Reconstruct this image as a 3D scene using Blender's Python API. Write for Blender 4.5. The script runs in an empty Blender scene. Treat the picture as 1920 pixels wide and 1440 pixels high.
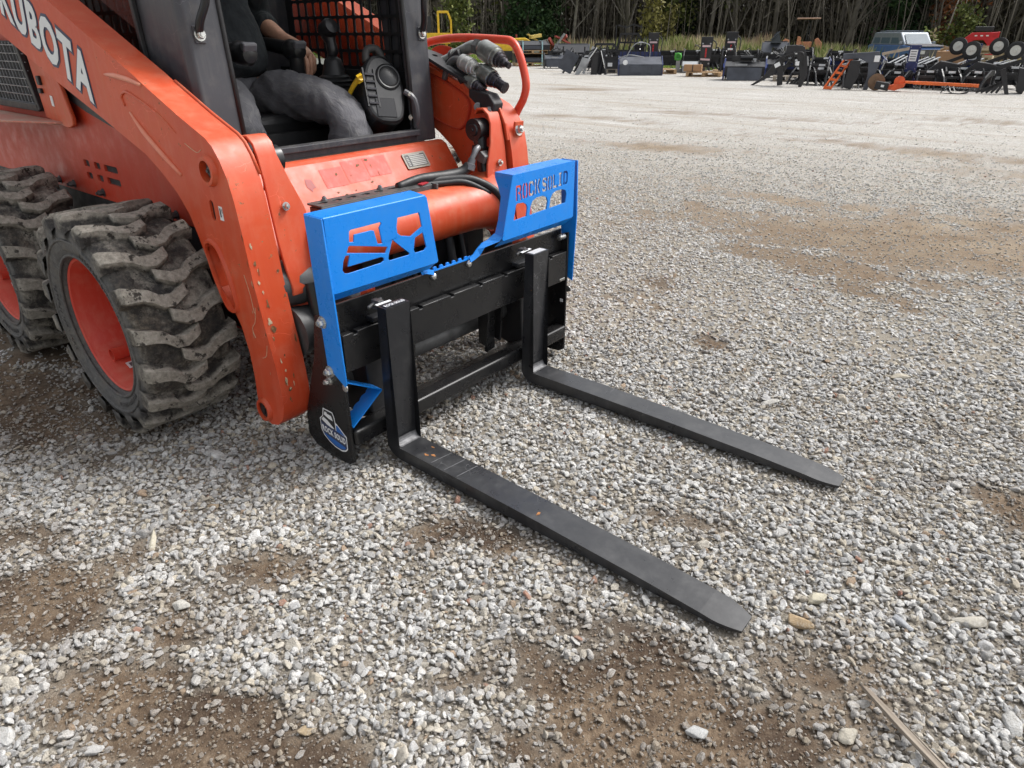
import bpy, bmesh, math, random
import numpy as np
from mathutils import Vector, Matrix, Euler
rnd = random.Random(7)
PI = math.pi
SC = bpy.context.scene
COL = SC.collection

# ------------------------------------------------------------------ objects
def link(o, parent=None):
    COL.objects.link(o)
    if parent is not None:
        o.parent = parent
    return o

def tag(o, label=None, cat=None, group=None, kind=None):
    if label: o['label'] = label
    if cat: o['category'] = cat
    if group: o['group'] = group
    if kind: o['kind'] = kind
    return o

def thing(name, label, cat, loc=(0, 0, 0), rz=0, group=None):
    o = bpy.data.objects.new(name, None)
    o.empty_display_size = .1
    o.location = loc
    o.rotation_euler = (0, 0, rz)
    link(o)
    return tag(o, label, cat, group)

def place(o, parent, world=False):
    """world: geometry was written in world metres, the parent thing stands elsewhere"""
    link(o, parent)
    if parent is not None and world and parent.type == 'EMPTY' and parent.parent is None:
        o.location = -Vector(parent.location)
    return o

def finish(me, name, mat, parent, bevel=0, smooth=False, world=True, seg=2, angle=35):
    o = bpy.data.objects.new(name, me)
    mats = mat if isinstance(mat, (list, tuple)) else [mat]
    me.materials.clear()
    for m in mats: me.materials.append(m)
    place(o, parent, world)
    if smooth:
        me.polygons.foreach_set('use_smooth', [True] * len(me.polygons))
    if bevel:
        b = o.modifiers.new('bevel', 'BEVEL')
        b.width = bevel; b.segments = seg; b.limit_method = 'ANGLE'
        b.angle_limit = math.radians(angle)
        b.use_clamp_overlap = True
    return o

class MB:
    def __init__(s): s.v = []; s.f = []; s.mi = []; s.m = 0; s.gi = []; s.cg = 0
    def g(s):
        """what follows is another separate piece, an object of its own"""
        if s.f: s.cg += 1
        return s
    def add(s, vs, fs):
        n = len(s.v); s.v += [tuple(v) for v in vs]
        for f in fs:
            s.f.append([i + n for i in f]); s.mi.append(s.m); s.gi.append(s.cg)
        return s
    def box(s, c, d, rot=None):
        x, y, z = (k / 2 for k in d)
        vs = [Vector((i, j, k)) for i in (-x, x) for j in (-y, y) for k in (-z, z)]
        if rot is not None:
            R = rot if isinstance(rot, Matrix) else Euler(rot).to_matrix()
            vs = [R @ v for v in vs]
        vs = [v + Vector(c) for v in vs]
        return s.add(vs, [(0, 1, 3, 2), (4, 6, 7, 5), (0, 4, 5, 1), (2, 3, 7, 6), (0, 2, 6, 4), (1, 5, 7, 3)])
    def bar(s, a, b, w, h, up=(0, 0, 1)):
        a, b = Vector(a), Vector(b); d = (b - a); L = d.length; d.normalize()
        u = Vector(up)
        if abs(d.dot(u)) > .98: u = Vector((1, 0, 0))
        sd = d.cross(u).normalized(); u = sd.cross(d)
        vs = []
        for p in (a, b):
            for i, j in ((-1, -1), (1, -1), (1, 1), (-1, 1)):
                vs.append(p + sd * i * w / 2 + u * j * h / 2)
        return s.add(vs, [(0, 1, 2, 3), (7, 6, 5, 4), (0, 4, 5, 1), (1, 5, 6, 2), (2, 6, 7, 3), (3, 7, 4, 0)])
    def prism(s, pts, ax, a0, a1):
        def P(p, a):
            return {'x': (a, p[0], p[1]), 'y': (p[0], a, p[1]), 'z': (p[0], p[1], a)}[ax]
        n = len(pts)
        vs = [P(p, a0) for p in pts] + [P(p, a1) for p in pts]
        fs = [list(range(n))[::-1], list(range(n, 2 * n))]
        fs += [(i, (i + 1) % n, n + (i + 1) % n, n + i) for i in range(n)]
        return s.add(vs, fs)
    def quad(s, a, b, c, d): return s.add([a, b, c, d], [(0, 1, 2, 3)])
    def ring(s, c, u, w, r, n):
        return [Vector(c) + u * math.cos(2 * PI * i / n) * r + w * math.sin(2 * PI * i / n) * r for i in range(n)]
    def tube(s, pts, r, n=10, cap=True, sub=0):
        pts = [Vector(p) for p in pts]
        if sub:
            out = []
            P = [pts[0]] + pts + [pts[-1]]
            R = r if isinstance(r, (list, tuple)) else [r] * len(pts)
            RR = [R[0]] + list(R) + [R[-1]]; ro = []
            for i in range(1, len(P) - 2):
                for k in range(sub):
                    t = k / sub
                    a, b, c, d = P[i - 1], P[i], P[i + 1], P[i + 2]
                    out.append(.5 * ((2 * b) + (-a + c) * t + (2 * a - 5 * b + 4 * c - d) * t * t + (-a + 3 * b - 3 * c + d) * t ** 3))
                    ro.append(RR[i] * (1 - t) + RR[i + 1] * t)
            out.append(pts[-1]); ro.append(R[-1]); pts = out; r = ro
        m = len(pts)
        r = r if isinstance(r, (list, tuple)) else [r] * m
        d = (pts[1] - pts[0]).normalized()
        u = d.orthogonal().normalized(); vs = []
        for i in range(m):
            if i == 0: t = pts[1] - pts[0]
            elif i == m - 1: t = pts[-1] - pts[-2]
            else: t = (pts[i + 1] - pts[i]).normalized() + (pts[i] - pts[i - 1]).normalized()
            if t.length < 1e-9: t = d
            t.normalize(); u = (u - t * u.dot(t))
            if u.length < 1e-6: u = t.orthogonal()
            u.normalize(); w = t.cross(u)
            vs += s.ring(pts[i], u, w, r[i], n)
        fs = []
        for i in range(m - 1):
            for j in range(n):
                fs.append((i * n + j, i * n + (j + 1) % n, (i + 1) * n + (j + 1) % n, (i + 1) * n + j))
        if cap: fs += [list(range(n))[::-1], list(range((m - 1) * n, m * n))]
        return s.add(vs, fs)
    def cyl(s, a, b, r0, r1=None, n=20):
        return s.tube([a, b], [r0, r0 if r1 is None else r1], n)
    def steps(s, a, d, prof, n=20):
        """turned shape: prof = [(distance, radius)...] along d from a; repeated distances make shoulders"""
        a = Vector(a); d = Vector(d).normalized(); u = d.orthogonal().normalized(); w = d.cross(u)
        vs = []
        for t, r in prof: vs += s.ring(a + d * t, u, w, max(r, 1e-4), n)
        m = len(prof); fs = []
        for i in range(m - 1):
            for j in range(n):
                fs.append((i * n + j, i * n + (j + 1) % n, (i + 1) * n + (j + 1) % n, (i + 1) * n + j))
        fs += [list(range(n))[::-1], list(range((m - 1) * n, m * n))]
        return s.add(vs, fs)
    def bolt(s, p, d, r=.011, h=.009, washer=True):
        p, d = Vector(p), Vector(d).normalized(); s.g()
        if washer: s.steps(p, d, [(-.002, r * 1.45), (.0025, r * 1.45)], 16)
        s.steps(p + d * .0025, d, [(0, r * 1.0), (h * .75, r), (h, r * .82)], 6)
        s.steps(p + d * h, d, [(0, r * .5), (h * .5, r * .5)], 8)
        return s
    def build(s, name, mat, parent=None, bevel=0, smooth=False, world=True, seg=2, fix=True, angle=35):
        if s.cg:
            out = None
            for k in range(s.cg + 1):
                m = MB(); used = {}
                for f, g in zip(s.f, s.gi):
                    if g != k: continue
                    nf = []
                    for i in f:
                        if i not in used: used[i] = len(m.v); m.v.append(s.v[i])
                        nf.append(used[i])
                    m.f.append(nf); m.mi.append(0); m.gi.append(0)
                o = m.build(name, mat, parent, bevel, smooth, world, seg, fix, angle); out = out or o
            return out
        me = bpy.data.meshes.new(name)
        me.from_pydata(s.v, [], s.f)
        me.update()
        if fix:
            bm = bmesh.new(); bm.from_mesh(me)
            bmesh.ops.recalc_face_normals(bm, faces=bm.faces[:]); bm.to_mesh(me); bm.free()
        o = finish(me, name, mat, parent, bevel, smooth, world, seg, angle)
        if max(s.mi, default=0) > 0: me.polygons.foreach_set('material_index', s.mi)
        if smooth == 'auto': auto(o)
        return o

def auto(o, ang=40):
    me = o.data
    me.polygons.foreach_set('use_smooth', [True] * len(me.polygons))
    try: me.set_sharp_from_angle(angle=math.radians(ang))
    except Exception: pass
    return o

def curve_mesh(splines, thick, bevel=0):
    """flat outline(s) in XY, inner outlines become holes, extruded +-thick/2 along Z"""
    cu = bpy.data.curves.new('tmp', 'CURVE'); cu.dimensions = '2D'; cu.fill_mode = 'BOTH'; cu.extrude = thick / 2
    for pts in splines:
        sp = cu.splines.new('POLY'); sp.points.add(len(pts) - 1)
        for p, q in zip(sp.points, pts): p.co = (q[0], q[1], 0, 1)
        sp.use_cyclic_u = True
    return _cv(cu)

def _cv(cu):
    ob = bpy.data.objects.new('tmp', cu); COL.objects.link(ob)
    dg = bpy.context.evaluated_depsgraph_get(); dg.update()
    me = bpy.data.meshes.new_from_object(ob.evaluated_get(dg))
    COL.objects.unlink(ob); bpy.data.objects.remove(ob); bpy.data.curves.remove(cu)
    bm = bmesh.new(); bm.from_mesh(me); bmesh.ops.remove_doubles(bm, verts=bm.verts[:], dist=2e-5)
    bm.to_mesh(me); bm.free()
    return me

def text_mesh(s, size, thick, offset=0, space=1.0, xs=1.0, shear=0):
    cu = bpy.data.curves.new('tmp', 'FONT'); cu.body = s; cu.size = size; cu.extrude = thick / 2
    cu.offset = offset; cu.space_character = space; cu.resolution_u = 3; cu.shear = shear
    me = _cv(cu); me.transform(Matrix.Diagonal((xs, 1, 1, 1)))
    return me

def plane_matrix(origin, ux, uy):
    ux, uy = Vector(ux).normalized(), Vector(uy); uz = ux.cross(uy).normalized(); uy = uz.cross(ux)
    M = Matrix((ux, uy, uz)).transposed().to_4x4(); M.translation = Vector(origin)
    return M

def plate(name, splines, thick, M, mat, parent, bevel=0, world=True, smooth=False):
    me = curve_mesh(splines, thick); me.transform(M); me.name = name
    return finish(me, name, mat, parent, bevel, smooth, world)

def text_obj(name, s, size, M, mat, parent, thick=.0006, **k):
    me = text_mesh(s, size, thick, **k); me.transform(M); me.name = name
    return finish(me, name, mat, parent)

def copy_tree(o, parent=None):
    c = o.copy(); COL.objects.link(c); c.parent = parent
    for ch in [x for x in COL.objects if x.parent == o]:
        copy_tree(ch, c)
    return c

def arc(cx, cy, r, a0, a1, n=8, ry=None):
    ry = ry or r
    return [(cx + r * math.cos(math.radians(a0 + (a1 - a0) * i / n)), cy + ry * math.sin(math.radians(a0 + (a1 - a0) * i / n))) for i in range(n + 1)]

def rrect(x0, y0, x1, y1, r, n=4):
    return arc(x1 - r, y1 - r, r, 0, 90, n) + arc(x0 + r, y1 - r, r, 90, 180, n) + arc(x0 + r, y0 + r, r, 180, 270, n) + arc(x1 - r, y0 + r, r, 270, 360, n)

def smooth_poly(pts, it=2):
    for _ in range(it):
        out = []
        n = len(pts)
        for i in range(n):
            a, b = pts[i], pts[(i + 1) % n]
            out += [(a[0] * .75 + b[0] * .25, a[1] * .75 + b[1] * .25), (a[0] * .25 + b[0] * .75, a[1] * .25 + b[1] * .75)]
        pts = out
    return pts

# ------------------------------------------------------------------ materials
class NT:
    def __init__(s, name):
        s.m = bpy.data.materials.new(name); s.m.use_nodes = True
        s.n = s.m.node_tree.nodes; s.l = s.m.node_tree.links
        s.b = s.n['Principled BSDF']
    def node(s, t, **k):
        nd = s.n.new(t)
        for a, b in k.items():
            if a[0] == '_': nd.inputs[a[1:].replace('_', ' ')].default_value = b
            else: setattr(nd, a, b)
        return nd
    def val(s, x, sock):
        if x is None: return
        if hasattr(x, 'is_output'): s.l.new(x, sock)
        else:
            if isinstance(x, (tuple, list)) and len(x) == 3 and sock.type == 'RGBA': x = (*x, 1)
            sock.default_value = x
    def coord(s, kind='Object', scale=(1, 1, 1)):
        t = s.node('ShaderNodeTexCoord'); m = s.node('ShaderNodeMapping'); m.inputs['Scale'].default_value = scale
        s.l.new(t.outputs[kind], m.inputs['Vector']); return m.outputs[0]
    def pos(s, scale=(1, 1, 1)):
        t = s.node('ShaderNodeNewGeometry'); m = s.node('ShaderNodeMapping'); m.inputs['Scale'].default_value = scale
        s.l.new(t.outputs['Position'], m.inputs['Vector']); return m.outputs[0]
    def noise(s, vec, scale, detail=4, rough=.55, dist=0, out='Fac'):
        t = s.node('ShaderNodeTexNoise'); s.l.new(vec, t.inputs['Vector'])
        t.inputs['Scale'].default_value = scale; t.inputs['Detail'].default_value = detail
        t.inputs['Roughness'].default_value = rough; t.inputs['Distortion'].default_value = dist
        return t.outputs[out]
    def vor(s, vec, scale, feature='F1', out='Distance'):
        t = s.node('ShaderNodeTexVoronoi', feature=feature); s.l.new(vec, t.inputs['Vector']); t.inputs['Scale'].default_value = scale
        return t.outputs[out]
    def ramp(s, fac, stops, interp='LINEAR'):
        r = s.node('ShaderNodeValToRGB'); s.l.new(fac, r.inputs[0]); cr = r.color_ramp; cr.interpolation = interp
        while len(cr.elements) < len(stops): cr.elements.new(.5)
        for e, (p, c) in zip(cr.elements, stops):
            e.position = p
            if not isinstance(c, (tuple, list)): c = (c, c, c)
            e.color = (*c, 1) if len(c) == 3 else c
        return r.outputs[0]
    def mix(s, f, a, b, mode='MIX'):
        m = s.node('ShaderNodeMix', data_type='RGBA', blend_type=mode)
        s.val(f, m.inputs[0]); s.val(a, m.inputs[6]); s.val(b, m.inputs[7]); return m.outputs[2]
    def math(s, op, a, b=None, clamp=False):
        m = s.node('ShaderNodeMath', operation=op, use_clamp=clamp); s.val(a, m.inputs[0])
        if b is not None: s.val(b, m.inputs[1])
        return m.outputs[0]
    def bump(s, h, strength=.3, dist=.01, normal=None):
        b = s.node('ShaderNodeBump'); b.inputs['Strength'].default_value = strength; b.inputs['Distance'].default_value = dist
        s.l.new(h, b.inputs['Height'])
        if normal is not None: s.l.new(normal, b.inputs['Normal'])
        return b.outputs[0]
    def out(s, col=None, rough=None, metal=None, normal=None, spec=None, coat=None):
        s.val(col, s.b.inputs['Base Color']); s.val(rough, s.b.inputs['Roughness']); s.val(metal, s.b.inputs['Metallic'])
        if normal is not None: s.l.new(normal, s.b.inputs['Normal'])
        s.val(spec, s.b.inputs['Specular IOR Level']); s.val(coat, s.b.inputs['Coat Weight'])
        return s.m

def m_plain(name, col, rough=.5, metal=0, var=.12, bump=0, scale=8, spec=None):
    t = NT(name); v = t.pos(); n = t.noise(v, scale, 5)
    c2 = tuple(min(1, k * (1 + var)) for k in col); c1 = tuple(k * (1 - var) for k in col)
    c = t.ramp(n, [(.3, c1), (.7, c2)])
    r = t.ramp(t.noise(v, scale * 3, 4), [(.3, rough * .85), (.7, min(1, rough * 1.15))])
    return t.out(c, r, metal, t.bump(n, bump, .002) if bump else None, spec)

def m_paint(name, base, fade, dirt, chip, rough=.42, chips=.0, dust=.3, grime=.0, scratch=.5):
    t = NT(name); v = t.pos()
    n1 = t.noise(v, 2.2, 5, .6); n2 = t.noise(v, 14, 6, .65); n3 = t.noise(v, 60, 4, .7)
    c = t.mix(t.ramp(n1, [(.35, 0.0), (.7, 1.0)]), base, fade)
    # fine vertical runs of dust washed by rain
    vs = t.pos((45, 45, 3)); st = t.noise(vs, 1, 4, .6)
    c = t.mix(t.math('MULTIPLY', t.ramp(st, [(.48, 0.0), (.78, 1.0)]), dust * .7), c, dirt)
    c = t.mix(t.math('MULTIPLY', t.ramp(n2, [(.5, 0.0), (.75, 1.0)]), dust), c, dirt)
    # settled dust on up faces
    g = t.node('ShaderNodeNewGeometry'); sx = t.node('ShaderNodeSeparateXYZ'); t.l.new(g.outputs['True Normal'], sx.inputs[0])
    up = t.ramp(sx.outputs['Z'], [(.55, 0.0), (.98, 1.0)])
    c = t.mix(t.math('MULTIPLY', t.math('MULTIPLY', up, t.ramp(n2, [(.3, .25), (.7, 1.0)])), dust * .9), c, dirt)
    if scratch:
        vv = t.pos((1, 1, 1)); w = t.vor(t.mixv(vv, t.noise(vv, 9, 3, .6, 0, 'Color'), .08), 13, 'DISTANCE_TO_EDGE')
        sm = t.math('MULTIPLY', t.ramp(w, [(.0, 1.0), (.006, 0.0)]), t.ramp(t.noise(v, 6, 2), [(.55, 0.0), (.62, scratch)]))
        c = t.mix(sm, c, tuple(min(1, k * 1.4 + .12) for k in fade))
    r = t.ramp(n2, [(.3, rough * .8), (.75, min(1, rough * 1.5))])
    h = n3
    if chips:
        cm = t.ramp(t.math('ADD', t.math('MULTIPLY', t.noise(v, 38, 5, .7), .75), t.math('MULTIPLY', n1, .25)), [(.70 - .08 * chips, 0.0), (.715 - .08 * chips, 1.0)])
        cc = t.mix(t.ramp(n3, [(.4, 0.0), (.6, 1.0)]), chip, tuple(k * .3 for k in chip))
        c = t.mix(cm, c, cc); r = t.mix(cm, r, (.85, .85, .85))
    return t.out(c, r, 0, t.bump(h, .06, .002))

def _mixv(s, a, b, f):
    m = s.node('ShaderNodeMix', data_type='VECTOR'); m.inputs[0].default_value = f
    s.l.new(a, m.inputs[4]); s.l.new(b, m.inputs[5]); return m.outputs[1]
NT.mixv = _mixv

ORANGE = m_paint('orange_paint', (.52, .050, .012), (.60, .090, .026), (.50, .22, .12), (.36, .22, .11), .4, chips=.5, dust=.38)
ORANGE_WORN = m_paint('worn_orange_paint', (.53, .052, .014), (.62, .088, .028), (.60, .25, .15), (.33, .20, .10), .40, chips=.8, dust=.24, scratch=.6)
ORANGE_DEEP = m_paint('inner_orange_paint', (.44, .034, .012), (.50, .046, .017), (.38, .14, .08), (.3, .2, .12), .45, chips=0, dust=.3, scratch=0)
RIM = m_paint('wheel_orange_paint', (.52, .035, .018), (.60, .060, .032), (.62, .22, .15), (.3, .2, .12), .5, chips=0, dust=.35, scratch=.5)
CABGREY = m_paint('grey_cab_paint', (.036, .037, .045), (.062, .063, .072), (.18, .165, .145), (.22, .14, .08), .42, chips=.35, dust=.3, scratch=.5)
BLUE = m_paint('blue_gloss_paint', (.004, .205, .70), (.006, .225, .74), (.10, .28, .55), (.2, .22, .25), .27, chips=0, dust=.12, scratch=.2)
BLACKP = m_paint('black_gloss_paint', (.0075, .0075, .008), (.011, .011, .012), (.05, .046, .04), (.2, .15, .1), .26, chips=0, dust=.10, scratch=.25)
FORKP = m_paint('black_fork_paint', (.012, .0125, .0145), (.022, .023, .026), (.16, .158, .155), (.34, .15, .05), .30, chips=.3, dust=.13, scratch=.9)
BLACKM = m_plain('matt_black_steel', (.018, .018, .020), .5, 0, .3, .1, 12)
RUBBER = m_plain('black_hose_rubber', (.016, .016, .017), .48, 0, .35, .1, 20)
PLASTIC = m_plain('black_plastic', (.014, .014, .015), .34, 0, .25, .05, 15)
PLGREY = m_plain('grey_plastic', (.10, .10, .11), .45, 0, .15, .05, 15)
ZINC = m_plain('zinc_bolt', (.62, .62, .60), .28, .95, .15, .1, 60)
STEEL = m_plain('oily_steel', (.19, .19, .20), .38, .35, .45, .2, 25)
STEELD = m_plain('dusty_grey_steel', (.10, .10, .10), .5, .35, .4, .15, 14)
WHITE = m_plain('white_sticker', (.75, .76, .76), .4, 0, .05)
NAVY = m_plain('navy_sticker', (.035, .045, .10), .4, 0, .1)
BLUES = m_plain('blue_sticker', (.02, .12, .40), .4, 0, .1)
YELLOW = m_plain('yellow_paint', (.72, .45, .02), .45, 0, .15)
REDP = m_plain('red_paint', (.55, .012, .02), .4, 0, .2)
DARKIN = m_plain('dark_cab_lining', (.012, .012, .013), .7, 0, .4, .1, 10)
# ------------------------------------------------------------------ ground
def vnoise(x, y, s, seed):
    r = np.random.RandomState(seed); T = r.rand(256, 256)
    X, Y = x * s + 1000.3, y * s + 1000.7
    i, j = np.floor(X).astype(int), np.floor(Y).astype(int); f, g = X - i, Y - j
    f = f * f * (3 - 2 * f); g = g * g * (3 - 2 * g)
    i0, i1, j0, j1 = i % 256, (i + 1) % 256, j % 256, (j + 1) % 256
    return (T[i0, j0] * (1 - f) + T[i1, j0] * f) * (1 - g) + (T[i0, j1] * (1 - f) + T[i1, j1] * f) * g
def fbm(x, y, s, seed, o=4):
    a, w, t = 0, 1, 0
    for k in range(o): a = a + w * vnoise(x, y, s * 2 ** k, seed + k); t += w; w *= .55
    return a / t
# patches of bare earth in the lot: x, y, rx, ry, turn, strength
BLOBS = [(-1.62, -.72, .95, .26, 20, 1.05), (-2.2, -.3, .9, .3, 10, .9), (-.2, -1.02, .42, .17, 40, 1.05), (.55, -.86, .55, .17, 32, 1.15),
         (1.2, -.3, .42, .25, 40, 1.1), (.92, -.42, .28, .12, 30, .8), (.43, -.2, .24, .085, 45, .72), (.42, 1.6, .13, .11, 0, .85), (.85, 2.7, .6, .2, -30, .7), (.5, 3.1, .9, .25, 5, .8), (1.3, 4.9, 1.0, .4, 0, .8), (-.6, 4.0, .5, .3, 0, .7), (1.6, 3.3, .5, .2, 0, .6),
         (.7, 4.0, 1.7, .75, 10, 1.15), (1.9, 5.0, 1.2, .5, 0, 1.0), (0.1, 3.5, .7, .35, 0, .7), (-.3, 4.8, 1.0, .3, 0, .6), (1.66, .95, .30, .14, -30, .8), (1.9, .3, .25, .1, -20, .55),
         (-2.9, 6.8, 1.2, .5, 10, .75), (-.3, 8.6, 2.2, .45, -5, .65), (-3.5, 11, 3.0, .5, 8, .6), (2.2, 7.5, 2.0, .5, 0, .6), (-6.0, 9.0, 2.0, .35, 8, .6), (1.0, 12.5, 3, .6, 0, .5), (-9, 14.5, 2.2, .8, 12, .7), (0.9, 24.2, 3.5, .6, 0, 1.1),
         (.12, -.62, .25, .08, 30, .6), (-.5, -.9, .3, .12, 10, .6), (.9, .35, .14, .06, 20, .5), (-.2, 2.2, .2, .3, 0, .5)]
def dirtmask(x, y):
    d = np.zeros_like(x)
    wx = (fbm(x, y, 2.2, 11) - .5) * .5; wy = (fbm(x, y, 2.2, 31) - .5) * .5
    for bx, by, rx, ry, a, s in BLOBS:
        sc = min(1, rx / .5); c, q = math.cos(math.radians(a)), math.sin(math.radians(a))
        u, v = x + wx * sc - bx, y + wy * sc - by
        e = ((u * c + v * q) / rx) ** 2 + ((-u * q + v * c) / ry) ** 2
        d = np.maximum(d, s * np.exp(-e * 1.25))
    n = fbm(x, y, 5.5, 3) - .5; n2 = fbm(x * .35 + y * .1, y * 1.2, 1.1, 77) - .5
    n3 = fbm(x, y, 14, 21, 3) - .5; n4 = vnoise(x, y, .9, 55) - .5
    return np.clip(d * 1.28 + n * 1.05 + n2 * .55 + n3 * .75 + n4 * .30 - .05, 0, 1.3)
def gheight(x, y):
    far = np.clip((np.hypot(x, y) - 6) / 20, 0, 1)
    return (-.016 + (fbm(x, y, 1.3, 5) - .5) * .014 + (fbm(x, y, 9, 8) - .5) * .010 + far * (fbm(x, y, .3, 9) - .5) * .10
            - np.clip(dirtmask(x, y) - .5, 0, .6) * .006)

def axis_lines(a, b, c0, c1, d0, growth):
    L = [c0]
    while L[-1] < c1: L.append(L[-1] + d0)
    s = d0
    while L[-1] < b: s *= growth; L.append(L[-1] + s)
    M = [c0]; s = d0
    while M[-1] > a: s *= growth; M.append(M[-1] - s)
    return np.array(M[1:][::-1] + L)

def grid_obj(name, X, Y, Z, mat, kind='structure', attr=None):
    ny, nx = X.shape
    co = np.stack([X, Y, Z], -1).reshape(-1, 3)
    i = np.arange(nx * ny).reshape(ny, nx)
    f = np.stack([i[:-1, :-1], i[:-1, 1:], i[1:, 1:], i[1:, :-1]], -1).reshape(-1, 4)
    me = bpy.data.meshes.new(name)
    me.vertices.add(len(co)); me.vertices.foreach_set('co', co.ravel())
    me.loops.add(f.size); me.loops.foreach_set('vertex_index', f.ravel())
    me.polygons.add(len(f)); me.polygons.foreach_set('loop_start', np.arange(0, f.size, 4)); me.polygons.foreach_set('loop_total', np.full(len(f), 4))
    me.update(); me.validate()
    me.polygons.foreach_set('use_smooth', [True] * len(f))
    if attr is not None:
        a = me.attributes.new('dirt', 'FLOAT', 'POINT'); a.data.foreach_set('value', attr.ravel().astype(np.float32))
    o = bpy.data.objects.new(name, me); me.materials.append(mat); link(o); tag(o, kind=kind)
    return o

def soil_material():
    t = NT('soil_and_fines'); p = t.pos()
    at = t.node('ShaderNodeAttribute', attribute_name='dirt'); d = at.outputs['Fac']
    n1 = t.noise(p, 3, 6, .65); n2 = t.noise(p, 40, 5, .7); n3 = t.noise(p, 220, 3, .7)
    g = t.node('ShaderNodeNewGeometry'); ln = t.node('ShaderNodeVectorMath', operation='LENGTH'); t.l.new(g.outputs['Position'], ln.inputs[0])
    DISTF = t.ramp(t.math('DIVIDE', ln.outputs['Value'], 30), [(.05, 0.0), (.16, 1.0)])   # drier, paler earth out in the open lot
    soil = t.ramp(n2, [(.28, (.062, .042, .027)), (.5, (.14, .099, .065)), (.72, (.25, .19, .132))])
    soil = t.mix(t.ramp(n1, [(.42, 0.0), (.62, .75)]), soil, (.034, .021, .015))
    grit = t.ramp(t.vor(p, 160, out='Color'), [(.2, (.10, .078, .055)), (.6, (.19, .155, .115)), (.93, (.36, .32, .27))])
    gm = t.math('MULTIPLY', t.ramp(t.vor(p, 160), [(.25, 1.0), (.5, 0.0)]), t.ramp(n3, [(.48, 0.0), (.66, .75)]))
    fines = t.ramp(n3, [(.3, (.15, .13, .105)), (.55, (.26, .235, .195)), (.75, (.40, .375, .335))])
    soil = t.mix(t.ramp(t.math('ADD', d, t.math('MULTIPLY', n2, .3)), [(.30, .92), (.85, 0.0)]), soil, fines)
    near = t.mix(gm, soil, grit); tan = t.mix(t.ramp(n1, [(.35, 0.0), (.65, 1.0)]), (.16, .115, .075), (.30, .24, .17)); near = t.mix(t.math('MULTIPLY', t.ramp(t.math('ADD', d, t.math('MULTIPLY', t.math('SUBTRACT', n2, .5), .9)), [(.15, 0.0), (.75, .85)]), DISTF), near, tan)
    # far away single stones are too small to model: the same stone colours as cells
    pv = t.pos((1, 1, 1)); cell = t.vor(pv, 42, out='Color'); edge = t.vor(pv, 42, 'DISTANCE_TO_EDGE')
    st = t.ramp(cell, [(.15, (.37, .355, .33)), (.45, (.46, .45, .43)), (.7, (.42, .39, .34)), (.9, (.57, .565, .55))])
    st = t.mix(t.ramp(edge, [(0.0, .7), (.08, 0.0)]), st, (.23, .205, .175))
    streak = t.noise(t.pos((.22, 1.6, 1)), 1.0, 5, .6)
    st = t.mix(t.ramp(streak, [(.50, 0.0), (.70, .75)]), st, (.31, .27, .215))
    s3 = t.noise(t.pos((.5, 3.5, 1)), 1.0, 4, .65); st = t.mix(t.ramp(s3, [(.55, 0.0), (.72, .6)]), st, (.60, .60, .59))
    cov = t.ramp(t.math('SUBTRACT', d, t.math('MULTIPLY', t.math('SUBTRACT', n2, .3), .6)), [(.10, 1.0), (.95, 0.0)])
    farf = t.ramp(t.math('DIVIDE', ln.outputs['Value'], 30), [(.10, 0.0), (.36, 1.0)])
    c = t.mix(t.math('MULTIPLY', cov, farf), near, st)
    h = t.math('ADD', t.math('MULTIPLY', n2, .7), t.math('MULTIPLY', n3, .3))
    hb = t.bump(t.math('ADD', h, t.math('MULTIPLY', t.math('MULTIPLY', edge, 2.0), farf)), .8, .012)
    return t.out(c, .95, 0, hb, .25)
SOIL = soil_material()

gx = axis_lines(-60, 40, -2.6, 2.2, .035, 1.045); gy = axis_lines(-12, 25.6, -1.6, 3.0, .035, 1.04)
GX, GY = np.meshgrid(gx, gy)
# the lot ends in a ragged edge against the grass
last = GY > 22
GYw = np.where(last, GY + (GY - 22) / 3.6 * ((fbm(GX, GX * 0, .5, 41) - .5) * 1.6), GY)
GZ = gheight(GX, GYw); dm = dirtmask(GX, GYw)
grid_obj('gravel_lot', GX, GYw, GZ, SOIL, attr=dm)

def field_material():
    t = NT('rough_grass_ground'); p = t.pos(); n = t.noise(p, .5, 6, .6); n2 = t.noise(p, 9, 5, .7)
    c = t.ramp(n2, [(.3, (.05, .075, .018)), (.55, (.12, .16, .035)), (.75, (.22, .21, .08))])
    c = t.mix(t.ramp(n, [(.4, 0.0), (.65, .8)]), c, (.20, .17, .08))
    return t.out(c, .95, 0, t.bump(n2, .8, .05), .2)
def field_z(x, y):
    t = np.clip((y - 26) / 15, 0, 1); t = t * t * (3 - 2 * t)
    u = np.clip((x + 17) / 6, 0, 1); u = u * u * (3 - 2 * u); r = np.clip((np.hypot(x, y) - 30) / 30, 0, 1)
    return -.10 - .38 * t * u + .55 * r * (1 - u) + (fbm(x, y, .12, 51) - .5) * .10
fx = axis_lines(-420, 420, -30, 12, 1.0, 1.12); fy = axis_lines(-200, 600, 22, 60, 1.0, 1.12)
FX, FY = np.meshgrid(fx, fy)
FZ = field_z(FX, FY)
FZ = np.where((FY < 25) & (FX > -62) & (FX < 42), -.22, FZ)
grid_obj('grass_field', FX, FY, FZ, field_material())

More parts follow.
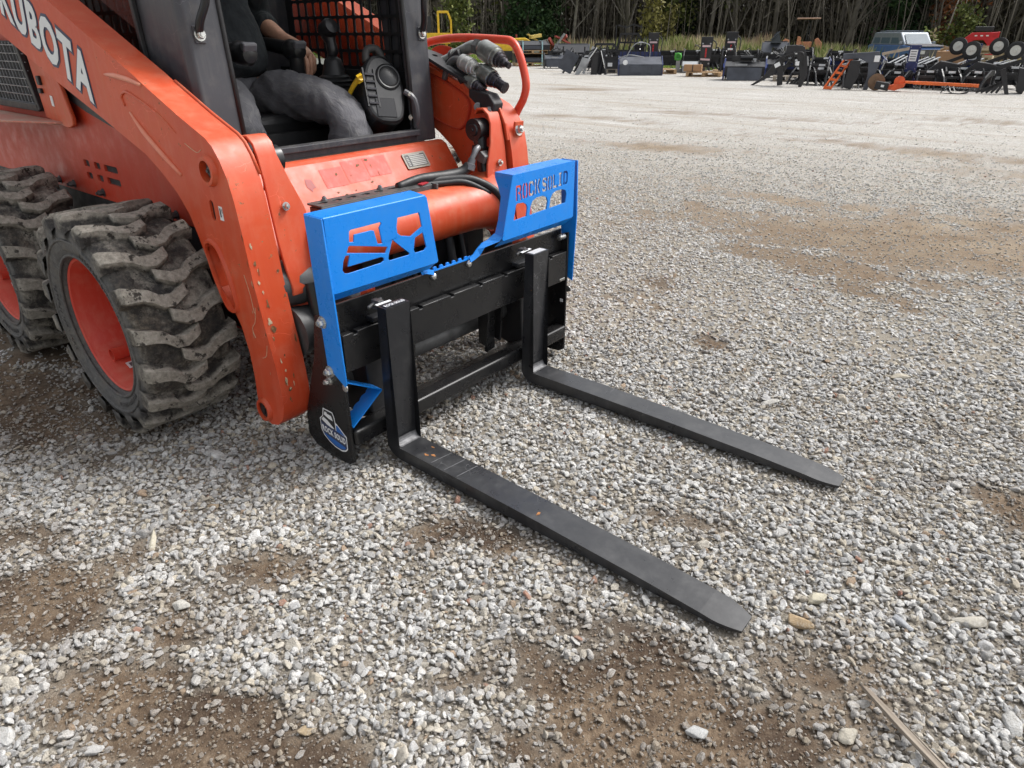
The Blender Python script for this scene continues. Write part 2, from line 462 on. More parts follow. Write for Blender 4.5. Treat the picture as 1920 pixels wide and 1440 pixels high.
# ---- crushed stone: twelve rock shapes scattered as one layer
def stone_mesh(seed, pts=16, flat=.62, rough=.2, bev=.10):
    r = random.Random(seed); bm = bmesh.new()
    for i in range(pts):
        v = Vector((r.gauss(0, 1), r.gauss(0, 1), r.gauss(0, 1))).normalized() * r.uniform(1 - rough, 1)
        bm.verts.new((v.x * r.uniform(.95, 1.05) * 1.18, v.y * .88, v.z * flat))
    res = bmesh.ops.convex_hull(bm, input=bm.verts[:])
    bmesh.ops.delete(bm, geom=[e for e in res.get('geom_interior', []) if isinstance(e, bmesh.types.BMVert)], context='VERTS')
    bmesh.ops.dissolve_limit(bm, angle_limit=math.radians(16), verts=bm.verts[:], edges=bm.edges[:])
    if bev: bmesh.ops.bevel(bm, geom=bm.edges[:], offset=bev, segments=1, affect='EDGES', profile=.6)
    bmesh.ops.triangulate(bm, faces=bm.faces[:])
    bmesh.ops.recalc_face_normals(bm, faces=bm.faces[:])
    me = bpy.data.meshes.new('stone'); bm.to_mesh(me); bm.free()
    return me

def stone_material():
    t = NT('crushed_limestone'); oi = t.node('ShaderNodeObjectInfo'); rv = oi.outputs['Random']
    at = t.node('ShaderNodeAttribute', attribute_name='dirt'); at.attribute_type = 'INSTANCER'
    base = t.ramp(rv, [(0, (.36, .355, .345)), (.10, (.61, .605, .585)), (.26, (.50, .50, .50)), (.40, (.68, .675, .655)), (.54, (.57, .525, .445)),
                       (.68, (.72, .71, .69)), (.82, (.52, .52, .515)), (.90, (.56, .50, .40)), (.978, (.38, .27, .18)), (.994, (.38, .20, .14)), (1.0, (.62, .61, .59))], 'CONSTANT')
    co = t.coord('Object', (1, 1, 1)); n = t.noise(co, 1.6, 6, .7); n2 = t.noise(co, 6, 5, .7)
    c = t.mix(t.ramp(n, [(.35, .55), (.6, 0.0)]), base, (.30, .27, .23))
    c = t.mix(t.ramp(n2, [(.55, 0.0), (.7, .5)]), c, (.72, .71, .69))
    c = t.mix(t.ramp(n2, [(.30, .6), (.42, 0.0)]), c, (.16, .14, .12))
    dmx = t.math('MULTIPLY', t.ramp(t.math('MULTIPLY', at.outputs['Fac'], .5), [(.06, 0.0), (.22, .45), (.42, .75), (.8, .97)]), t.ramp(n, [(.3, 1.0), (.75, .45)]))
    c = t.mix(dmx, c, t.ramp(n2, [(.3, (.12, .085, .055)), (.7, (.24, .185, .13))]))
    return t.out(c, .9, 0, t.bump(n2, .5, .25), .3)
STONE = stone_material()

def scatter_nodes(name, meshes, mat):
    src = bpy.data.collections.new(name + '_shapes')
    for me in meshes:
        me.materials.clear(); me.materials.append(mat)
        o = bpy.data.objects.new('stone_shape', me); src.objects.link(o)
    ng = bpy.data.node_groups.new(name, 'GeometryNodeTree')
    ng.interface.new_socket('Geometry', in_out='INPUT', socket_type='NodeSocketGeometry')
    ng.interface.new_socket('Geometry', in_out='OUTPUT', socket_type='NodeSocketGeometry')
    N, L = ng.nodes, ng.links
    gi, go = N.new('NodeGroupInput'), N.new('NodeGroupOutput')
    ci = N.new('GeometryNodeCollectionInfo'); ci.inputs['Collection'].default_value = src
    ci.inputs['Separate Children'].default_value = True; ci.inputs['Reset Children'].default_value = True
    ip = N.new('GeometryNodeInstanceOnPoints'); ip.inputs['Pick Instance'].default_value = True
    def at(n, ty):
        a = N.new('GeometryNodeInputNamedAttribute'); a.data_type = ty; a.inputs['Name'].default_value = n
        return a.outputs['Attribute']
    L.new(gi.outputs[0], ip.inputs['Points']); L.new(ci.outputs[0], ip.inputs['Instance'])
    L.new(at('rot', 'FLOAT_VECTOR'), ip.inputs['Rotation']); L.new(at('scl', 'FLOAT_VECTOR'), ip.inputs['Scale'])
    L.new(at('pick', 'INT'), ip.inputs['Instance Index'])
    L.new(ip.outputs[0], go.inputs[0])
    return ng

def scatter(name, P, rot, scl, pick, dirt, ng, label, cat):
    me = bpy.data.meshes.new(name); me.vertices.add(len(P)); me.vertices.foreach_set('co', P.astype(np.float32).ravel())
    for nm, ty, arr in (('rot', 'FLOAT_VECTOR', rot), ('scl', 'FLOAT_VECTOR', scl)):
        a = me.attributes.new(nm, ty, 'POINT'); a.data.foreach_set('vector', arr.astype(np.float32).ravel())
    a = me.attributes.new('pick', 'INT', 'POINT'); a.data.foreach_set('value', pick.astype(np.int32))
    a = me.attributes.new('dirt', 'FLOAT', 'POINT'); a.data.foreach_set('value', dirt.astype(np.float32))
    o = bpy.data.objects.new(name, me); link(o); tag(o, label, cat, kind='stuff')
    m = o.modifiers.new('scatter', 'NODES'); m.node_group = ng
    return o

NG = scatter_nodes('stone_scatter', [stone_mesh(100 + i, pts=13 + i % 5 * 2, flat=.5 + .1 * (i % 4)) for i in range(14)], STONE)
RS = np.random.RandomState(4)
CAMX, CAMY = 1.55, -1.23
def ring_points(r0, r1, dens, a0=-100, a1=20):
    """random points in a wedge of ground in front of where people stand"""
    area = .5 * (r1 ** 2 - r0 ** 2) * math.radians(a1 - a0); n = int(area * dens)
    r = np.sqrt(RS.rand(n) * (r1 ** 2 - r0 ** 2) + r0 ** 2); a = np.radians(a0 + (a1 - a0) * RS.rand(n))
    ax, ay = CAMX + .45, CAMY - .85
    return ax + np.sin(a) * r, ay + np.cos(a) * r
FORK_RECTS = [(-.03, 1.23, -.012, .105), (-.03, 1.23, .71, .83)]
def stones(r0, r1, dens, s0, s1, zoff=0, keep=.35, spread=(1, 1)):
    x, y = ring_points(r0, r1, dens)
    d = dirtmask(x, y)
    p = 1 - np.clip((d - .30) / .28, 0, 1) * (1 - keep)
    k = RS.rand(len(x)) < p
    x, y, d = x[k], y[k], d[k]
    s = s0 + (s1 - s0) * RS.rand(len(x)) ** 2.2
    s = s * np.where(d > .5, .72, 1)
    z = gheight(x, y) + s * (.16 - .30 * np.clip((r0 - 3.5) / 6, 0, 1) - .40 * np.clip((np.hypot(x - CAMX, y - CAMY) - 4) / 7, 0, 1)) + zoff * RS.rand(len(x)) ** 1.5
    inf = np.zeros(len(x), bool)
    for a, b, c, e in FORK_RECTS: inf |= (x > a - s) & (x < b + s * .6) & (y > c - s * .7) & (y < e + s * .7)
    top = z + s * .55
    k = ~(inf & (top > -.004))
    x, y, z, d, s = x[k], y[k], z[k], d[k], s[k]
    n = len(x)
    if r0 >= 4: d = d * .30
    if s1 < .005: d = d + 1.3
    elif s1 < .008: d = d + .45
    rot = np.stack([RS.normal(0, .35, n), RS.normal(0, .35, n), RS.rand(n) * 6.28], -1)
    scl = np.stack([s * RS.uniform(.8, 1.25, n), s * RS.uniform(.8, 1.15, n), s * RS.uniform(.75, 1.15, n)], -1)
    return np.stack([x, y, z], -1), rot, scl, RS.randint(0, 14, n), d
def fade(g, a, b, e):
    dd = np.hypot(g[0][:, 0] - CAMX, g[0][:, 1] - CAMY); k = RS.rand(len(dd)) < np.clip((b - dd) / (b - a), 0, 1) ** e
    return [a[k] for a in g]
def cat(*L): return [np.concatenate([l[i] for l in L]) for i in range(5)]
G = cat(stones(.5, 4.1, 5300, .0066, .0155, .008, .36), stones(.5, 4.1, 60, .014, .025, .006, .45), stones(.5, 3.7, 7000, .0042, .0078, .006, .5), stones(.5, 2.9, 6000, .0022, .0045, .003, .9),
        fade(stones(4.1, 12, 2900, .0075, 0.0165, .003, .34), 5.0, 12.5, 2.2), fade(stones(4.5, 25, 110, .009, .020, .002, .35), 8, 25, 1.3))
k = G[0][:, 1] < 24.5
G = [g[k] for g in G]
scatter('gravel', *G, NG, 'pale grey crushed stone gravel spread over the lot', 'gravel')

# larger single rocks lying on the gravel
def big_rock(name, label, x, y, s, col, seed, sq=(1, 1, .8), rz=0):
    me = stone_mesh(seed, pts=20, flat=.6, rough=.25, bev=.07)
    t = NT('rock_' + str(seed)); co = t.coord('Object'); n = t.noise(co, 30 / s * .03, 7, .7); n2 = t.noise(co, 3 / s, 5, .7)
    c = t.mix(t.ramp(n, [(.35, 0.0), (.65, 1.0)]), col, tuple(k * .62 for k in col)); c = t.mix(t.ramp(n2, [(.55, 0.0), (.7, .5)]), c, (.62, .6, .56))
    m = t.out(c, .9, 0, t.bump(n2, .6, .006), .3)
    me.transform(Matrix.Diagonal((s * sq[0], s * sq[1], s * sq[2], 1)))
    o = bpy.data.objects.new(name, me); me.materials.append(m); link(o)
    o.location = (x, y, float(gheight(np.array([x]), np.array([y]))[0]) + s * .3); o.rotation_euler = (rnd.uniform(-.2, .2), rnd.uniform(-.2, .2), rz)
    return tag(o, label, 'rock')
# ------------------------------------------------------------------ skid steer loader
LD = thing('skid_steer_loader', 'orange skid steer loader with muddy tyres and a driver, carrying the pallet forks', 'loader', (-1.4, .465, 0))
YC = .465
def mirY(y, s): return y if s > 0 else 2 * YC - y
ARM_UP = [(-2.9, 2.035), (-1.317, 1.378), (-.796, 1.162), (-.755, 1.142), (-.569, 1.062), (-.435, 1.010), (-.405, .990), (-.378, .955), (-.353, .905), (-.338, .84), (-.328, .76), (-.314, .60), (-.292, .45), (-.272, .33), (-.264, .24), (-.268, .18), (-.285, .135), (-.32, .102)]
ARM_LO = [(-.36, .090), (-.395, .098), (-.418, .128), (-.424, .175), (-.416, .25), (-.418, .34), (-.437, .43), (-.475, .50), (-.53, .555), (-.575, .628), (-.600, .70), (-.628, .765), (-.68, .826), (-.753, .878), (-.842, .928), (-1.103, 1.018), (-1.416, 1.120), (-1.865, 1.278), (-2.9, 1.64)]
def mxz(y): return plane_matrix((0, y, 0), (1, 0, 0), (0, 0, 1))
lip = smooth_poly([(-.560, .675), (-.535, .692), (-.505, .690), (-.478, .672), (-.455, .60), (-.432, .515), (-.440, .488), (-.468, .480), (-.500, .492), (-.535, .585)], 2)
def grow(p, k):
    cx = sum(a for a, b in p) / len(p); cz = sum(b for a, b in p) / len(p)
    return [(a + (a - cx) / max(1e-6, math.hypot(a - cx, b - cz)) * k, b + (b - cz) / max(1e-6, math.hypot(a - cx, b - cz)) * k) for a, b in p]
RIBP = m_paint('rubbed_highlit_rib_paint', (.62, .12, .05), (.74, .27, .17), (.72, .36, .25), (.3, .2, .12), .4, chips=.2, dust=.5)  # paler paint puts the ridges' highlight into colour, along with rub wear
for s in (1, -1):
    ya, yb = mirY(-.215, s), mirY(-.112, s)
    holes = [arc(-.446, .918, .031, 0, 360, 20)[:-1], rrect(-.485, .768, -.462, .830, .0112), lip]
    arm = plate('lift_arm', [ARM_UP + ARM_LO] + holes, .103, mxz((ya + yb) / 2), ORANGE_WORN, LD, bevel=.007)
    auto(arm, 50); arm.modifiers['bevel'].width = .011; arm.modifiers['bevel'].segments = 3
    o = -1 if s > 0 else 1
    # boss round the pin hole with the pin end seated inside, cast lip round the hand hole
    m = MB(); R = []
    for k in range(28):
        a = 2 * PI * k / 28; R.append((math.cos(a), math.sin(a)))
    def ringpart(m, path, y0, y1, w):
        inn = path; out = grow(path, w); n = len(path)
        vs = [(p[0], y0, p[1]) for p in inn] + [(p[0], y1, p[1]) for p in inn] + [(p[0], y1, p[1]) for p in grow(path, w * .6)] + [(p[0], y0, p[1]) for p in out]
        fs = []
        for i in range(n):
            j = (i + 1) % n
            for r in range(3): fs.append((r * n + i, r * n + j, (r + 1) * n + j, (r + 1) * n + i))
        m.add(vs, fs)
    ringpart(m, [(-.446 + .031 * a, .918 + .031 * b) for a, b in R], ya + .004 * -o, ya + .014 * o, .017)
    m.build('pin_boss', ORANGE, arm, smooth='auto')
    m = MB(); ringpart(m, lip, ya - .004 * o, ya + .010 * o, .014); m.build('hand_hole_lip', ORANGE_WORN, arm, smooth='auto')
    m = MB(); m.cyl((-.446, ya - .008 * o, .918), (-.446, ya - .1 * o, .918), .0300, n=24); m.steps((-.446, ya - .008 * o, .918), (0, o, 0), [(0, .015), (.010, .012), (.011, .006), (.016, .005)], 16)
    m.build('pivot_pin', STEELD, arm, smooth='auto')
    m = MB(); m.box((-.474, (ya + yb) / 2, .80), (.05, .088, .09)); m.build('hole_shade_block', PLASTIC, arm)  # black block stands in for the shade inside the small oval hole
    # lower pivot
    m = MB(); ringpart(m, [(-.385 + .027 * a, .140 + .030 * b) for a, b in R], ya - .003 * o, ya + .012 * o, .015); m.build('lower_boss', ORANGE, arm, smooth='auto')
    m = MB(); m.cyl((-.385, ya - .02 * o, .14), (-.385, ya + .005 * o, .14), .027, n=24); m.box((-.385, ya + .006 * o, .14), (.012, .004, .03), (0, .3, 0)); m.build('lower_pin', PLASTIC, arm)
    # pressed ridges
    m = MB()
    yr = ya + .001 * o
    for path in ([(-1.0, 1.159), (-.93, 1.157), (-.84, 1.149), (-.76, 1.136)], [(-.88, 1.052), (-.814, .998), (-.72, .94), (-.622, .886)],
                 ):
        m.tube([(a, yr, b) for a, b in path], [.003] + [.0085] * (len(path) - 2) + [.005], 8, sub=4)
    m.build('pressed_rib', RIBP, arm, smooth=True)
    m = MB(); m.tube([(a, ya + .0005 * o, b) for a, b in [(-.905, 1.070), (-.915, 1.095), (-.89, 1.110), (-.85, 1.108), (-.74, 1.077), (-.66, 1.045), (-.60, 1.010)]], [.004, .005, .005, .005, .004, .003, .001], 8, sub=3); m.build('pressed_panel_edge', ORANGE, arm, smooth=True); D = []
    if s < 0:
        m = MB()
        ringpart(m, smooth_poly([(-1.25, 1.06), (-1.2, 1.22), (-.78, 1.115), (-.59, 1.045), (-.56, 1.00), (-.60, .915), (-.66, .90), (-.9, .985)], 2), yb + .001, yb - .010, .012)
        m.build('inner_pressed_panel', ORANGE_DEEP, arm, smooth='auto')
        m = MB(); m.prism([(-.85, 1.14), (-.62, 1.075), (-.45, 1.02), (-.40, .985), (-.375, .94), (-.36, .88), (-.348, .88), (-.362, .945), (-.392, 1.0), (-.445, 1.04), (-.62, 1.095), (-.85, 1.165)], 'y', yb - .012, yb + .001)
        m.build('inner_flange', ORANGE, arm, bevel=.003)
    else:
        # a raised seam along the inner top edge and along the crease
        m = MB(); m.tube([(a, yb + .002, b + .001) for a, b in ARM_UP[3:9]], .005, 8); m.build('top_seam', ORANGE, arm, smooth=True)
        # lettering: white on a dark blue outline, then the small label
        P0 = Vector((-1.765, ya - .0012, 1.352)); dr = Vector((.326, 0, -.147)).normalized()
        for nm, off, dy, mt in (('lettering_outline', .085, 0, NAVY), ('lettering', .038, -.0022, WHITE)):
            me = text_mesh('KUBOTA', 1, .0006, offset=off, space=1.12)
            xs = [v.co.x for v in me.vertices]
            if nm == 'lettering_outline': L0, L1 = min(xs) + .05, max(xs) - .05
            H = .70
            M = Matrix.Identity(4)
            sx = .695 / (L1 - L0); sz = .138 / H
            for v in me.vertices:
                x, y = (v.co.x - L0) * sx, v.co.y * sz
                q = P0 + dr * x + Vector((.32, 0, .93)).normalized() * y - Vector((0, 1, 0)) * 0
                v.co = (q.x, ya - .0008 + dy + v.co.z, q.z)
            finish(me, nm, mt, arm)
        m = MB(); m.box((-.423, ya - .001, .797), (.019, .0012, .042), (0, .02, 0)); lb = m.build('paper_label', WHITE, arm)
        m = MB(); m.box((-.425, ya - .0018, .799), (.006, .0006, .026)); m.box((-.415, ya - .0018, .805), (.003, .0006, .012)); m.build('label_print', BLACKM, arm)

# chipped, rusty wear along the front crease of the near tower
wr = random.Random(12)
def blot(cx, cy, r, n=9):
    return [(cx + math.cos(2 * PI * i / n) * r * wr.uniform(.45, 1.2) * .6, cy + math.sin(2 * PI * i / n) * r * wr.uniform(.6, 1.3) * 1.25) for i in range(n)]

def front_x(z):
    P = [p for p in ARM_UP if p[0] > -.42][2:]
    for (x0, z0), (x1, z1) in zip(P, P[1:]):
        if z1 <= z <= z0: return x0 + (x1 - x0) * (z - z0) / (z1 - z0)
    return P[-1][0]
RUSTP = m_plain('chipped_rust', (.17, .085, .035), .9, 0, .6, .3, 90); CREAM = m_plain('chipped_primer', (.52, .40, .26), .7, 0, .3, .1, 60)
near_arm = [q for q in COL.objects if q.name.startswith('lift_arm')][0]
def chip(face, u, z, w, h, mat):
    n = 11; P = []
    for i in range(n):
        a = 2 * PI * i / n; k = wr.uniform(.35, 1); du, dz = math.cos(a) * w * k, math.sin(a) * h * k
        if face == 'front': zz = z + dz; P.append((front_x(zz) + .0016, u + du, zz))
        else: P.append((u + du, -.2158, z + dz))
    m = MB(); m.add(P, [list(range(n))]); m.build('paint_chip', mat, near_arm)
for u, z, w, h in ((-.196, .66, .005, .014), (-.190, .63, .003, .018), (-.197, .60, .005, .010), (-.186, .53, .004, .020), (-.194, .475, .009, .014), (-.188, .45, .011, .013), (-.196, .42, .004, .010), (-.192, .345, .004, .013), (-.184, .31, .003, .008), (-.190, .275, .007, .022), (-.183, .245, .009, .016), (-.160, .285, .003, .012), (-.165, .26, .002, .014), (-.175, .36, .003, .006), (-.126, .62, .006, .009), (-.123, .40, .004, .022), (-.192, .57, .003, .008), (-.197, .71, .004, .012), (-.186, .21, .004, .010)):
    chip('front', u, z, w, h, RUSTP if wr.random() < .6 else CREAM); chip('front', u + wr.uniform(-.004, .004), z + wr.uniform(-.012, .012), w * .5, h * .4, CREAM if wr.random() < .6 else RUSTP)
for u, z, w, h in ((-.330, .74, .003, .020), (-.322, .60, .003, .012), (-.327, .66, .002, .018), (-.312, .52, .003, .009), (-.296, .44, .004, .008), (-.35, .50, .002, .012), (-.37, .42, .0015, .016), (-.31, .30, .002, .008), (-.345, .90, .003, .016)):
    chip('side', u, z, w, h, CREAM if wr.random() < .5 else RUSTP)
for pts in ([(-.36, .62), (-.345, .56), (-.34, .50)], [(-.33, .52), (-.345, .47), (-.37, .44), (-.36, .41)], [(-.56, .985), (-.50, .965), (-.47, .975)], [(-.30, .40), (-.315, .36), (-.34, .345)]):
    m = MB(); m.tube([(a, -.2155, b) for a, b in pts], .0009, 4, sub=4); m.build('scratch', CREAM, near_arm)

# ribbon plates in front of the tilt cylinders
TOW = [(-.470, .985), (-.455, 1.004), (-.42, 1.006), (-.392, .985), (-.378, .95), (-.362, .88), (-.352, .80), (-.338, .70), (-.318, .62), (-.296, .555), (-.30, .53)]
for s in (1, -1):
    n = len(TOW); t = .010
    # left/right limits per height: a shoulder at the top, wider below
    def ylim(z):
        outer = -.095
        inner = -.028 if z > .93 else (-.028 + (.93 - z) * .38 if z > .77 else .033 + (.77 - z) * .20)
        if s < 0: inner = min(inner, .045)
        return outer, inner
    vs = []
    for i, (x, z) in enumerate(TOW):
        a, b = ylim(z)
        d = Vector((TOW[min(i + 1, n - 1)][0] - TOW[max(i - 1, 0)][0], 0, TOW[min(i + 1, n - 1)][1] - TOW[max(i - 1, 0)][1])).normalized()
        nn = Vector((d.z, 0, -d.x))
        for y, k in ((a, 0), (b, 0), (b, 1), (a, 1)):
            p = Vector((x, mirY(y, s), z)) + nn * (t * k); vs.append(p)
    fs = []
    for i in range(n - 1):
        for j in range(4): fs.append((i * 4 + j, i * 4 + (j + 1) % 4, i * 4 + 4 + (j + 1) % 4, i * 4 + 4 + j))
    fs += [(0, 1, 2, 3), (n * 4 - 1, n * 4 - 2, n * 4 - 3, n * 4 - 4)]
    m = MB(); m.add(vs, fs); cv = m.build('cylinder_cover', ORANGE_WORN, LD, bevel=.003); auto(cv, 45)
    m = MB(); m.bolt((-.345, mirY(-.045, s), .80), (1, 0, .15), .009, .010); m.bolt((-.300, mirY(.005, s), .585), (1, 0, .15), .009, .010); m.build('cover_bolt', ZINC, cv, smooth='auto')
    # tilt cylinder with its round rod eye, behind the cover
    m = MB(); yt = mirY(-.02, s)
    m.cyl((-.44, yt - .03, .925), (-.44, yt + .03, .925), .043, n=24); m.steps((-.44, yt + .03 * (1 if s > 0 else -1), .925), (0, (1 if s > 0 else -1), 0), [(0, .026), (.006, .022), (.006, .008), (.011, .006)], 20)
    m.tube([(-.44, yt, .92), (-.425, yt, .86), (-.41, yt, .78), (-.36, yt, .55)], [.036, .024, .030, .030], 14)
    m.box((-.425, yt, .845), (.06, .05, .03), (0, .15, 0))
    m.tube([(-.30, yt, .56), (-.24, yt, .30)], [.03, .032], 16); m.tube([(-.24, yt, .30), (-.22, yt, .16)], [.018, .018], 12)
    m.build('tilt_cylinder', PLASTIC, LD, smooth='auto')
# cross tube between the towers
m = MB()
sec = [(-.47, .70), (-.455, .725), (-.40, .742), (-.345, .735), (-.30, .705), (-.278, .66), (-.282, .60), (-.31, .565), (-.36, .555), (-.42, .565), (-.46, .60), (-.472, .65)]
sec = smooth_poly(sec, 1)
rows = [(.02, 1.0), (.78, 1.0), (.86, 1.06), (.93, 1.30)]
vs = []
for y, k in rows:
    for x, z in sec: vs.append((-.38 + (x + .38) * k, y, .65 + (z - .65) * k))
n = len(sec); fs = []
for i in range(len(rows) - 1):
    for j in range(n): fs.append((i * n + j, i * n + (j + 1) % n, i * n + n + (j + 1) % n, i * n + n + j))
fs += [list(range(n))[::-1], list(range(n * 3, n * 4))]
m.add(vs, fs); m.build('cross_tube', ORANGE, LD, smooth='auto')
# perforated step bar on top of the cross tube
hl = [[(0 - .50 + x, y) for x, y in arc(.048, .165 + k * .062, .014, 0, 360, 12, ry=.020)[:-1]] for k in range(8)]
o = plate('step_bar', [rrect(-.49, .125, -.405, .64, .008)] + hl, .006, Matrix.Translation((0, 0, .757)) , STEELD, LD, bevel=.001)
m = MB(); m.box((-.403, .38, .742), (.006, .515, .03)); m.box((-.405, .645, .735), (.05, .01, .05)); m.box((-.45, .38, .739), (.06, .50, .02)); m.build('step_bar_side', STEELD, LD, bevel=.002)
m = MB()
for y in (.19, .44): m.bolt((-.475, y, .762), (0, 0, 1), .008, .009)
m.build('step_bar_bolt', STEEL, LD, smooth='auto')
m = MB(); m.box((-.412, .60, .764), (.02, .05, .004), (0, 0, .3)); m.build('red_tie', m_plain('red_tie', (.35, .02, .03), .5), LD)

# body
m = MB()
m.prism([(-3.2, .36), (-3.2, 1.30), (-1.76, 1.30), (-1.74, .60), (-.66, .60), (-.50, .58), (-.50, .34), (-.62, .28), (-2.6, .28)], 'y', -.06, .99)
body = m.build('body', ORANGE_DEEP, LD, bevel=.012)
# the nose: a slanting front panel with rolled edges
m = MB()
prof = [(-.725, .838), (-.708, .862), (-.683, .866), (-.655, .852), (-.47, .60), (-.47, .40), (-.52, .40), (-.6, .7), (-.72, .80)]
m.prism(prof, 'y', -.055, .985)
m.build('nose_panel', ORANGE_WORN, LD, bevel=.014, seg=3)
# data plate on the nose
nx = Vector((.252, 0, .185)).normalized()   # outward normal of the slanting panel
ux = Vector((0, 1, 0)); uy = Vector((-.185, 0, .252)).normalized()
def nose(y, d, h=0): # point on the panel, d metres below its top edge
    return Vector((-.655, y, .852)) + Vector((.185, 0, -.252)).normalized() * d + nx * h
Mn = plane_matrix(nose(.70, .09, .0045), ux, uy)
o = plate('data_plate', [rrect(0, 0, .125, .068, .006)], .002, Mn, m_plain('plate_frame', (.30, .27, .22), .5), LD)
pa = plate('plate_face', [rrect(.008, .008, .117, .060, .003)], .001, Mn @ Matrix.Translation((0, 0, .0012)), m_plain('plate_dark', (.05, .05, .05), .5), o, world=False)
m = MB()
for k in range(6): m.box((.072, .013 + k * .0075, .0022), (.080, .0050, .0008))
m.box((.060, .0575, .0022), (.06, .003, .0006)); 
for k in range(6): m.box((.018, .014 + k * .007, .0022), (.012, .0028, .0006))
q = m.build('plate_print', m_plain('plate_print', (.42, .41, .38), .5), o, world=False); q.data.transform(Mn)
# faded marks where stickers were, and bare spots
def nose_spots(name, mat, items, h):
    m = MB()
    for (y, d, w, hh, kind) in items:
        m.g()
        if kind == 'r':
            P = [(y - w / 2, d - hh / 2), (y + w / 2, d - hh / 2), (y + w / 2, d + hh / 2), (y - w / 2, d + hh / 2)]
        else: P = [(y + a, d + b) for a, b in [(math.cos(i / 9 * 2 * PI) * w * wr.uniform(.4, 1), math.sin(i / 9 * 2 * PI) * hh * wr.uniform(.4, 1)) for i in range(9)]]
        m.add([nose(a, b, h) for a, b in P], [list(range(len(P)))])
    return m.build(name, mat, LD)
nose_spots('sticker_shadow', m_paint('sticker_shadow_paint', (.66, .05, .03), (.70, .075, .045), (.45, .22, .18), (.3, .2, .1), .5, chips=.3, dust=.5, scratch=0),
           [(.345, .065, .10, .075, 'r'), (.45, .055, .10, .09, 'r'), (.56, .05, .11, .08, 'r')], .0012)
nose_spots('sticker_residue', m_paint('sticker_residue_paint', (.42, .10, .10), (.46, .16, .15), (.35, .2, .18), (.3, .2, .1), .6, chips=.3, dust=.6, scratch=0),
           [(.235, .075, .026, .036, 'o')], .0012)
nose_spots('rust_spot', m_plain('bare_rust', (.16, .085, .04), .85, 0, .5, .2, 60),
           [(.36, .055, .010, .008, 'o'), (.47, .035, .012, .008, 'o'), (.52, .02, .014, .006, 'o'), (.33, .125, .008, .004, 'o'), (.36, .14, .008, .006, 'o'), (.50, .11, .012, .005, 'o'), (.53, .045, .003, .012, 'o'), (.42, .07, .004, .004, 'o'), (.55, .08, .002, .012, 'o'), (.86, .05, .004, .005, 'o'), (.41, .13, .004, .003, 'o')], .0020)

# side panels
for s in (1, -1):
    y0 = mirY(-.062, s); o = -1 if s > 0 else 1; yo = y0 + .024 * o
    ym = (y0 + yo) / 2
    slots = []
    for x0, x1 in ((-1.757, -1.702), (-1.652, -1.597), (-1.557, -1.436)):
        for z0, z1 in ((.777, .804), (.727, .754)): slots.append(rrect(x0, z0, x1, z1, .007))
    sp = plate('side_panel', [[(-3.2, .655), (-.62, .655), (-.60, .80), (-.9, .95), (-1.55, 1.08), (-3.2, 1.10)] if s > 0 else [(-3.2, .655), (-1.15, .655), (-1.3, .80), (-1.40, 1.06), (-1.55, 1.08), (-3.2, 1.10)]] + slots, .022, mxz(ym), ORANGE_DEEP, LD, bevel=.003)
    m = MB()
    for x0, x1 in ((-1.757, -1.702), (-1.652, -1.597), (-1.557, -1.436)):
        for z0 in (.777, .727):
            m.g()
            for k in range(5): m.box(((x0 + x1) / 2, y0 + .010 * o, z0 + .003 + k * .0052), (x1 - x0, .010, .0016), (.5 * -o, 0, 0))
            m.box(((x0 + x1) / 2, y0 + .002 * o, z0 + .0135), (x1 - x0, .002, .027))
    m.build('vent_louvre', STEELD, sp)
    m = MB()
    for x in (-2.24, -2.093, -1.934, -1.632, -1.30, -1.004): m.bolt((x, yo, .682), (0, o, 0), .012, .020)
    m.build('panel_bolt', STEELD, sp, smooth='auto')
    m = MB(); m.box((-1.85, mirY(-.05, s), .56), (2.6, .05, .19)); m.prism([(-3.1, .47), (-.55, .47), (-.6, .30), (-2.6, .30)], 'y', mirY(-.07, s), mirY(.02, s))
    m.build('chain_case', m_plain('axle_case_grey', (.03, .03, .032), .6, .2, .4, .15, 10), LD, bevel=.006)
    for xc in (-.93, -1.99):
        m = MB(); m.cyl((xc, mirY(-.02, s), .385), (xc, mirY(-.30, s), .385), .085, .07, 20); m.build('axle_tube', BLACKM, LD, smooth='auto')

# engine side screen, door edge, ledge above the rear wheel (near side)
m = MB()
m.box((-2.30, -.10, 1.12), (.56, .012, .26)); m.build('screen_back', DARKIN, LD)
m = MB()
for k in range(14): m.tube([(-2.02 - k * .04, -.112, 1.0), (-2.06 - k * .04, -.112, 1.245)], .0025, 5)
for k in range(8): m.tube([(-2.0, -.114, 1.01 + k * .032), (-2.56, -.114, 1.01 + k * .032)], .0025, 5)
m.build('side_screen', STEEL, LD)
m = MB()
m.bar((-1.985, -.112, .985), (-2.05, -.112, 1.26), .03, .022, (0, 1, 0)); m.bar((-1.99, -.112, .995), (-2.58, -.112, .995), .03, .022, (0, 1, 0)); m.build('screen_frame', BLACKM, LD, bevel=.003)
m = MB(); m.prism([(-1.74, .93), (-1.72, 1.12), (-1.98, 1.25), (-1.955, .96)], 'y', -.112, -.086); m.build('door_frame', ORANGE, LD, bevel=.004)
m = MB(); m.prism([(-1.80, 1.20), (-1.70, 1.16), (-1.66, 1.09), (-1.628, .975), (-1.638, .950), (-1.674, .938), (-1.735, .938), (-1.752, .965), (-1.752, 1.04)], 'y', -.128, -.112); m.build('door_edge', ORANGE, LD, bevel=.005)
m = MB()
m.prism([(-1.78, -.10), (-1.79, -.135), (-2.06, -.26), (-2.9, -.36), (-2.9, -.10)], 'z', .945, .953); m.prism([(-1.79, .945), (-2.9, .945), (-2.9, .90), (-1.9, .93)], 'y', -.105, -.10)
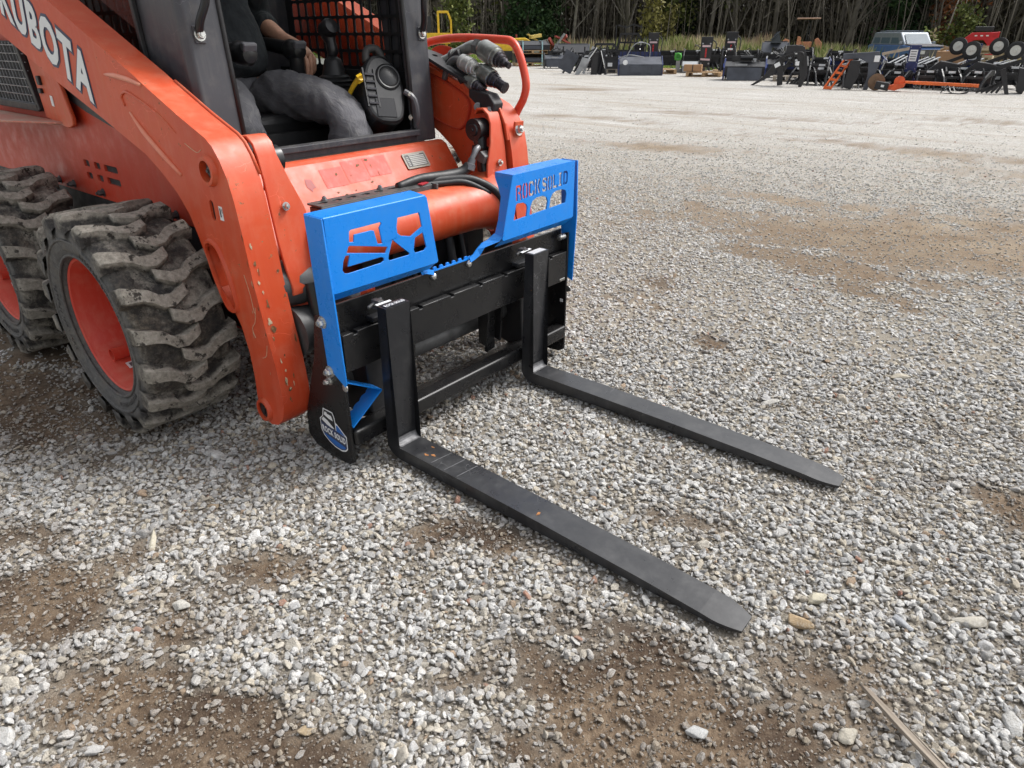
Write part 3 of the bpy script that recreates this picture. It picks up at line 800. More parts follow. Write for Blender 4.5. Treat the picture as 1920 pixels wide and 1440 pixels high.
m.build('fender_ledge', m_paint('dusty_ledge_paint', (.55, .10, .06), (.55, .2, .14), (.48, .36, .28), (.3, .2, .12), .6, chips=.3, dust=.9), LD, bevel=.003)
m = MB(); m.prism([(-1.72, 1.105), (-1.64, 1.075), (-1.48, 1.035), (-1.34, .985), (-1.30, .955), (-1.36, .965), (-1.558, 1.005), (-1.687, 1.04)], 'y', -.098, -.086); m.build('dark_gasket', BLACKM, LD)
m = MB(); m.box((-1.90, -.118, 1.105), (.028, .012, .035)); m.box((-1.915, -.118, 1.065), (.03, .012, .02)); m.build('door_latch', BLACKM, LD, bevel=.003)
m = MB(); m.box((-1.83, -.1135, 1.03), (.024, .002, .04), (0, .1, 0)); m.build('small_decal', WHITE, LD)

# wheels
def tyre_mesh():
    m = MB(); N = 96
    P = [(.2405, -.112), (.2415, -.126), (.252, -.138), (.275, -.150), (.300, -.154), (.325, -.152), (.342, -.146), (.353, -.130), (.358, -.09), (.361, -.04), (.362, 0)]
    P = P + [(r, -y) for r, y in P[::-1][1:]]
    P = P + [(.2405, .10), (.2405, -.10)]
    vs = []
    for i in range(N):
        a = 2 * PI * i / N
        for r, y in P: vs.append((math.sin(a) * r, y, math.cos(a) * r))
    k = len(P); fs = []
    for i in range(N):
        j = (i + 1) % N
        for q in range(k): fs.append((i * k + q, j * k + q, j * k + (q + 1) % k, i * k + (q + 1) % k))
    m.add(vs, fs)
    # raised rings on the sidewall
    for sd in (-1, 1):
        for r0, y in ((.305, .1555), (.252, .143)):
            vs = []; n2 = 4
            for i in range(N):
                a = 2 * PI * i / N
                for dr, dy in ((-.006, -.002), (-.003, .0035), (.003, .0035), (.006, -.002)):
                    vs.append((math.sin(a) * (r0 + dr), sd * (y + dy), math.cos(a) * (r0 + dr)))
            m.add(vs, [(i * 4 + q, ((i + 1) % N) * 4 + q, ((i + 1) % N) * 4 + q + 1, i * 4 + q + 1) for i in range(N) for q in range(3)])
    # lugs
    def P3(r, y, arcm): a = arcm / .375; return (math.sin(a) * r, y, math.cos(a) * r)
    LN = 18; r_ = random.Random(5)
    for sd in (-1, 1):
        for q in range(LN):
            base = (q + (.5 if sd > 0 else 0)) * 2 * PI * .375 / LN
            w0 = .0245 + r_.uniform(-.001, .001); top = .392 + r_.uniform(-.003, .001)
            path = [(-.164, -.004, .318, .338), (-.162, -.003, .335, .378), (-.150, 0, .345, top - .002), (-.105, .010, .352, top), (-.078, .020, .352, top), (-.050, .043, .352, top + .001), (-.015, .046, .352, top + .001), (.024, .028, .352, top), (.036, .020, .352, top - .004)]
            vs = []
            for i, (y, am, rb, rt) in enumerate(path):
                w = w0 * (1.15 if i < 3 else (.92 if 3 <= i < 7 else .85)) + r_.uniform(-.0012, .0012)
                y2 = y * -sd * -1 if sd < 0 else -y
                y2 = y if sd < 0 else -y
                vs += [P3(rb, y2, base + am - w * 1.25), P3(rt, y2, base + am - w * .82), P3(rt, y2, base + am + w * .82), P3(rb, y2, base + am + w * 1.25)]
            n = len(path); fs = []
            for i in range(n - 1):
                for j in range(3): fs.append((i * 4 + j, i * 4 + j + 1, i * 4 + 5 + j, i * 4 + 4 + j))
            fs += [(3, 2, 1, 0), (n * 4 - 4, n * 4 - 3, n * 4 - 2, n * 4 - 1)]
            m.add(vs, fs)
    # a band of short raised marks on the sidewall where the moulded text runs
    for sd in (-1, 1):
        for a0, cnt in ((.3, 16), (2.3, 12), (4.2, 15)):
            for k in range(cnt):
                a = a0 + k * .062; h = r_.choice([.008, .011, .011]); 
                c = Vector((math.sin(a) * .279, sd * .1535, math.cos(a) * .279))
                R = Matrix.Rotation(a, 3, 'Y')
                m.box(c + R @ Vector((-.005, 0, 0)), (.0026, .004, h * 1.6), R)
                if r_.random() < .8: m.box(c + R @ Vector((.001, 0, r_.choice([-1, 0, 1]) * h * .6)), (.009, .004, .0026), R)
    return m

def tyre_material():
    t = NT('muddy_tyre'); p = t.coord('Object'); pg = t.pos()
    sx = t.node('ShaderNodeSeparateXYZ'); t.l.new(p, sx.inputs[0])
    rr = t.math('SQRT', t.math('ADD', t.math('MULTIPLY', sx.outputs['X'], sx.outputs['X']), t.math('MULTIPLY', sx.outputs['Z'], sx.outputs['Z'])))
    onlug = t.ramp(rr, [(.368, 0.0), (.384, 1.0)]); side = t.ramp(rr, [(.325, 1.0), (.345, 0.0)])
    n = t.noise(pg, 9, 7, .72); n2 = t.noise(pg, 55, 6, .75); n3 = t.noise(pg, 3.5, 4, .6)
    rub = t.ramp(n2, [(.3, (.020, .020, .022)), (.7, (.048, .047, .048))])
    mud = t.ramp(n2, [(.25, (.12, .107, .09)), (.45, (.25, .23, .195)), (.72, (.42, .39, .34))])
    brown = t.ramp(n2, [(.3, (.038, .032, .026)), (.5, (.085, .070, .052)), (.75, (.20, .17, .13))])
    a = t.math('ADD', t.math('MULTIPLY', n, 1.0), t.math('MULTIPLY', onlug, .23))
    mask = t.ramp(a, [(.46, 0.0), (.63, 1.0)])
    c = t.mix(t.math('MULTIPLY', t.ramp(n3, [(.4, .2), (.65, .9)]), t.ramp(n2, [(.35, .3), (.55, 1.0)])), rub, brown)
    c = t.mix(mask, c, mud)
    c = t.mix(t.math('MULTIPLY', t.ramp(t.noise(pg, 26, 5, .7), [(.57, 0.0), (.62, 1.0)]), .9), c, (.022, .019, .017))
    sw = t.ramp(n2, [(.3, (.09, .09, .09)), (.7, (.165, .16, .153))])
    c = t.mix(t.math('MULTIPLY', side, .85), c, t.mix(t.ramp(n, [(.48, 0.0), (.66, .8)]), sw, (.15, .135, .115)))
    r = t.mix(mask, (.5, .5, .5), (.95, .95, .95))
    h = t.math('ADD', t.math('MULTIPLY', n, .9), t.math('MULTIPLY', n2, .6))
    return t.out(c, r, 0, t.bump(h, 1.0, .014), .3)
TYRE = tyre_material()
tm = tyre_mesh()
def wheel(first, center, s):
    global W0
    if first:
        m = MB(); N = 48
        P = [(.241, -.112), (.241, -.122), (.236, -.126), (.230, -.122), (.226, -.108), (.217, -.092), (.212, .0), (.205, .06), (.190, .085), (.165, .093), (.10, .095), (.0001, .095)]
        back = [(.0001, .103), (.10, .103), (.17, .10), (.205, .085), (.216, .0), (.222, -.09), (.236, -.10), (.241, -.112)]
        P2 = P + back + [(.236, .10), (.228, .118), (.222, .118)][:0]
        vs = []
        for i in range(N):
            a = 2 * PI * i / N
            for r, y in P2: vs.append((math.sin(a) * r, y, math.cos(a) * r))
        k = len(P2); fs = [(i * k + q, ((i + 1) % N) * k + q, ((i + 1) % N) * k + q + 1, i * k + q + 1) for i in range(N) for q in range(k - 1)]
        m.add(vs, fs)
        W0 = m.build('wheel', RIM, LD, smooth='auto', world=False)
        m = MB(); m.steps((0, .095, 0), (0, -1, 0), [(0, .09), (.02, .085), (.022, .06), (.045, .055), (.047, .03), (.05, .001)], 32); m.build('hub', RIM, W0, smooth='auto', world=False)
        m = MB()
        for k in range(8):
            a = 2 * PI * k / 8; m.bolt((math.sin(a) * .125, .092, math.cos(a) * .125), (0, -1, 0), .014, .018)
        m.build('wheel_nut', STEEL, W0, smooth='auto', world=False)
        # valve guard: a short open tube stub inside the rim, with a paper label beside it
        m = MB(); a = 3.78
        R = Matrix.Rotation(a, 3, 'Y'); pt = R @ Vector((0, 0, .206))
        vs = []
        for rr2 in (.021, .024):
            for yy in (-.085, -.030):
                for i in range(16):
                    t2 = 2 * PI * i / 16; vs.append(pt + R @ Vector((math.cos(t2) * rr2, yy, math.sin(t2) * rr2 - .012)))
        fs = []
        for i in range(16):
            j = (i + 1) % 16
            fs += [(i, j, 16 + j, 16 + i), (32 + i, 48 + i, 48 + j, 32 + j), (i, 32 + i, 32 + j, j)]
        m.add(vs, fs); m.build('valve_guard', RIM, W0, smooth='auto', world=False)
        m = MB(); R2 = Matrix.Rotation(a - .28, 3, 'Y'); m.box(R2 @ Vector((0, -.035, .2105)), (.034, .042, .002), R2); m.build('rim_label', WHITE, W0, world=False)
        m = MB(); m.box(R2 @ Vector((0, -.035, .2088)), (.019, .026, .0008), R2); m.build('rim_label_print', PLGREY, W0, world=False)
        ty = tm.build('tyre', TYRE, W0, world=False, fix=False)
        bm = bmesh.new(); bm.from_mesh(ty.data); bmesh.ops.recalc_face_normals(bm, faces=bm.faces[:]); bm.to_mesh(ty.data); bm.free()
        b = ty.modifiers.new('bevel', 'BEVEL'); b.width = .004; b.segments = 2; b.limit_method = 'ANGLE'; b.angle_limit = math.radians(38)
        auto(ty, 60)
        w = W0
    else:
        w = copy_tree(W0, LD)
    w.location = Vector(center) - Vector(LD.location); w.rotation_euler = (0, 0, 0 if s > 0 else PI)
    return w
wheel(True, (-.93, -.335, .378), 1)
w = wheel(False, (-1.99, -.335, .378), 1); w.rotation_euler = (0, .5, 0)
wheel(False, (-.93, mirY(-.335, -1), .378), -1); wheel(False, (-1.99, mirY(-.335, -1), .378), -1)

# ---- cab
cab = []
def cabpost(s):
    m = MB(); o = 1 if s > 0 else -1
    # front face 13 cm wide, side face 27 cm deep, leaning back
    a, b = mirY(-.065, s), mirY(.072, s)
    z0, z1 = .862, 2.0; k = .055
    def sh(x, z): return x - (z - z0) * k
    sec = [(-.715, b), (-.715, a + .02 * o), (-.735, a), (-1.00, a), (-1.00, a + .012 * o), (-.76, a + .012 * o), (-.745, b - .0)]
    sec = [(x, y) for x, y in sec]
    vs = [(sh(x, z0), y, z0) for x, y in sec] + [(sh(x, z1) , y, z1) for x, y in sec]
    n = len(sec); m.add(vs, [list(range(n))[::-1], list(range(n, 2 * n))] + [(i, (i + 1) % n, n + (i + 1) % n, n + i) for i in range(n)])
    p = m.build('cab_post', CABGREY, LD, bevel=.008, seg=3)
    # rubber seal on the inner edge
    m = MB(); m.tube([(sh(-.716, z), b + .002 * o, z) for z in (z0 + .02, 1.2, 1.6, z1 - .02)], .009, 8); m.build('edge_seal', RUBBER, p, smooth=True)
    # grab handle
    yb = mirY(-.012, s)
    m = MB(); m.tube([(sh(-.712, 1.27), yb, 1.268), (sh(-.690, 1.30), yb, 1.31), (sh(-.660, 1.38), yb + .02 * o, 1.38), (sh(-.65, 1.5), yb + .02 * o, 1.5), (sh(-.66, 1.7), yb + .02 * o, 1.7), (sh(-.712, 1.78), yb, 1.80)], .013, 10, sub=4)
    m.build('grab_handle', PLASTIC, p, smooth=True)
    m = MB(); m.box((sh(-.713, 1.275), yb, 1.272), (.006, .036, .05), (0, -.06, 0)); m.build('handle_foot', CABGREY, p, bevel=.002)
    m = MB(); m.bolt((sh(-.708, 1.27), yb, 1.272), (1, 0, .05), .013, .012); m.build('handle_bolt', ZINC, p, smooth='auto')
for s in (1, -1): cabpost(s)
m = MB(); m.box((-.712, YC, .902), (.045, .80, .022)); m.box((-.725, YC, .878), (.03, .80, .035)); m.build('door_sill', CABGREY, LD, bevel=.003)
m = MB(); m.box((-.716, YC, .858), (.03, .86, .018)); m.build('sill_seal', m_plain('dirty_seal', (.05, .045, .04), .8, 0, .4), LD)
m = MB(); m.box((-1.0, YC, 1.995), (.9, 1.03, .05)); m.build('cab_roof', CABGREY, LD, bevel=.01)
m = MB(); m.box((-1.72, YC, 1.45), (.04, 1.03, 1.1)); m.box((-1.25, -.05, 2.0), (.9, .02, .06)); m.build('cab_rear_frame', CABGREY, LD, bevel=.006)
# cab floor, dark tub
m = MB(); m.box((-1.22, YC, .60), (.95, .80, .02)); m.box((-1.70, YC, .85), (.02, .92, .5)); m.box((-1.22, .905, .86), (.95, .02, .54)); m.box((-1.22, .02, .86), (.95, .02, .54))
m.box((-1.30, YC, .76), (.50, .56, .30)); m.build('cab_tub', DARKIN, LD)
m = MB(); m.box((-.86, .84, .88), (.25, .12, .012)); m.build('cab_shelf', STEELD, LD)
m = MB(); m.box((-.80, .72, .84), (.10, .20, .03), (0, 0, .2)); m.build('cab_floor_panel', ORANGE_DEEP, LD)
# side screens of the cab: steel sheet with rounded rectangular openings, glass outside
def sidescreen(s):
    y = mirY(-.045, s)
    hs = []
    x0, z0 = -1.66, 1.135; nx_, nz = 15, 12; px_, pz = .058, .068
    for i in range(nx_):
        for j in range(nz):
            x = x0 + i * px_ ; z = z0 + j * pz
            if x + px_ > -.775 - (z - .86) * .055 or x > -.80: continue
            hs.append(rrect(x + .006, z + .006, x + px_ - .006, z + pz - .006, .008, 2))
    o = plate('side_screen_grid', [[(-1.70, 1.05), (-.765, 1.05), (-.82, 1.985), (-1.70, 1.985)]] + hs, .006, mxz(y), BLACKM, LD)
    m = MB(); yg = y + (-.03 if s > 0 else .03)
    m.add([(-1.70, yg, 1.10), (-.99, yg, 1.10), (-1.03, yg, 1.97), (-1.70, yg, 1.97)], [(0, 1, 2, 3)])
    m.build('side_glass', GLASS, LD)
    m = MB(); m.bar((-.985, yg, 1.05), (-1.035, yg, 1.98), .02, .016, (0, 1, 0)); m.bar((-.985, yg, 1.085), (-1.7, yg, 1.085), .03, .016, (0, 1, 0)); m.build('glass_frame', RUBBER, LD, bevel=.003)
tg = NT('tinted_glass')
tb = tg.node('ShaderNodeBsdfTransparent'); tb.inputs[0].default_value = (.42, .45, .44, 1)
gl = tg.node('ShaderNodeBsdfGlossy'); gl.inputs['Roughness'].default_value = .02; gl.inputs['Color'].default_value = (.9, .9, .9, 1)
fr = tg.node('ShaderNodeFresnel'); fr.inputs['IOR'].default_value = 1.45
mx = tg.node('ShaderNodeMixShader'); tg.l.new(fr.outputs[0], mx.inputs[0]); tg.l.new(tb.outputs[0], mx.inputs[1]); tg.l.new(gl.outputs[0], mx.inputs[2])
tg.l.new(mx.outputs[0], tg.n['Material Output'].inputs['Surface'])
GLASS = tg.m
for s in (1, -1): sidescreen(s)
# seat
m = MB(); m.box((-1.32, YC, .93), (.46, .50, .09)); m.box((-1.575, YC, 1.22), (.10, .50, .62), (0, -.14, 0)); m.build('seat', PLASTIC, LD, bevel=.03, seg=3)
m = MB()
for y in (.235, .64):
    m.g(); m.tube([(-1.62, y, 1.24), (-1.4, y, 1.235), (-1.21 if y > .5 else -.93, y, 1.215)], [.024, .027, .030], 12)
m.build('arm_bar', PLASTIC, LD, smooth='auto')
m = MB()
for y, x in ((.235, -.93), (.64, -1.21)):
    m.g(); m.steps((x - .03, y, 1.215), (1, 0, -.08), [(0, .030), (.02, .041), (.075, .040), (.092, .028), (.098, .005)], 16)
    if y > .5: m.tube([(x + .03, y, 1.20), (x + .025, y, 1.12), (x - .03, y, 1.06)], [.032, .034, .03], 10)
m.build('bar_grip', PLASTIC, LD, smooth='auto')
m = MB()
for y, x in ((.235, -.93), (.64, -1.21)): m.g(); m.box((x + .060, y, 1.232), (.022, .056, .030), (0, .4, 0))
m.build('bar_switch', PLGREY, LD, bevel=.006)
# joystick with bellows
J = Vector((-1.07, .74, 1.05))
m = MB(); m.steps(J, (0, 0, 1), [(0, .085), (.012, .088), (.020, .078), (.028, .083), (.036, .070), (.044, .076), (.052, .064), (.060, .066), (.068, .052), (.11, .040), (.125, .036), (.13, .030)], 24)
m.build('stick_boot', RUBBER, LD, smooth='auto')
m = MB(); m.tube([J + Vector((0, 0, .12)), J + Vector((0, 0, .14)), J + Vector((.005, 0, .16)), J + Vector((.0, 0, .19)), J + Vector((-.010, 0, .215)), J + Vector((-.015, 0, .235))], [.036, .020, .024, .022, .032, .034], 14, sub=3)
m.steps(J + Vector((-.035, 0, .228)), (.9, -.1, .35), [(0, .025), (.01, .036), (.05, .037), (.07, .028), (.075, .004)], 18)
m.build('control_stick', PLASTIC, LD, smooth='auto')
m = MB(); m.box((-1.15, .80, 1.00), (.55, .16, .10), (0, .04, 0)); m.build('side_console', PLASTIC, LD, bevel=.015)
m = MB(); m.tube([(-.895, .66, 1.035), (-.865, .66, 1.070), (-.83, .66, 1.100), (-.80, .66, 1.118)], [.008, .009, .010, .012], 8, sub=3); m.box((-.805, .66, 1.115), (.012, .022, .035), (.5, .6, 0)); m.build('yellow_lever', YELLOW, LD, smooth='auto')
# instrument / vent pod
Mp = plane_matrix((-.80, .765, 1.045), (.30, .93, -.10), (-.36, .42, .86)) @ Matrix.Scale(1.12, 4)
def pod(name, fn, mat, parent, bevel=0, **k):
    m = MB(); fn(m); o = m.build(name, mat, parent, bevel=bevel, world=(parent is LD), **k); o.data.transform(Mp); return o
pod_o = pod('vent_pod', lambda m: m.prism(smooth_poly([(-.075, -.11), (.045, -.12), (.075, -.05), (.080, .06), (.05, .12), (.0, .145), (-.055, .12), (-.09, .02)], 2), 'z', -.11, .035), PLASTIC, LD, bevel=.018, seg=3)
pod('speaker_cover', lambda m: m.steps((.02, .055, .02), (0, 0, 1), [(0, .048), (.018, .048), (.022, .042), (.021, .038), (.026, .030), (.027, .001)], 28), PLASTIC, pod_o, smooth='auto')
pod('display', lambda m: m.box((-.01, -.06, .036), (.075, .07, .004)), m_plain('display_glass', (.01, .01, .012), .15), pod_o, bevel=.003)
def louv(m):
    for k in range(5): m.box((-.055, -.045 + k * .026, .038), (.036, .006, .012), (.5, 0, 0))
pod('air_louvre', louv, PLGREY, pod_o)
pod('vent_frame', lambda m: (m.box((-.076, .01, .036), (.006, .14, .008)), m.box((-.034, .01, .036), (.006, .14, .008))), PLASTIC, pod_o)
pod('pod_handle', lambda m: m.tube([(-.04, .12, 0), (-.03, .165, 0), (.01, .175, 0), (.03, .13, 0)], .014, 10, sub=4), m_plain('worn_grey_plastic', (.06, .058, .055), .6, 0, .3), pod_o, smooth=True)
m = MB(); m.tube([(-.735, .83, 1.06), (-.70, .85, 1.03), (-.70, .86, .95), (-.74, .86, .90)], .012, 8, sub=3); m.box((-.72, .86, .98), (.03, .02, .10)); m.build('pod_bracket', PLGREY, LD, smooth='auto')
m = MB()
for p in ((-.715, .84, 1.05), (-.725, .85, .96)): m.bolt(p, (.6, -.8, 0), .008, .009)
m.build('bracket_bolt', ZINC, LD, smooth='auto')
# pedals in the foot well
m = MB()
for y in (.20, .33): m.g(); m.box((-.83, y, .74), (.09, .10, .012), (0, -.5, 0)); m.tube([(-.86, y, .73), (-.88, y, .62)], .010, 8)
m.tube([(-.80, .16, .80), (-.80, .25, .82), (-.80, .30, .80)], .012, 8); m.build('pedal', BLACKM, LD, bevel=.002)
m = MB(); m.box((-.81, .22, .835), (.05, .07, .035)); m.build('pedal_linkage', BLACKM, LD, bevel=.006)

# guard rail of round tube on the far arm
m = MB(); yr = 1.165
m.tube([(-1.10, yr, 1.16), (-.98, yr, 1.215), (-.90, yr, 1.242), (-.73, yr, 1.256), (-.50, yr, 1.250), (-.435, yr, 1.240), (-.40, yr, 1.200), (-.375, yr, 1.14), (-.362, yr, 1.08), (-.375, yr, 1.03), (-.405, yr, .985), (-.415, yr - .01, .955)], .0165, 14, sub=5)
m.build('guard_rail', m_paint('rail_paint', (.62, .045, .018), (.68, .08, .035), (.6, .25, .16), (.5, .42, .36), .35, chips=.8, dust=.25), LD, smooth=True)
m = MB(); m.box((-.62, yr - .005, 1.243), (.17, .03, .006)); m.prism([(-.46, .93), (-.415, .97), (-.37, .93), (-.37, .87), (-.40, .855), (-.455, .90)], 'y', yr - .03, yr - .018); m.box((-.350, 1.098, .915), (.010, .055, .07), (0, .12, 0)); m.build('rail_foot', ORANGE, LD, bevel=.002)
m = MB(); m.bolt((-.343, 1.095, .918), (1, 0, .15), .017, .016); m.build('rail_bolt', ZINC, LD, smooth='auto')
# hydraulic couplers on a black bracket
o = plate('coupler_bracket', [smooth_poly([(-.84, 1.00), (-.76, .985), (-.60, .985), (-.50, .99), (-.455, 1.03), (-.48, 1.08), (-.62, 1.115), (-.78, 1.10), (-.85, 1.06)], 2), arc(-.775, 1.045, .013, 0, 360, 12)[:-1]], .012,
          Matrix.Translation((-.66, 0, 1.143)) @ Matrix.Rotation(math.radians(21), 4, 'Y') @ Matrix.Translation((.66, 0, 0)), BLACKM, LD, bevel=.004)
m = MB(); m.bar((-.70, 1.06, 1.14), (-.62, 1.06, 1.19), .03, .06); m.bar((-.62, 1.04, 1.10), (-.55, 1.04, 1.16), .03, .05); m.build('coupler_stand', BLACKM, LD, bevel=.005)
m = MB(); m.prism([(-.53, 1.075), (-.42, 1.055), (-.39, 1.02), (-.40, .985), (-.46, .99), (-.53, 1.04)], 'y', .995, 1.055); m.build('coupler_block', BLACKM, LD, bevel=.006)
m = MB()
for q in ((-.475, .992, 1.005), (-.415, .992, .992)): m.bolt(q, (.5, -.8, .1), .012, .012)
m.build('block_bolt', STEEL, LD, smooth='auto')
DK = m_plain('dark_plated_steel', (.07, .065, .075), .28, .7, .3, .1, 25)
cp = m_plain('zinc_plated_steel', (.30, .31, .29), .33, .75, .35, .2, 30)
PALE = m_plain('pale_steel', (.46, .46, .44), .35, .5, .25, .15, 30)
def coupler(a, d, prof, tip=99, mat=None):
    """body rings in one metal, the nose beyond `tip` in a darker one"""
    k = [i for i, (t_, r_) in enumerate(prof) if t_ >= tip]
    cut = k[0] if k else len(prof)
    m = MB(); m.steps(a, d, prof[:cut], 24); c_ = m.build('hydraulic_coupler', mat or cp, LD); auto(c_, 25)
    if k:
        m = MB(); m.steps(a, d, [(prof[cut - 1][0] - .002, prof[cut][1])] + prof[cut:], 24); n_ = m.build('coupler_nose', DK, c_, world=False); auto(n_, 25)
    return c_
m = MB(); m.tube([(-.76, 1.07, 1.155), (-.72, 1.085, 1.172), (-.67, 1.09, 1.195), (-.625, 1.09, 1.212), (-.59, 1.09, 1.222), (-.56, 1.09, 1.222)], [.026, .026, .026, .025, .026, .026], 16, sub=4); m.build('elbow_pipe', cp, LD, smooth=True)
m = MB(); m.steps((-.70, 1.088, 1.183), (1, 0, .42), [(0, .027), (.0, .030), (.018, .030), (.018, .027)], 20); m.steps((-.57, 1.09, 1.223), (1, 0, -.12), [(0, .027), (0, .032), (.022, .032), (.022, .027)], 6); e_ = m.build('pipe_collar', STEELD, LD); auto(e_, 25)
coupler((-.545, 1.09, 1.222), (1, -.05, -.40), [(0, .026), (.012, .026), (.014, .036), (.022, .040), (.085, .042), (.092, .042), (.094, .037), (.108, .037), (.110, .032), (.122, .031), (.124, .026), (.138, .025), (.140, .019), (.152, .018), (.158, .013), (.176, .013), (.178, .004)], .122)
m = MB(); m.tube([(-.70, 1.04, 1.13), (-.67, 1.045, 1.165), (-.64, 1.045, 1.175), (-.61, 1.042, 1.170)], [.014, .016, .017, .018], 12, sub=3); m.tube([(-.69, 1.02, 1.10), (-.675, 1.02, 1.135), (-.655, 1.02, 1.140), (-.585, 1.02, 1.108), (-.55, 1.02, 1.095)], [.012, .013, .013, .012, .014], 12, sub=3); m.build('pressure_pipe', STEELD, LD, smooth=True)
coupler((-.61, 1.04, 1.172), (1, -.14, -.30), [(0, .020), (.012, .020), (.012, .031), (.032, .033), (.034, .029), (.042, .029), (.044, .033), (.074, .033), (.076, .027), (.094, .026), (.096, .021), (.104, .020), (.103, .013), (.085, .012)], mat=PALE)
coupler((-.565, 1.02, 1.105), (1, -.10, -.36), [(0, .017), (.015, .017), (.015, .023), (.030, .026), (.060, .026), (.062, .022), (.072, .022), (.074, .018), (.090, .018), (.092, .014), (.104, .012), (.106, .002)], .070)
coupler((-.53, 1.065, 1.140), (1, -.06, -.44), [(0, .026), (.02, .030), (.022, .036), (.078, .036), (.080, .031), (.092, .031), (.094, .026), (.112, .025), (.114, .021), (.150, .021), (.152, .023), (.160, .023), (.162, .018), (.163, .002)], .092)
m = MB(); m.prism(smooth_poly([(-.92, 1.17), (-.87, 1.225), (-.78, 1.228), (-.71, 1.19), (-.72, 1.15), (-.9, 1.14)], 2), 'y', 1.14, 1.15); m.build('pressed_guard', ORANGE_DEEP, LD, bevel=.003)
# hoses by the far tower
m = MB(); m.tube([(-.40, .905, .862), (-.395, .885, .855), (-.395, .865, .830), (-.40, .850, .805)], [.012, .012, .011, .012], 12, sub=4); m.steps((-.395, .862, .825), (-.1, -.35, -.93), [(0, .015), (.02, .016), (.022, .021), (.045, .021), (.046, .017)], 16); m.build('hose_fitting', STEEL, LD, smooth='auto')
m = MB(); m.tube([(-.402, .850, .80), (-.415, .82, .775), (-.43, .76, .768), (-.435, .68, .772), (-.44, .60, .775), (-.445, .5, .762)], [.019, .022, .024, .022, .018, .015], 14, sub=5); m.build('hydraulic_hose', RUBBER, LD, smooth=True)
m = MB(); m.tube([(-.44, .64, .760), (-.40, .74, .762), (-.35, .82, .752), (-.285, .885, .70), (-.262, .905, .62), (-.262, .905, .54), (-.27, .90, .44)], .0165, 12, sub=5); m.build('hydraulic_hose', RUBBER, LD, smooth=True)
m = MB(); m.tube([(-.43, .62, .752), (-.40, .70, .752), (-.36, .78, .748), (-.30, .86, .70)], .012, 12, sub=5); m.build('hydraulic_hose', RUBBER, LD, smooth=True)
m = MB(); m.prism([(-.42, .835), (-.385, .85), (-.36, .83), (-.37, .80), (-.41, .81)], 'y', .90, .94); m.build('hose_bracket', STEELD, LD, bevel=.003)
# quick-attach frame and the dark pipe work behind the fork carriage
m = MB()
for y in (.06, .87):
    m.prism([(-.115, .50), (-.16, .54), (-.30, .50), (-.33, .36), (-.28, .12), (-.14, .08), (-.10, .12)], 'y', y - .05, y + .05)
m.box((-.16, YC, .47), (.05, .85, .07)); m.build('quick_coupler', BLACKM, LD, bevel=.006)
m = MB(); m.tube([(-.22, -.02, .235), (-.22, .95, .235)], .040, 24); m.build('coupler_tube', STEELD, LD, smooth='auto')
m = MB()
for y, x in ((.46, -.27), (.53, -.25), (.66, -.26), (.72, -.25)): m.g(); m.tube([(x - .10, y, .60), (x - .08, y, .50), (x - .07, y + .004, .40), (x - .08, y, .26)], .011 if y != .66 else .019, 10, sub=4)
m.build('hanging_hose', RUBBER, LD, smooth=True)
m = MB(); m.box((-.42, .60, .47), (.03, .66, .26)); m.box((-.39, .58, .47), (.03, .07, .30)); m.box((-.39, .78, .47), (.03, .05, .30)); m.box((-.40, .42, .47), (.03, .04, .30))
m.build('belly_plate', BLACKM, LD, bevel=.004)
m = MB(); m.prism([(-.14, .50), (-.10, .53), (-.10, .60), (-.13, .60)], 'y', .04, .075); m.g(); m.prism([(-.14, .50), (-.10, .53), (-.10, .60), (-.13, .60)], 'y', .80, .845); m.build('latch_handle', ORANGE, LD, bevel=.003)
m = MB(); m.tube([(-.385, -.13, .55), (-.36, .02, .55)], [.075, .075], 24); m.tube([(-.33, -.10, .40), (-.33, .0, .40)], [.085, .07], 20); m.build('pivot_housing', STEELD, LD, smooth='auto')
# ------------------------------------------------------------------ fork carriage with blue guards
CA = thing('fork_carriage', 'black steel fork carriage with blue guards bolted on, at the front of the loader', 'fork carriage', (-.08, .465, 0))
LEAN = .0
def lean(o):
    """whole frame leans very slightly forward, as the photo shows"""
    o.data.transform(Matrix(((1, 0, LEAN, 0), (0, 1, .006, 0), (0, 0, 1, 0), (0, 0, 0, 1)))); return o
SP = [(-.045, .02), (-.07, .004), (-.13, .000), (-.245, .012), (-.285, .045), (-.282, .12), (-.235, .245), (-.19, .36), (-.165, .475), (-.155, .51), (-.045, .545), (-.045, .30)]
for s in (1, -1):
    y = mirY(-.122, s)
    hs = [arc(-.140, .170, .001, 0, 360, 6)[:-1]]
    o = lean(plate('side_plate', [SP], .010, mxz(y), BLACKP, CA, bevel=.0015))
# far plate stamped hole: small square opening showing ground
m = MB(); m.box((-.065, 1.046, .245), (.014, .002, .014)); lean(m.build('plate_hole', WHITE, CA))
m = MB(); m.box((-.085, YC, .499), (.010, 1.165, .112)); m.box((-.120, YC, .447), (.075, 1.165, .008)); lean(m.build('upper_plate', BLACKP, CA, bevel=.0015))
# notched fork rail
nt = []
L = []
z1, z0 = .466, .342; ys = [-.115 + .0] ; x = -.115
L.append((-.113, z0)); L.append((1.043, z0)); L.append((1.043, z1))
for yk in (.936, .80, .651, .51, .36, .21, .07, -.065):
    L += [(yk + .009, z1), (yk + .009, z1 - .009), (yk - .007, z1 - .009), (yk - .007, z1)]
L.append((-.113, z1))
lean(plate('fork_rail', [L], .026, plane_matrix((-.058, 0, 0), (0, 1, 0), (0, 0, 1)), BLACKP, CA, bevel=.002))
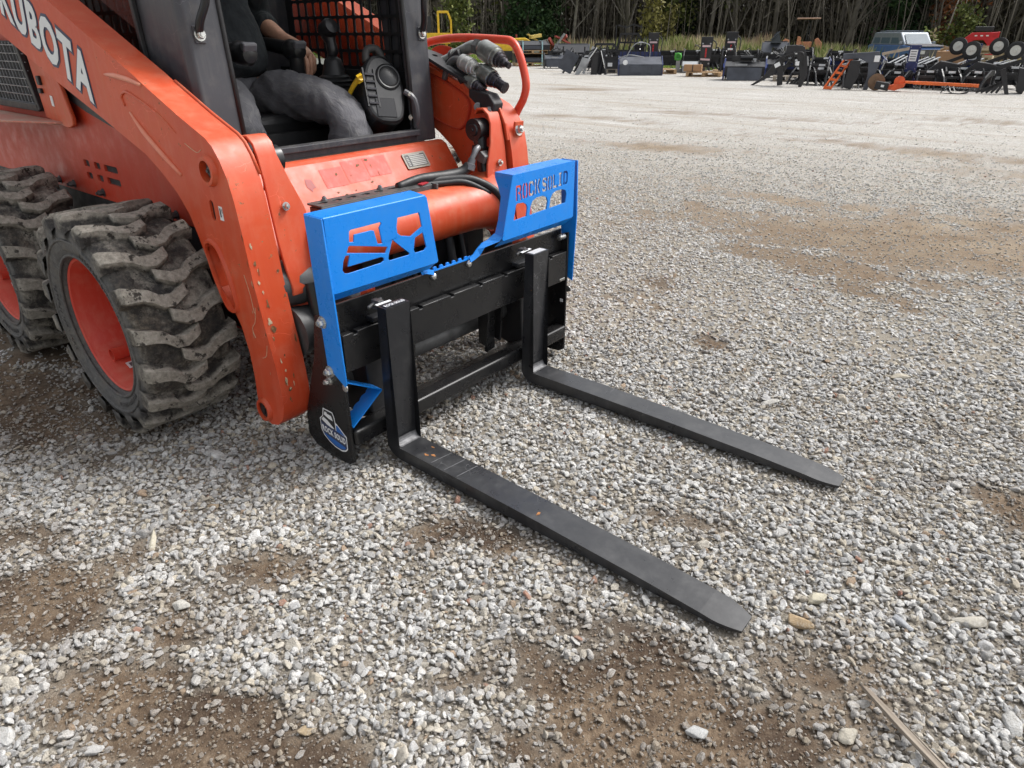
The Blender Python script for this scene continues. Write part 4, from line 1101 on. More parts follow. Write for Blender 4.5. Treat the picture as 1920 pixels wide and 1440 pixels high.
# rail gussets behind
m = MB()
for y in (.16, .60, .68): m.prism([(-.075, .45), (-.145, .44), (-.14, .18), (-.10, .17)], 'y', y - .005, y + .005)
m.build('gusset', BLACKP, CA, bevel=.001); 
m = MB(); m.bar((-.10, .615, .44), (-.135, .655, .13), .05, .012, (1, 0, 0)); m.bar((-.10, .205, .44), (-.135, .215, .13), .05, .012, (1, 0, 0)); m.build('brace', BLACKP, CA, bevel=.001)
m = MB(); m.box((-.062, YC, .108), (.058, 1.160, .058)); m.build('lower_tube', BLACKP, CA, bevel=.010, seg=3)
m = MB(); m.add([(-.092, -.10, .132), (-.092, 1.03, .132), (-.170, 1.03, .098), (-.170, -.10, .098)], [(0, 1, 2, 3)]); m.add([(-.092, -.10, .126), (-.092, 1.03, .126), (-.170, 1.03, .092), (-.170, -.10, .092)], [(3, 2, 1, 0)])
m.add([(-.170, -.10, .098), (-.170, 1.03, .098), (-.170, 1.03, .092), (-.170, -.10, .092)], [(0, 1, 2, 3)]); m.build('sloping_tread', BLACKP, CA, fix=False)
# information sticker on the tread
m = MB(); Q = lambda y, t, h: Vector((-.092 - .078 * t, y, .132 - .034 * t + h))
m.add([Q(-.10, .05, .0015), Q(-.02, .05, .0015), Q(-.02, .95, .0015), Q(-.10, .95, .0015)], [(0, 1, 2, 3)]); st = m.build('warning_sticker', WHITE, CA)
m = MB()
for k in range(5): m.add([Q(-.097 + k * .006 * 0, .15 + k * .16, .0022), Q(-.03, .15 + k * .16, .0022), Q(-.03, .21 + k * .16, .0022), Q(-.097, .21 + k * .16, .0022)], [(0, 1, 2, 3)])
m.build('sticker_print', BLACKM, st, world=False)
# bolts
m = MB()
for p in ((-.075, .308, .540), (-.075, .484, .542)): m.steps(p, (1, 0, 0), [(-.004, .012), (.003, .012), (.007, .009), (.009, .003)], 16)
m.build('round_head_bolt', ZINC, CA, smooth='auto')
m = MB()
for p in ((-.055, 1.035, .530), (-.055, 1.035, .350)):
    for k in range(5): m.steps(Vector(p) + Vector((0, -k * .007, 0)), (0, -1, 0), [(0, .012), (.004, .012), (.004, .007), (.007, .007)], 12)
m.build('bolt_and_spring', ZINC, CA, smooth='auto')

# blue guards: folded sheet with cut-outs in the face, bolted to the side plates
A = [(-.06, .777), (-.054, .781), (.055, .782), (.058, .777), (.049, .767), (.056, .718), (.038, .721), (.028, .762), (.02, .765), (-.044, .765), (-.048, .745), (-.064, .748)]
B = [(-.069, .735), (-.063, .737), (.075, .704), (.064, .687), (-.077, .719)]
C_ = [(-.082, .712), (-.067, .710), (-.078, .679), (.046, .679), (.057, .674), (.056, .665), (.044, .661), (-.079, .659), (-.091, .662), (-.098, .673), (-.092, .697)]
D_ = [(.095, .721), (.161, .664), (.156, .660), (.080, .660), (.073, .666), (.076, .678)]
E_ = [(.122, .782), (.211, .782), (.219, .737), (.170, .716), (.130, .726), (.117, .737), (.116, .756)]
F_ = [(.187, .708), (.221, .718), (.233, .669), (.222, .660), (.184, .660), (.178, .671)]
def strips(ch):
    """stencil letters as unconnected strokes, unit box 0..1 x 0..1"""
    w = .30
    L = {'R': [[(0, 0), (.30, 0), (.30, .84), (.62, .84), (.70, .76), (.70, .62), (.62, .56), (.38, .56), (.38, .42), (.55, .42), (.72, .30), (.72, 0), (1, 0), (1, .34), (.84, .49), (1, .62), (1, .86), (.84, 1), (0, 1)]],
         'O': [[(.44, 0), (.44, .14), (.34, .18), (.30, .28), (.30, .72), (.34, .82), (.44, .86), (.44, 1), (.16, 1), (0, .84), (0, .16), (.16, 0)], [(.56, 0), (.84, 0), (1, .16), (1, .84), (.84, 1), (.56, 1), (.56, .86), (.66, .82), (.70, .72), (.70, .28), (.66, .18), (.56, .14)]],
         'C': [[(.16, 0), (.84, 0), (1, .14), (1, .34), (.70, .34), (.66, .18), (.40, .18), (.32, .28), (.32, .72), (.40, .82), (.66, .82), (.70, .66), (1, .66), (1, .86), (.84, 1), (.16, 1), (0, .84), (0, .16)]],
         'K': [[(0, 0), (w, 0), (w, 1), (0, 1)], [(.38, .50), (.72, 0), (1, 0), (1, .08), (.70, .52), (1, .92), (1, 1), (.70, 1)]],
         'S': [[(.14, 0), (.86, 0), (1, .14), (1, .46), (.88, .58), (.34, .68), (.34, .84), (.66, .84), (.68, .70), (1, .70), (1, .86), (.86, 1), (.14, 1), (0, .86), (0, .56), (.12, .44), (.66, .34), (.66, .16), (.34, .16), (.32, .30), (0, .30), (0, .14)]],
         'L': [[(0, 0), (1, 0), (1, .30), (.80, .18), (.34, .18), (.34, 1), (0, 1)]],
         'I': [[(.12, 0), (.88, 0), (.88, .12), (.70, .16), (.70, .84), (.88, .88), (.88, 1), (.12, 1), (.12, .88), (.30, .84), (.30, .16), (.12, .12)]],
         'D': [[(0, 0), (.30, 0), (.30, .84), (.60, .84), (.70, .74), (.70, .26), (.60, .16), (.38, .16), (.38, 0), (.80, 0), (1, .18), (1, .82), (.80, 1), (0, 1)]]}
    return L[ch]
def word(txt, y0, y1, z0a, z0b, h):
    n = len(txt); p = (y1 - y0) / n; out = []
    for i, ch in enumerate(txt):
        zz = z0a + (z0b - z0a) * i / max(1, n - 1)
        for st in strips(ch): out.append([(y0 + i * p + .06 * p + u * p * .86, zz + v * h) for u, v in st])
    return out
ARCH = [[(.670, .668), (.745, .671), (.751, .700), (.746, .714), (.728, .724), (.692, .727), (.684, .722)],
        [(.763, .671), (.869, .675), (.875, .704), (.868, .720), (.845, .730), (.805, .730), (.782, .722), (.770, .706)],
        [(.886, .675), (.991, .679), (.998, .712), (.990, .727), (.968, .735), (.925, .735), (.905, .728), (.892, .712)]]
XF = -.024
def guard(s):
    if s > 0:
        face = [(-.140, .614), (-.134, .611), (.276, .606), (.282, .612), (.247, .822), (.241, .828), (-.134, .828), (-.140, .822)]
        holes = [A, B, C_, D_, E_, F_]
    else:
        face = [(1.048, .616), (1.048, .822), (1.042, .832), (.672, .830), (.665, .824), (.607, .612), (.613, .606), (1.042, .612)]
        holes = word('ROCK', .682, .830, .736, .742, .054) + word('SOLID', .838, 1.004, .743, .750, .051) + ARCH
    o = plate('guard', [face] + holes, .005, plane_matrix((XF, 0, 0), (0, 1, 0), (0, 0, 1)), BLUE, CA, bevel=.0011)
    o['label'] = 'near blue guard with pieces cut out of its face' if s > 0 else 'far blue guard with cut-out lettering and three arched openings'
    ye = -.142 if s > 0 else 1.050; yi = .242 if s > 0 else .668; yib = .262 if s > 0 else .674
    m = MB()   # folded top, rounded at the front
    top = []
    m.add([(XF - .0025 + .001, ye, .830), (XF - .001, yi, .830), (-.112, yib, .830), (-.110, ye, .830), (XF - .0025 + .001, ye, .8255), (XF - .001, yi, .8255), (-.112, yib, .8255), (-.110, ye, .8255)], [(0, 1, 2, 3), (7, 6, 5, 4), (0, 4, 5, 1), (1, 5, 6, 2), (2, 6, 7, 3), (3, 7, 4, 0)])
    m.tube([(XF - .0015, ye + .001 * s, .8265), (XF - .0015, yi - .004 * s, .8265)], .0042, 10)
    m.build('guard_top', BLUE, o, bevel=.0008, world=False)
    # outer band running down the side plate
    yb = mirY(-.1435, s)
    zb = [(-.104, .8285), (-.024, .8285), (-.0165, .62), (-.006, .33), (-.012, .318), (-.066, .352), (-.090, .362), (-.094, .50)]
    if s < 0: zb = [(-.104, .8285), (-.026, .8285), (-.020, .62), (-.030, .335), (-.066, .350), (-.090, .362), (-.094, .50)]
    plate('guard_band', [zb], .006, mxz(yb), BLUE, o, bevel=.0015, world=False)
    m = MB()   # sloping lower edge
    a, b = (-.140, .278) if s > 0 else (.610, 1.047)
    Q = [(XF - .001, a, .612), (XF - .001, b, .609), (-.060, b + (.0 if s > 0 else 0), .580), (-.060, a, .580)]
    m.add(Q + [(x - .003, y, z - .004) for x, y, z in Q], [(0, 1, 2, 3), (7, 6, 5, 4), (0, 4, 5, 1), (1, 5, 6, 2), (2, 6, 7, 3), (3, 7, 4, 0)])
    m.build('guard_lower_edge', BLUE, o, world=False)
    # inner flank with its swept foot reaching down to the cross plate
    m = MB()
    if s < 0:
        fl = [((-.024, .668, .829), (-.112, .674, .829)), ((-.024, .664, .812), (-.110, .672, .812)), ((-.024, .655, .780), (-.085, .660, .782)), ((-.024, .648, .750), (-.066, .652, .752)), ((-.024, .625, .670), (-.060, .628, .672)), ((-.024, .612, .620), (-.060, .610, .628)), ((-.030, .600, .606), (-.062, .575, .612)), ((-.052, .545, .592), (-.064, .545, .606)), ((-.060, .528, .566), (-.066, .520, .590)), ((-.062, .505, .556), (-.066, .500, .574)), ((-.062, .48, .550), (-.066, .48, .566))]
    else:
        fl = [((-.024, .243, .829), (-.112, .262, .829)), ((-.024, .262, .72), (-.060, .264, .72)), ((-.024, .281, .612), (-.060, .281, .612)), ((-.040, .262, .600), (-.064, .262, .606)), ((-.060, .244, .590), (-.066, .240, .604)), ((-.062, .255, .566), (-.066, .256, .582)), ((-.062, .30, .550), (-.066, .30, .566))]
    for i in range(len(fl) - 1):
        (a, b), (c, d) = fl[i], fl[i + 1]
        e = Vector((0, .004 if s < 0 else -.004, 0)) if i < 5 else Vector((-.004, 0, 0))
        V = [Vector(v) for v in (a, b, d, c)]
        m.add(V + [v + e for v in V], [(0, 1, 2, 3), (7, 6, 5, 4), (0, 4, 5, 1), (1, 5, 6, 2), (2, 6, 7, 3), (3, 7, 4, 0)])
    m.build('guard_flank', BLUE, o, world=False)
    # bolts
    m = MB(); oy = -1 if s > 0 else 1
    for x, z in ((-.083, .514), (-.080, .352)): m.bolt((x, mirY(-.1465, s), z), (0, oy, 0), .0135, .014)
    m.build('guard_bolt', ZINC, o, smooth='auto', world=False)
    m = MB(); m.bolt((-.118, mirY(-.127, s), .300), (0, oy, 0), .010, .016); m.steps((-.040, mirY(-.127, s), .300), (0, oy, 0), [(0, .0135), (.002, .0135), (.003, .008)], 16); m.build('plate_bolt', ZINC, CA, smooth='auto')
    if s < 0: return
    # V shaped step folded from strip with a wavy rear edge
    m = MB()
    yy = [mirY(-.112, s), mirY(.018, s)]
    for (ya, za, yb2, zb2) in ((yy[0], .312, yy[1], .236), (yy[1], .236, yy[0], .150)):
        n = 18; vs = []
        for i in range(n + 1):
            t = i / n; y = ya + (yb2 - ya) * t; z = za + (zb2 - za) * t; back = -.098 - .006 * abs(math.sin(t * PI * 4.5))
            vs += [(-.045, y, z), (back, y, z), (back, y, z - .005), (-.045, y, z - .005)]
        fs = []
        for i in range(n):
            for j in range(4): fs.append((i * 4 + j, i * 4 + (j + 1) % 4, i * 4 + 4 + (j + 1) % 4, i * 4 + 4 + j))
        fs += [(0, 1, 2, 3), (n * 4 + 3, n * 4 + 2, n * 4 + 1, n * 4)]
        m.add(vs, fs)
    m.build('folded_step', BLUE, CA, bevel=.0008)
for s in (1, -1): guard(s)
# toothed blue strip between the guards
T = [(.262, .548), (.50, .548), (.50, .566)]
z = .566
for k in range(7):
    y = .485 - k * .031
    T += [(y, .564), (y - .003, .569), (y - .013, .569), (y - .016, .564), (y - .016, .556), (y - .028, .556)]
T += [(.262, .566)]
plate('toothed_strip', [T], .006, plane_matrix((-.084, 0, 0), (0, 1, 0), (0, 0, 1)), BLUE, CA)
plate('tooth_edge', [[(.27, .556), (.49, .556), (.49, .561), (.27, .561)]], .004, plane_matrix((-.079, 0, 0), (0, 1, 0), (0, 0, 1)), BLUE, CA)

# shield sticker on the near side plate: (x, z)
ys = -.1275
def stk(name, P, mat, h, parent=CA, world=True):
    return plate(name, [P], .0004, mxz(ys - h), mat, parent, world=world)
SH = [(-.178, .182), (-.128, .181), (-.121, .166), (-.119, .146), (-.110, .142), (-.066, .110), (-.068, .062), (-.080, .050), (-.100, .043), (-.135, .045), (-.165, .056), (-.190, .072), (-.203, .092), (-.203, .135), (-.186, .150)]
sk = stk('shield_sticker', SH, WHITE, .0004)
def inset(P, k):
    cx = sum(p[0] for p in P) / len(P); cz = sum(p[1] for p in P) / len(P)
    return [(cx + (a - cx) * k, cz + (b - cz) * k) for a, b in P]
stk('sticker_navy', [(-.200, .126), (-.070, .108), (-.072, .064), (-.083, .054), (-.102, .048), (-.135, .050), (-.163, .060), (-.186, .075), (-.198, .094)], NAVY, .0010, sk, False)
stk('sticker_blue', [(-.190, .084), (-.075, .066), (-.085, .057), (-.105, .052), (-.135, .054), (-.162, .064)], BLUES, .0014, sk, False)
stk('sticker_blue', [(-.117, .138), (-.110, .138), (-.074, .111), (-.118, .114)], BLUES, .0010, sk, False)
stk('sticker_ground', [(-.174, .178), (-.131, .177), (-.125, .165), (-.122, .143), (-.122, .112), (-.199, .124), (-.199, .134), (-.182, .151)], BLACKM, .0008, sk, False)
for P in ([(-.170, .171), (-.160, .171), (-.158, .166), (-.137, .165), (-.130, .148), (-.150, .150), (-.176, .158)], [(-.193, .134), (-.182, .147), (-.160, .140), (-.127, .119), (-.140, .118), (-.165, .122)]):
    stk('sticker_mark', P, WHITE, .0014, sk, False)
for txt, x0, z0, w, h, sl in (('ROCK SOLID', -.193, .094, .119, .021, -.12), ('ATTACHMENTS', -.188, .086, .108, .006, -.12)):
    me = text_mesh(txt, 1, .0004, offset=.035 if h > .01 else 0, space=1.12)
    xs = [v.co.x for v in me.vertices]; L0, L1 = min(xs), max(xs)
    for v in me.vertices:
        u = (v.co.x - L0) / (L1 - L0); v.co = (x0 + u * w, ys - .0020 - v.co.z, z0 + u * w * sl + v.co.y / .7 * h)
    finish(me, 'sticker_text', WHITE if h > .01 else PLGREY, sk, world=False)

# ------------------------------------------------------------------ forks
def fork(y0, a, label):
    o = thing('pallet_fork', label, 'pallet fork', (0, y0, 0), a, 'two pallet forks hooked on the carriage')
    T_, W, Hh, L = .036, .097, .538, 1.222
    # side profile of the L, (x, z): tapering blade, rounded heel
    n = 8
    prof = [(-T_ + .020 * 1, Hh + .0), (.016, Hh)] # top
    heel_in = [(.012 + 0, .07)] + [(.016 + .022 * (1 - math.cos(math.radians(k * 90 / 5))), .070 - .022 * math.sin(math.radians(k * 90 / 5))) for k in range(1, 6)]
    top = [(.30, .0455), (.62, .040), (.95, .030), (1.12, .021), (L, .011)]
    bot = [(L, .004), (1.12, .004), (.60, .003), (.12, .002)]
    heel_out = [(.045 - .068 * math.sin(math.radians(k * 90 / 6)) , .050 - .048 * math.cos(math.radians(k * 90 / 6))) for k in range(0, 7)]
    ln = .032
    P = [(.016 + 0, Hh)] + heel_in + top + bot + heel_out + [(-T_ + .012, Hh)]
    P = [(x + (ln * (z - .05) if x < .05 and z > .06 else 0), z) for x, z in P]
    def halfw(x):  # plan taper of the tip
        if x < L - .070: return 0, W
        t = (x - (L - .070)) / .070; k = .0185 * t ** 1.5
        return k, W - k
    vs = []
    # dense points along x near the tip
    def dens(Q):
        out = []
        for i in range(len(Q)):
            a_, b_ = Q[i], Q[(i + 1) % len(Q)]; out.append(a_)
            if max(a_[0], b_[0]) > 1.0 and abs(b_[0] - a_[0]) > .05:
                for k in range(1, 6): t = k / 6; out.append((a_[0] + (b_[0] - a_[0]) * t, a_[1] + (b_[1] - a_[1]) * t))
        return out
    P = dens(P); N = len(P)
    for x, z in P: vs.append((x, halfw(x)[0], z))
    for x, z in P: vs.append((x, halfw(x)[1], z))
    bm = bmesh.new(); V = [bm.verts.new(v) for v in vs]
    for i in range(N): bm.faces.new((V[i], V[(i + 1) % N], V[N + (i + 1) % N], V[N + i]))
    f1 = bm.faces.new(V[:N][::-1]); f2 = bm.faces.new(V[N:])
    bmesh.ops.triangulate(bm, faces=[f1, f2]); bmesh.ops.recalc_face_normals(bm, faces=bm.faces[:])
    me = bpy.data.meshes.new('fork_body'); bm.to_mesh(me); bm.free()
    b = finish(me, 'fork_body', FORKP, o, bevel=.0022, world=False)
    # hooks on the rail, latch pin at the top
    m = MB(); m.box((-.075, W / 2, .478), (.055, W * .8, .016)); m.box((-.096, W / 2, .455), (.012, W * .8, .045)); m.build('fork_hook', FORKP, o, bevel=.003, world=False)
    m = MB(); m.box((-.040, W * .30, Hh - .008), (.035, .022, .03)); m.tube([(-.045, -.006, Hh - .012), (-.045, W * .5, Hh + .004)], .006, 8); m.build('fork_latch', STEELD, o, bevel=.002, world=False)
    return o
FK1 = fork(.001, -.0069, 'near black pallet fork with rust spots at its heel and a printed label on top')
FK2 = fork(.7217, .0198, 'black pallet fork further from the camera, by the lettered blue guard')
m = MB(); m.box((.013, .048, .5395), (.030, .082, .0012)); st = m.build('top_label', BLACKM, FK1, world=False)
me = text_mesh('ROCK SOLID', 1, .0004, offset=.02); xs = [v.co.x for v in me.vertices]; L0, L1 = min(xs), max(xs)
for v in me.vertices:
    u = (v.co.x - L0) / (L1 - L0); v.co = (.010 - .0 + v.co.y / .7 * .014 * -1 + .012, .010 + u * .078, .5408 + v.co.z)
finish(me, 'label_text', WHITE, st, world=False)
m = MB(); m.box((-.014, .030, .5400), (.010, .058, .0012), (0, .1, 0)); m.build('loose_label', WHITE, FK1, world=False)
m = MB(); m.box((.010, .048, .5395), (.032, .080, .0012)); m.build('top_label', m_plain('aluminium_label', (.5, .5, .5), .5), FK2, world=False)
m = MB(); m.box((-.024, .026, .5400), (.010, .066, .0012), (0, .15, .1)); m.build('loose_label', WHITE, FK2, world=False)
# worn weld scar across the heel, rub marks and rust on the blade
def mark(fk, name, mat, items):
    m = MB()
    for (x, y, rx, ry, z) in items:
        m.g()
        P = [(x + math.cos(i / 10 * 2 * PI) * rx * wr.uniform(.5, 1), y + math.sin(i / 10 * 2 * PI) * ry * wr.uniform(.5, 1), z) for i in range(10)]
        m.add(P, [list(range(10))])
    return m.build(name, mat, fk, world=False)
rust = m_plain('rust_stain', (.30, .13, .045), .9, 0, .5, .2, 80)
mark(FK1, 'rust_spot', rust, [(.135, .030, .012, .006, .0480), (.155, .042, .012, .007, .0477), (.118, .075, .010, .004, .0482), (.60, .030, .006, .012, .0412)])
sc = m_plain('scuffed_steel', (.13, .13, .135), .5, .3, .4, .1, 60)
m = MB()
for f in (FK1, FK2):
    m = MB()
    vs = []
    for k in range(6):
        a = math.radians(k * 90 / 5); x = .0175 + .022 * (1 - math.cos(a)) + .0006; z = .0705 - .022 * math.sin(a) + .0012
        vs += [(x + .0008, .006, z), (x + .0008, .091, z)]
    m.add(vs, [(i * 2, i * 2 + 1, i * 2 + 3, i * 2 + 2) for i in range(5)]); m.build('weld_scar', sc, f, world=False, fix=False)
m = MB()
for x in (.185, .245, .30): m.g(); m.box((x, .0485, .0478 - (x - .185) * .012), (.0035, .085, .0008), (0, 0, -.12))
m.build('rub_mark', sc, FK1, world=False)
# ------------------------------------------------------------------ the driver
SKIN = m_plain('skin', (.52, .28, .19), .55, 0, .15, .1, 60)
SHIRT = NT('black_shirt'); _p = SHIRT.pos(); SHIRT = SHIRT.out(SHIRT.ramp(SHIRT.noise(_p, 30, 5), [(.3, (.012, .015, .018)), (.7, (.026, .030, .034))]), .85, 0, SHIRT.bump(SHIRT.noise(SHIRT.pos((1, 1, .45)), 11, 3, .5, .6), .9, .03))
_t = NT('grey_denim'); _p = _t.pos(); _n = _t.noise(_p, 7, 5, .6); _w = _t.noise(_t.pos((1, 3, 2)), 9, 4, .6, 1.2)
DENIM = _t.out(_t.mix(_t.ramp(_w, [(.5, 0.0), (.75, .6)]), _t.ramp(_n, [(.3, (.095, .094, .105)), (.7, (.165, .162, .172))]), (.27, .262, .255)), .9, 0, _t.bump(_w, .35, .02))
HAIR = m_plain('brown_hair', (.05, .03, .018), .7, 0, .3, .3, 80)
def skinned(name, chains, mat, parent, sub=2, disp=0):
    """chains share joints by equal coordinates; each joint = (x, y, z, r)"""
    V, R, Ed, idx = [], [], [], {}
    for ch in chains:
        last = None
        for x, y, z, r in ch:
            k = (round(x, 4), round(y, 4), round(z, 4))
            if k not in idx: idx[k] = len(V); V.append((x, y, z)); R.append(r)
            if last is not None and last != idx[k]: Ed.append((last, idx[k]))
            last = idx[k]
    me = bpy.data.meshes.new(name); me.from_pydata(V, Ed, [])
    o = bpy.data.objects.new('tmp', me); COL.objects.link(o)
    mk = o.modifiers.new('skin', 'SKIN'); mk.use_smooth_shade = True; mk.branch_smoothing = .6
    for i, sv in enumerate(me.skin_vertices[0].data):
        r = R[i]; sv.radius = (r, r) if not isinstance(r, tuple) else r; sv.use_root = (i == 0)
    sb = o.modifiers.new('sub', 'SUBSURF'); sb.levels = sb.render_levels = sub
    dg = bpy.context.evaluated_depsgraph_get(); dg.update()
    m2 = bpy.data.meshes.new_from_object(o.evaluated_get(dg)); COL.objects.unlink(o); bpy.data.objects.remove(o)
    m2.name = name
    if disp:
        co = np.zeros(len(m2.vertices) * 3); m2.vertices.foreach_get('co', co); co = co.reshape(-1, 3)
        no = np.zeros(len(m2.vertices) * 3); m2.vertices.foreach_get('normal', no); no = no.reshape(-1, 3)
        def rg(a, b, s_, k): return 1 - np.abs(2 * vnoise(a, b, s_, k) - 1) ** .7
        x_, y_, z_ = co.T
        f = rg(x_ * 1.0 + z_ * 1.4, z_ * .6 + y_ * .8, 12, 5) * 1.0 + rg(x_ * 1.6 - z_ * .7, y_ * .7 + z_ * .4, 26, 9) * .6 - .8
        co += no * (f * disp)[:, None]; m2.vertices.foreach_set('co', co.ravel()); m2.update()
    return finish(m2, name, mat, parent, smooth=True)
PE = thing('person', 'driver in black shirt and grey work trousers seated in the loader cab', 'person', (-1.4, .465, .6))
hipc = (-1.40, .455, 1.06, .095)
def hand(w, d, side, up, curl):
    """palm and five bent fingers from the wrist w, pointing along d"""
    w, d, side, up = Vector(w), Vector(d).normalized(), Vector(side).normalized(), Vector(up).normalized()
    ch = [[(*w, .026), (*(w + d * .045), (.030)), (*(w + d * .085), .024)]]
    pal = w + d * .080
    for i, (o, L) in enumerate(((-.030, .060), (-.010, .068), (.010, .064), (.029, .052))):
        a = w + d * .075 + side * o; b = a + d * L * .45 - up * L * curl * .20; c = b + d * L * .22 - up * L * .42 * (.6 + curl); e = c - d * L * .10 * curl - up * L * .36
        ch.append([(*(w + d * .045), .030), (*a, .0105), (*b, .0098), (*c, .0090), (*e, .0075)])
    a = w + d * .025 - side * .030; ch.append([(*(w + d * .045), .030), (*a, .013), (*(a + d * .030 - side * .018 - up * .01), .011), (*(a + d * .052 - side * .016 - up * .026), .0085)])
    return ch
LW = (-1.248, .702, 1.232); RW = (-1.18, .235, 1.262)
armL = [(-1.50, .465, 1.50, .10), (-1.50, .60, 1.50, .060), (-1.51, .665, 1.48, .052), (-1.55, .715, 1.38, .044), (-1.545, .72, 1.325, .042), (-1.45, .705, 1.290, .041), (-1.34, .695, 1.250, .030), (*LW, .0245)]
armR = [(-1.50, .465, 1.50, .10), (-1.50, .33, 1.50, .060), (-1.51, .265, 1.48, .052), (-1.55, .205, 1.36, .044), (-1.52, .20, 1.295, .042), (-1.42, .21, 1.285, .040), (-1.28, .225, 1.27, .030), (*RW, .025)]
body_ch = [[hipc, (-1.43, .46, 1.20, .100), (-1.47, .465, 1.36, .105), (-1.50, .465, 1.50, .09), (-1.49, .465, 1.58, .055), (-1.475, .465, 1.64, .060), (-1.46, .465, 1.70, .088), (-1.465, .465, 1.765, .090), (-1.475, .465, 1.81, .06)],
           armL, armR,
           [hipc, (-1.36, .54, 1.045, .075), (-1.10, .575, 1.035, .060), (-.86, .60, .985, .046), (-.84, .605, .90, .046), (-.87, .61, .74, .036), (-.88, .61, .68, .034), (-.80, .62, .635, .030), (-.74, .62, .63, .022)],
           [hipc, (-1.36, .37, 1.045, .075), (-1.20, .32, 1.03, .060), (-1.09, .275, .985, .046), (-1.07, .27, .90, .046), (-1.08, .26, .74, .036), (-1.08, .26, .68, .034), (-1.00, .255, .635, .030), (-.94, .25, .63, .022)]]
body_ch += hand(LW, (.80, -.10, -.55), (0, 1, .1), (.45, 0, .85), 1.0)
body_ch += hand(RW, (.98, .0, -.10), (0, -1, 0), (.1, 0, 1), .9)
pb = skinned('body', body_ch, SKIN, PE)
# face: nose, ears, eyes, mouth
m = MB()
m.tube([(-1.375, .465, 1.755), (-1.350, .465, 1.725), (-1.365, .465, 1.712)], [.008, .014, .010], 10, sub=3)
for y in (.375, .555): m.tube([(-1.465, y, 1.76), (-1.47, y + (.008 if y > .5 else -.008), 1.735), (-1.465, y, 1.705)], [.010, .016, .009], 8, sub=3)
m.build('face_features', SKIN, PE, smooth=True)
m = MB()
for y in (.432, .498): m.steps((-1.382, y, 1.748), (1, 0, 0), [(0, .011), (.006, .009), (.008, .003)], 12)
m.build('eyes', WHITE, PE, smooth=True)
m = MB(); m.tube([(-1.378, .440, 1.680), (-1.372, .465, 1.677), (-1.378, .490, 1.680)], [.003, .006, .003], 8, sub=3); m.build('mouth', m_plain('lips', (.30, .11, .09), .5), PE, smooth=True)
skinned('hair', [[(-1.49, .465, 1.80, .078), (-1.50, .465, 1.76, .092), (-1.51, .465, 1.70, .075)], [(-1.49, .465, 1.80, .078), (-1.43, .465, 1.82, .055)]], HAIR, PE, disp=.003)
skinned('shirt', [[(-1.375, .458, 1.085, .160), (-1.385, .46, 1.22, .158), (-1.45, .465, 1.36, .158), (-1.50, .465, 1.50, .118), (-1.49, .465, 1.56, .066)],
                  [(-1.50, .465, 1.50, .118), (-1.50, .60, 1.50, .080), (-1.51, .67, 1.48, .072), (-1.55, .717, 1.39, .060), (-1.548, .72, 1.325, .058), (-1.49, .712, 1.303, .057), (-1.458, .706, 1.290, .055)],
                  [(-1.50, .465, 1.50, .118), (-1.50, .33, 1.50, .080), (-1.51, .26, 1.48, .072), (-1.55, .203, 1.37, .060), (-1.52, .20, 1.298, .058), (-1.42, .21, 1.287, .055)]], SHIRT, PE, disp=.010, sub=3)
skinned('trousers', [[(-1.40, .455, 1.075, .150), (-1.37, .455, 1.12, .148)],
                     [(-1.40, .455, 1.075, .150), (-1.34, .545, 1.045, .114), (-1.10, .578, 1.038, .100), (-.93, .596, 1.020, .086), (-.845, .605, .985, .080), (-.82, .607, .93, .086), (-.84, .607, .85, .098), (-.86, .61, .76, .092), (-.87, .61, .70, .075)],
                     [(-1.40, .455, 1.075, .150), (-1.34, .36, 1.045, .108), (-1.22, .32, 1.04, .094), (-1.10, .275, 1.005, .086), (-1.065, .27, .965, .088), (-1.06, .265, .88, .090), (-1.08, .26, .76, .080), (-1.08, .26, .70, .072)]], DENIM, PE, disp=.013, sub=3)
for y, x in ((.61, -.86), (.257, -1.06)):
    skinned('boot', [[(x - .02, y, .72, .058), (x - .01, y, .655, .056), (x + .07, y, .640, .048), (x + .15, y, .630, .040)]], m_plain('brown_boot', (.06, .035, .02), .7, 0, .3), PE)
m = MB()
star = []
for k in range(10):
    a = PI / 2 + k * PI / 5; r = .034 if k % 2 == 0 else .015; star.append((math.cos(a) * r, math.sin(a) * r))
for k in range(10):
    a, b = star[k], star[(k + 1) % 10]
    m.tube([(-1.292, .345 + a[0], 1.375 + a[1]), (-1.292, .345 + b[0], 1.375 + b[1])], .0018, 6)
m.build('shirt_star', m_plain('cream_print', (.6, .57, .4), .7), PE)

m = MB(); m.tube([(-1.345, .492, 1.092), (-1.22, .492, 1.078), (-1.08, .505, 1.052), (-.95, .520, 1.030), (-.86, .535, .995), (-.82, .548, .95), (-.82, .553, .88)], .0022, 6, sub=4); m.build('trouser_seam', m_plain('seam_thread', (.035, .035, .04), .9), PE, smooth=True)
# ------------------------------------------------------------------ equipment parked across the lot
CX, CY = 1.546, -1.233
def facing(x, y, turn=0): return -math.atan2(x - CX, y - CY) + math.radians(turn)
NAVYP = m_plain('navy_enamel', (.008, .02, .10), .35, 0, .25)
GREYP = m_plain('slate_grey_steel', (.060, .066, .082), .5, .1, .3, .05, 3)
LGREY = m_plain('scuffed_light_steel', (.30, .31, .32), .45, .4, .3, .05, 3)
BLK = m_plain('weathered_black_paint', (.013, .013, .015), .38, 0, .5, 0, 4)
WOODP = m_plain('pallet_wood', (.36, .24, .13), .85, 0, .35, .2, 6)
WOODG = m_plain('grey_weathered_wood', (.30, .26, .21), .9, 0, .35, .2, 6)
CARD = m_plain('brown_cardboard', (.36, .21, .11), .9, 0, .1)
ORNG = m_plain('orange_enamel', (.70, .13, .02), .4, 0, .2)
GREEN = m_plain('lime_green_enamel', (.06, .34, .04), .4, 0, .1)
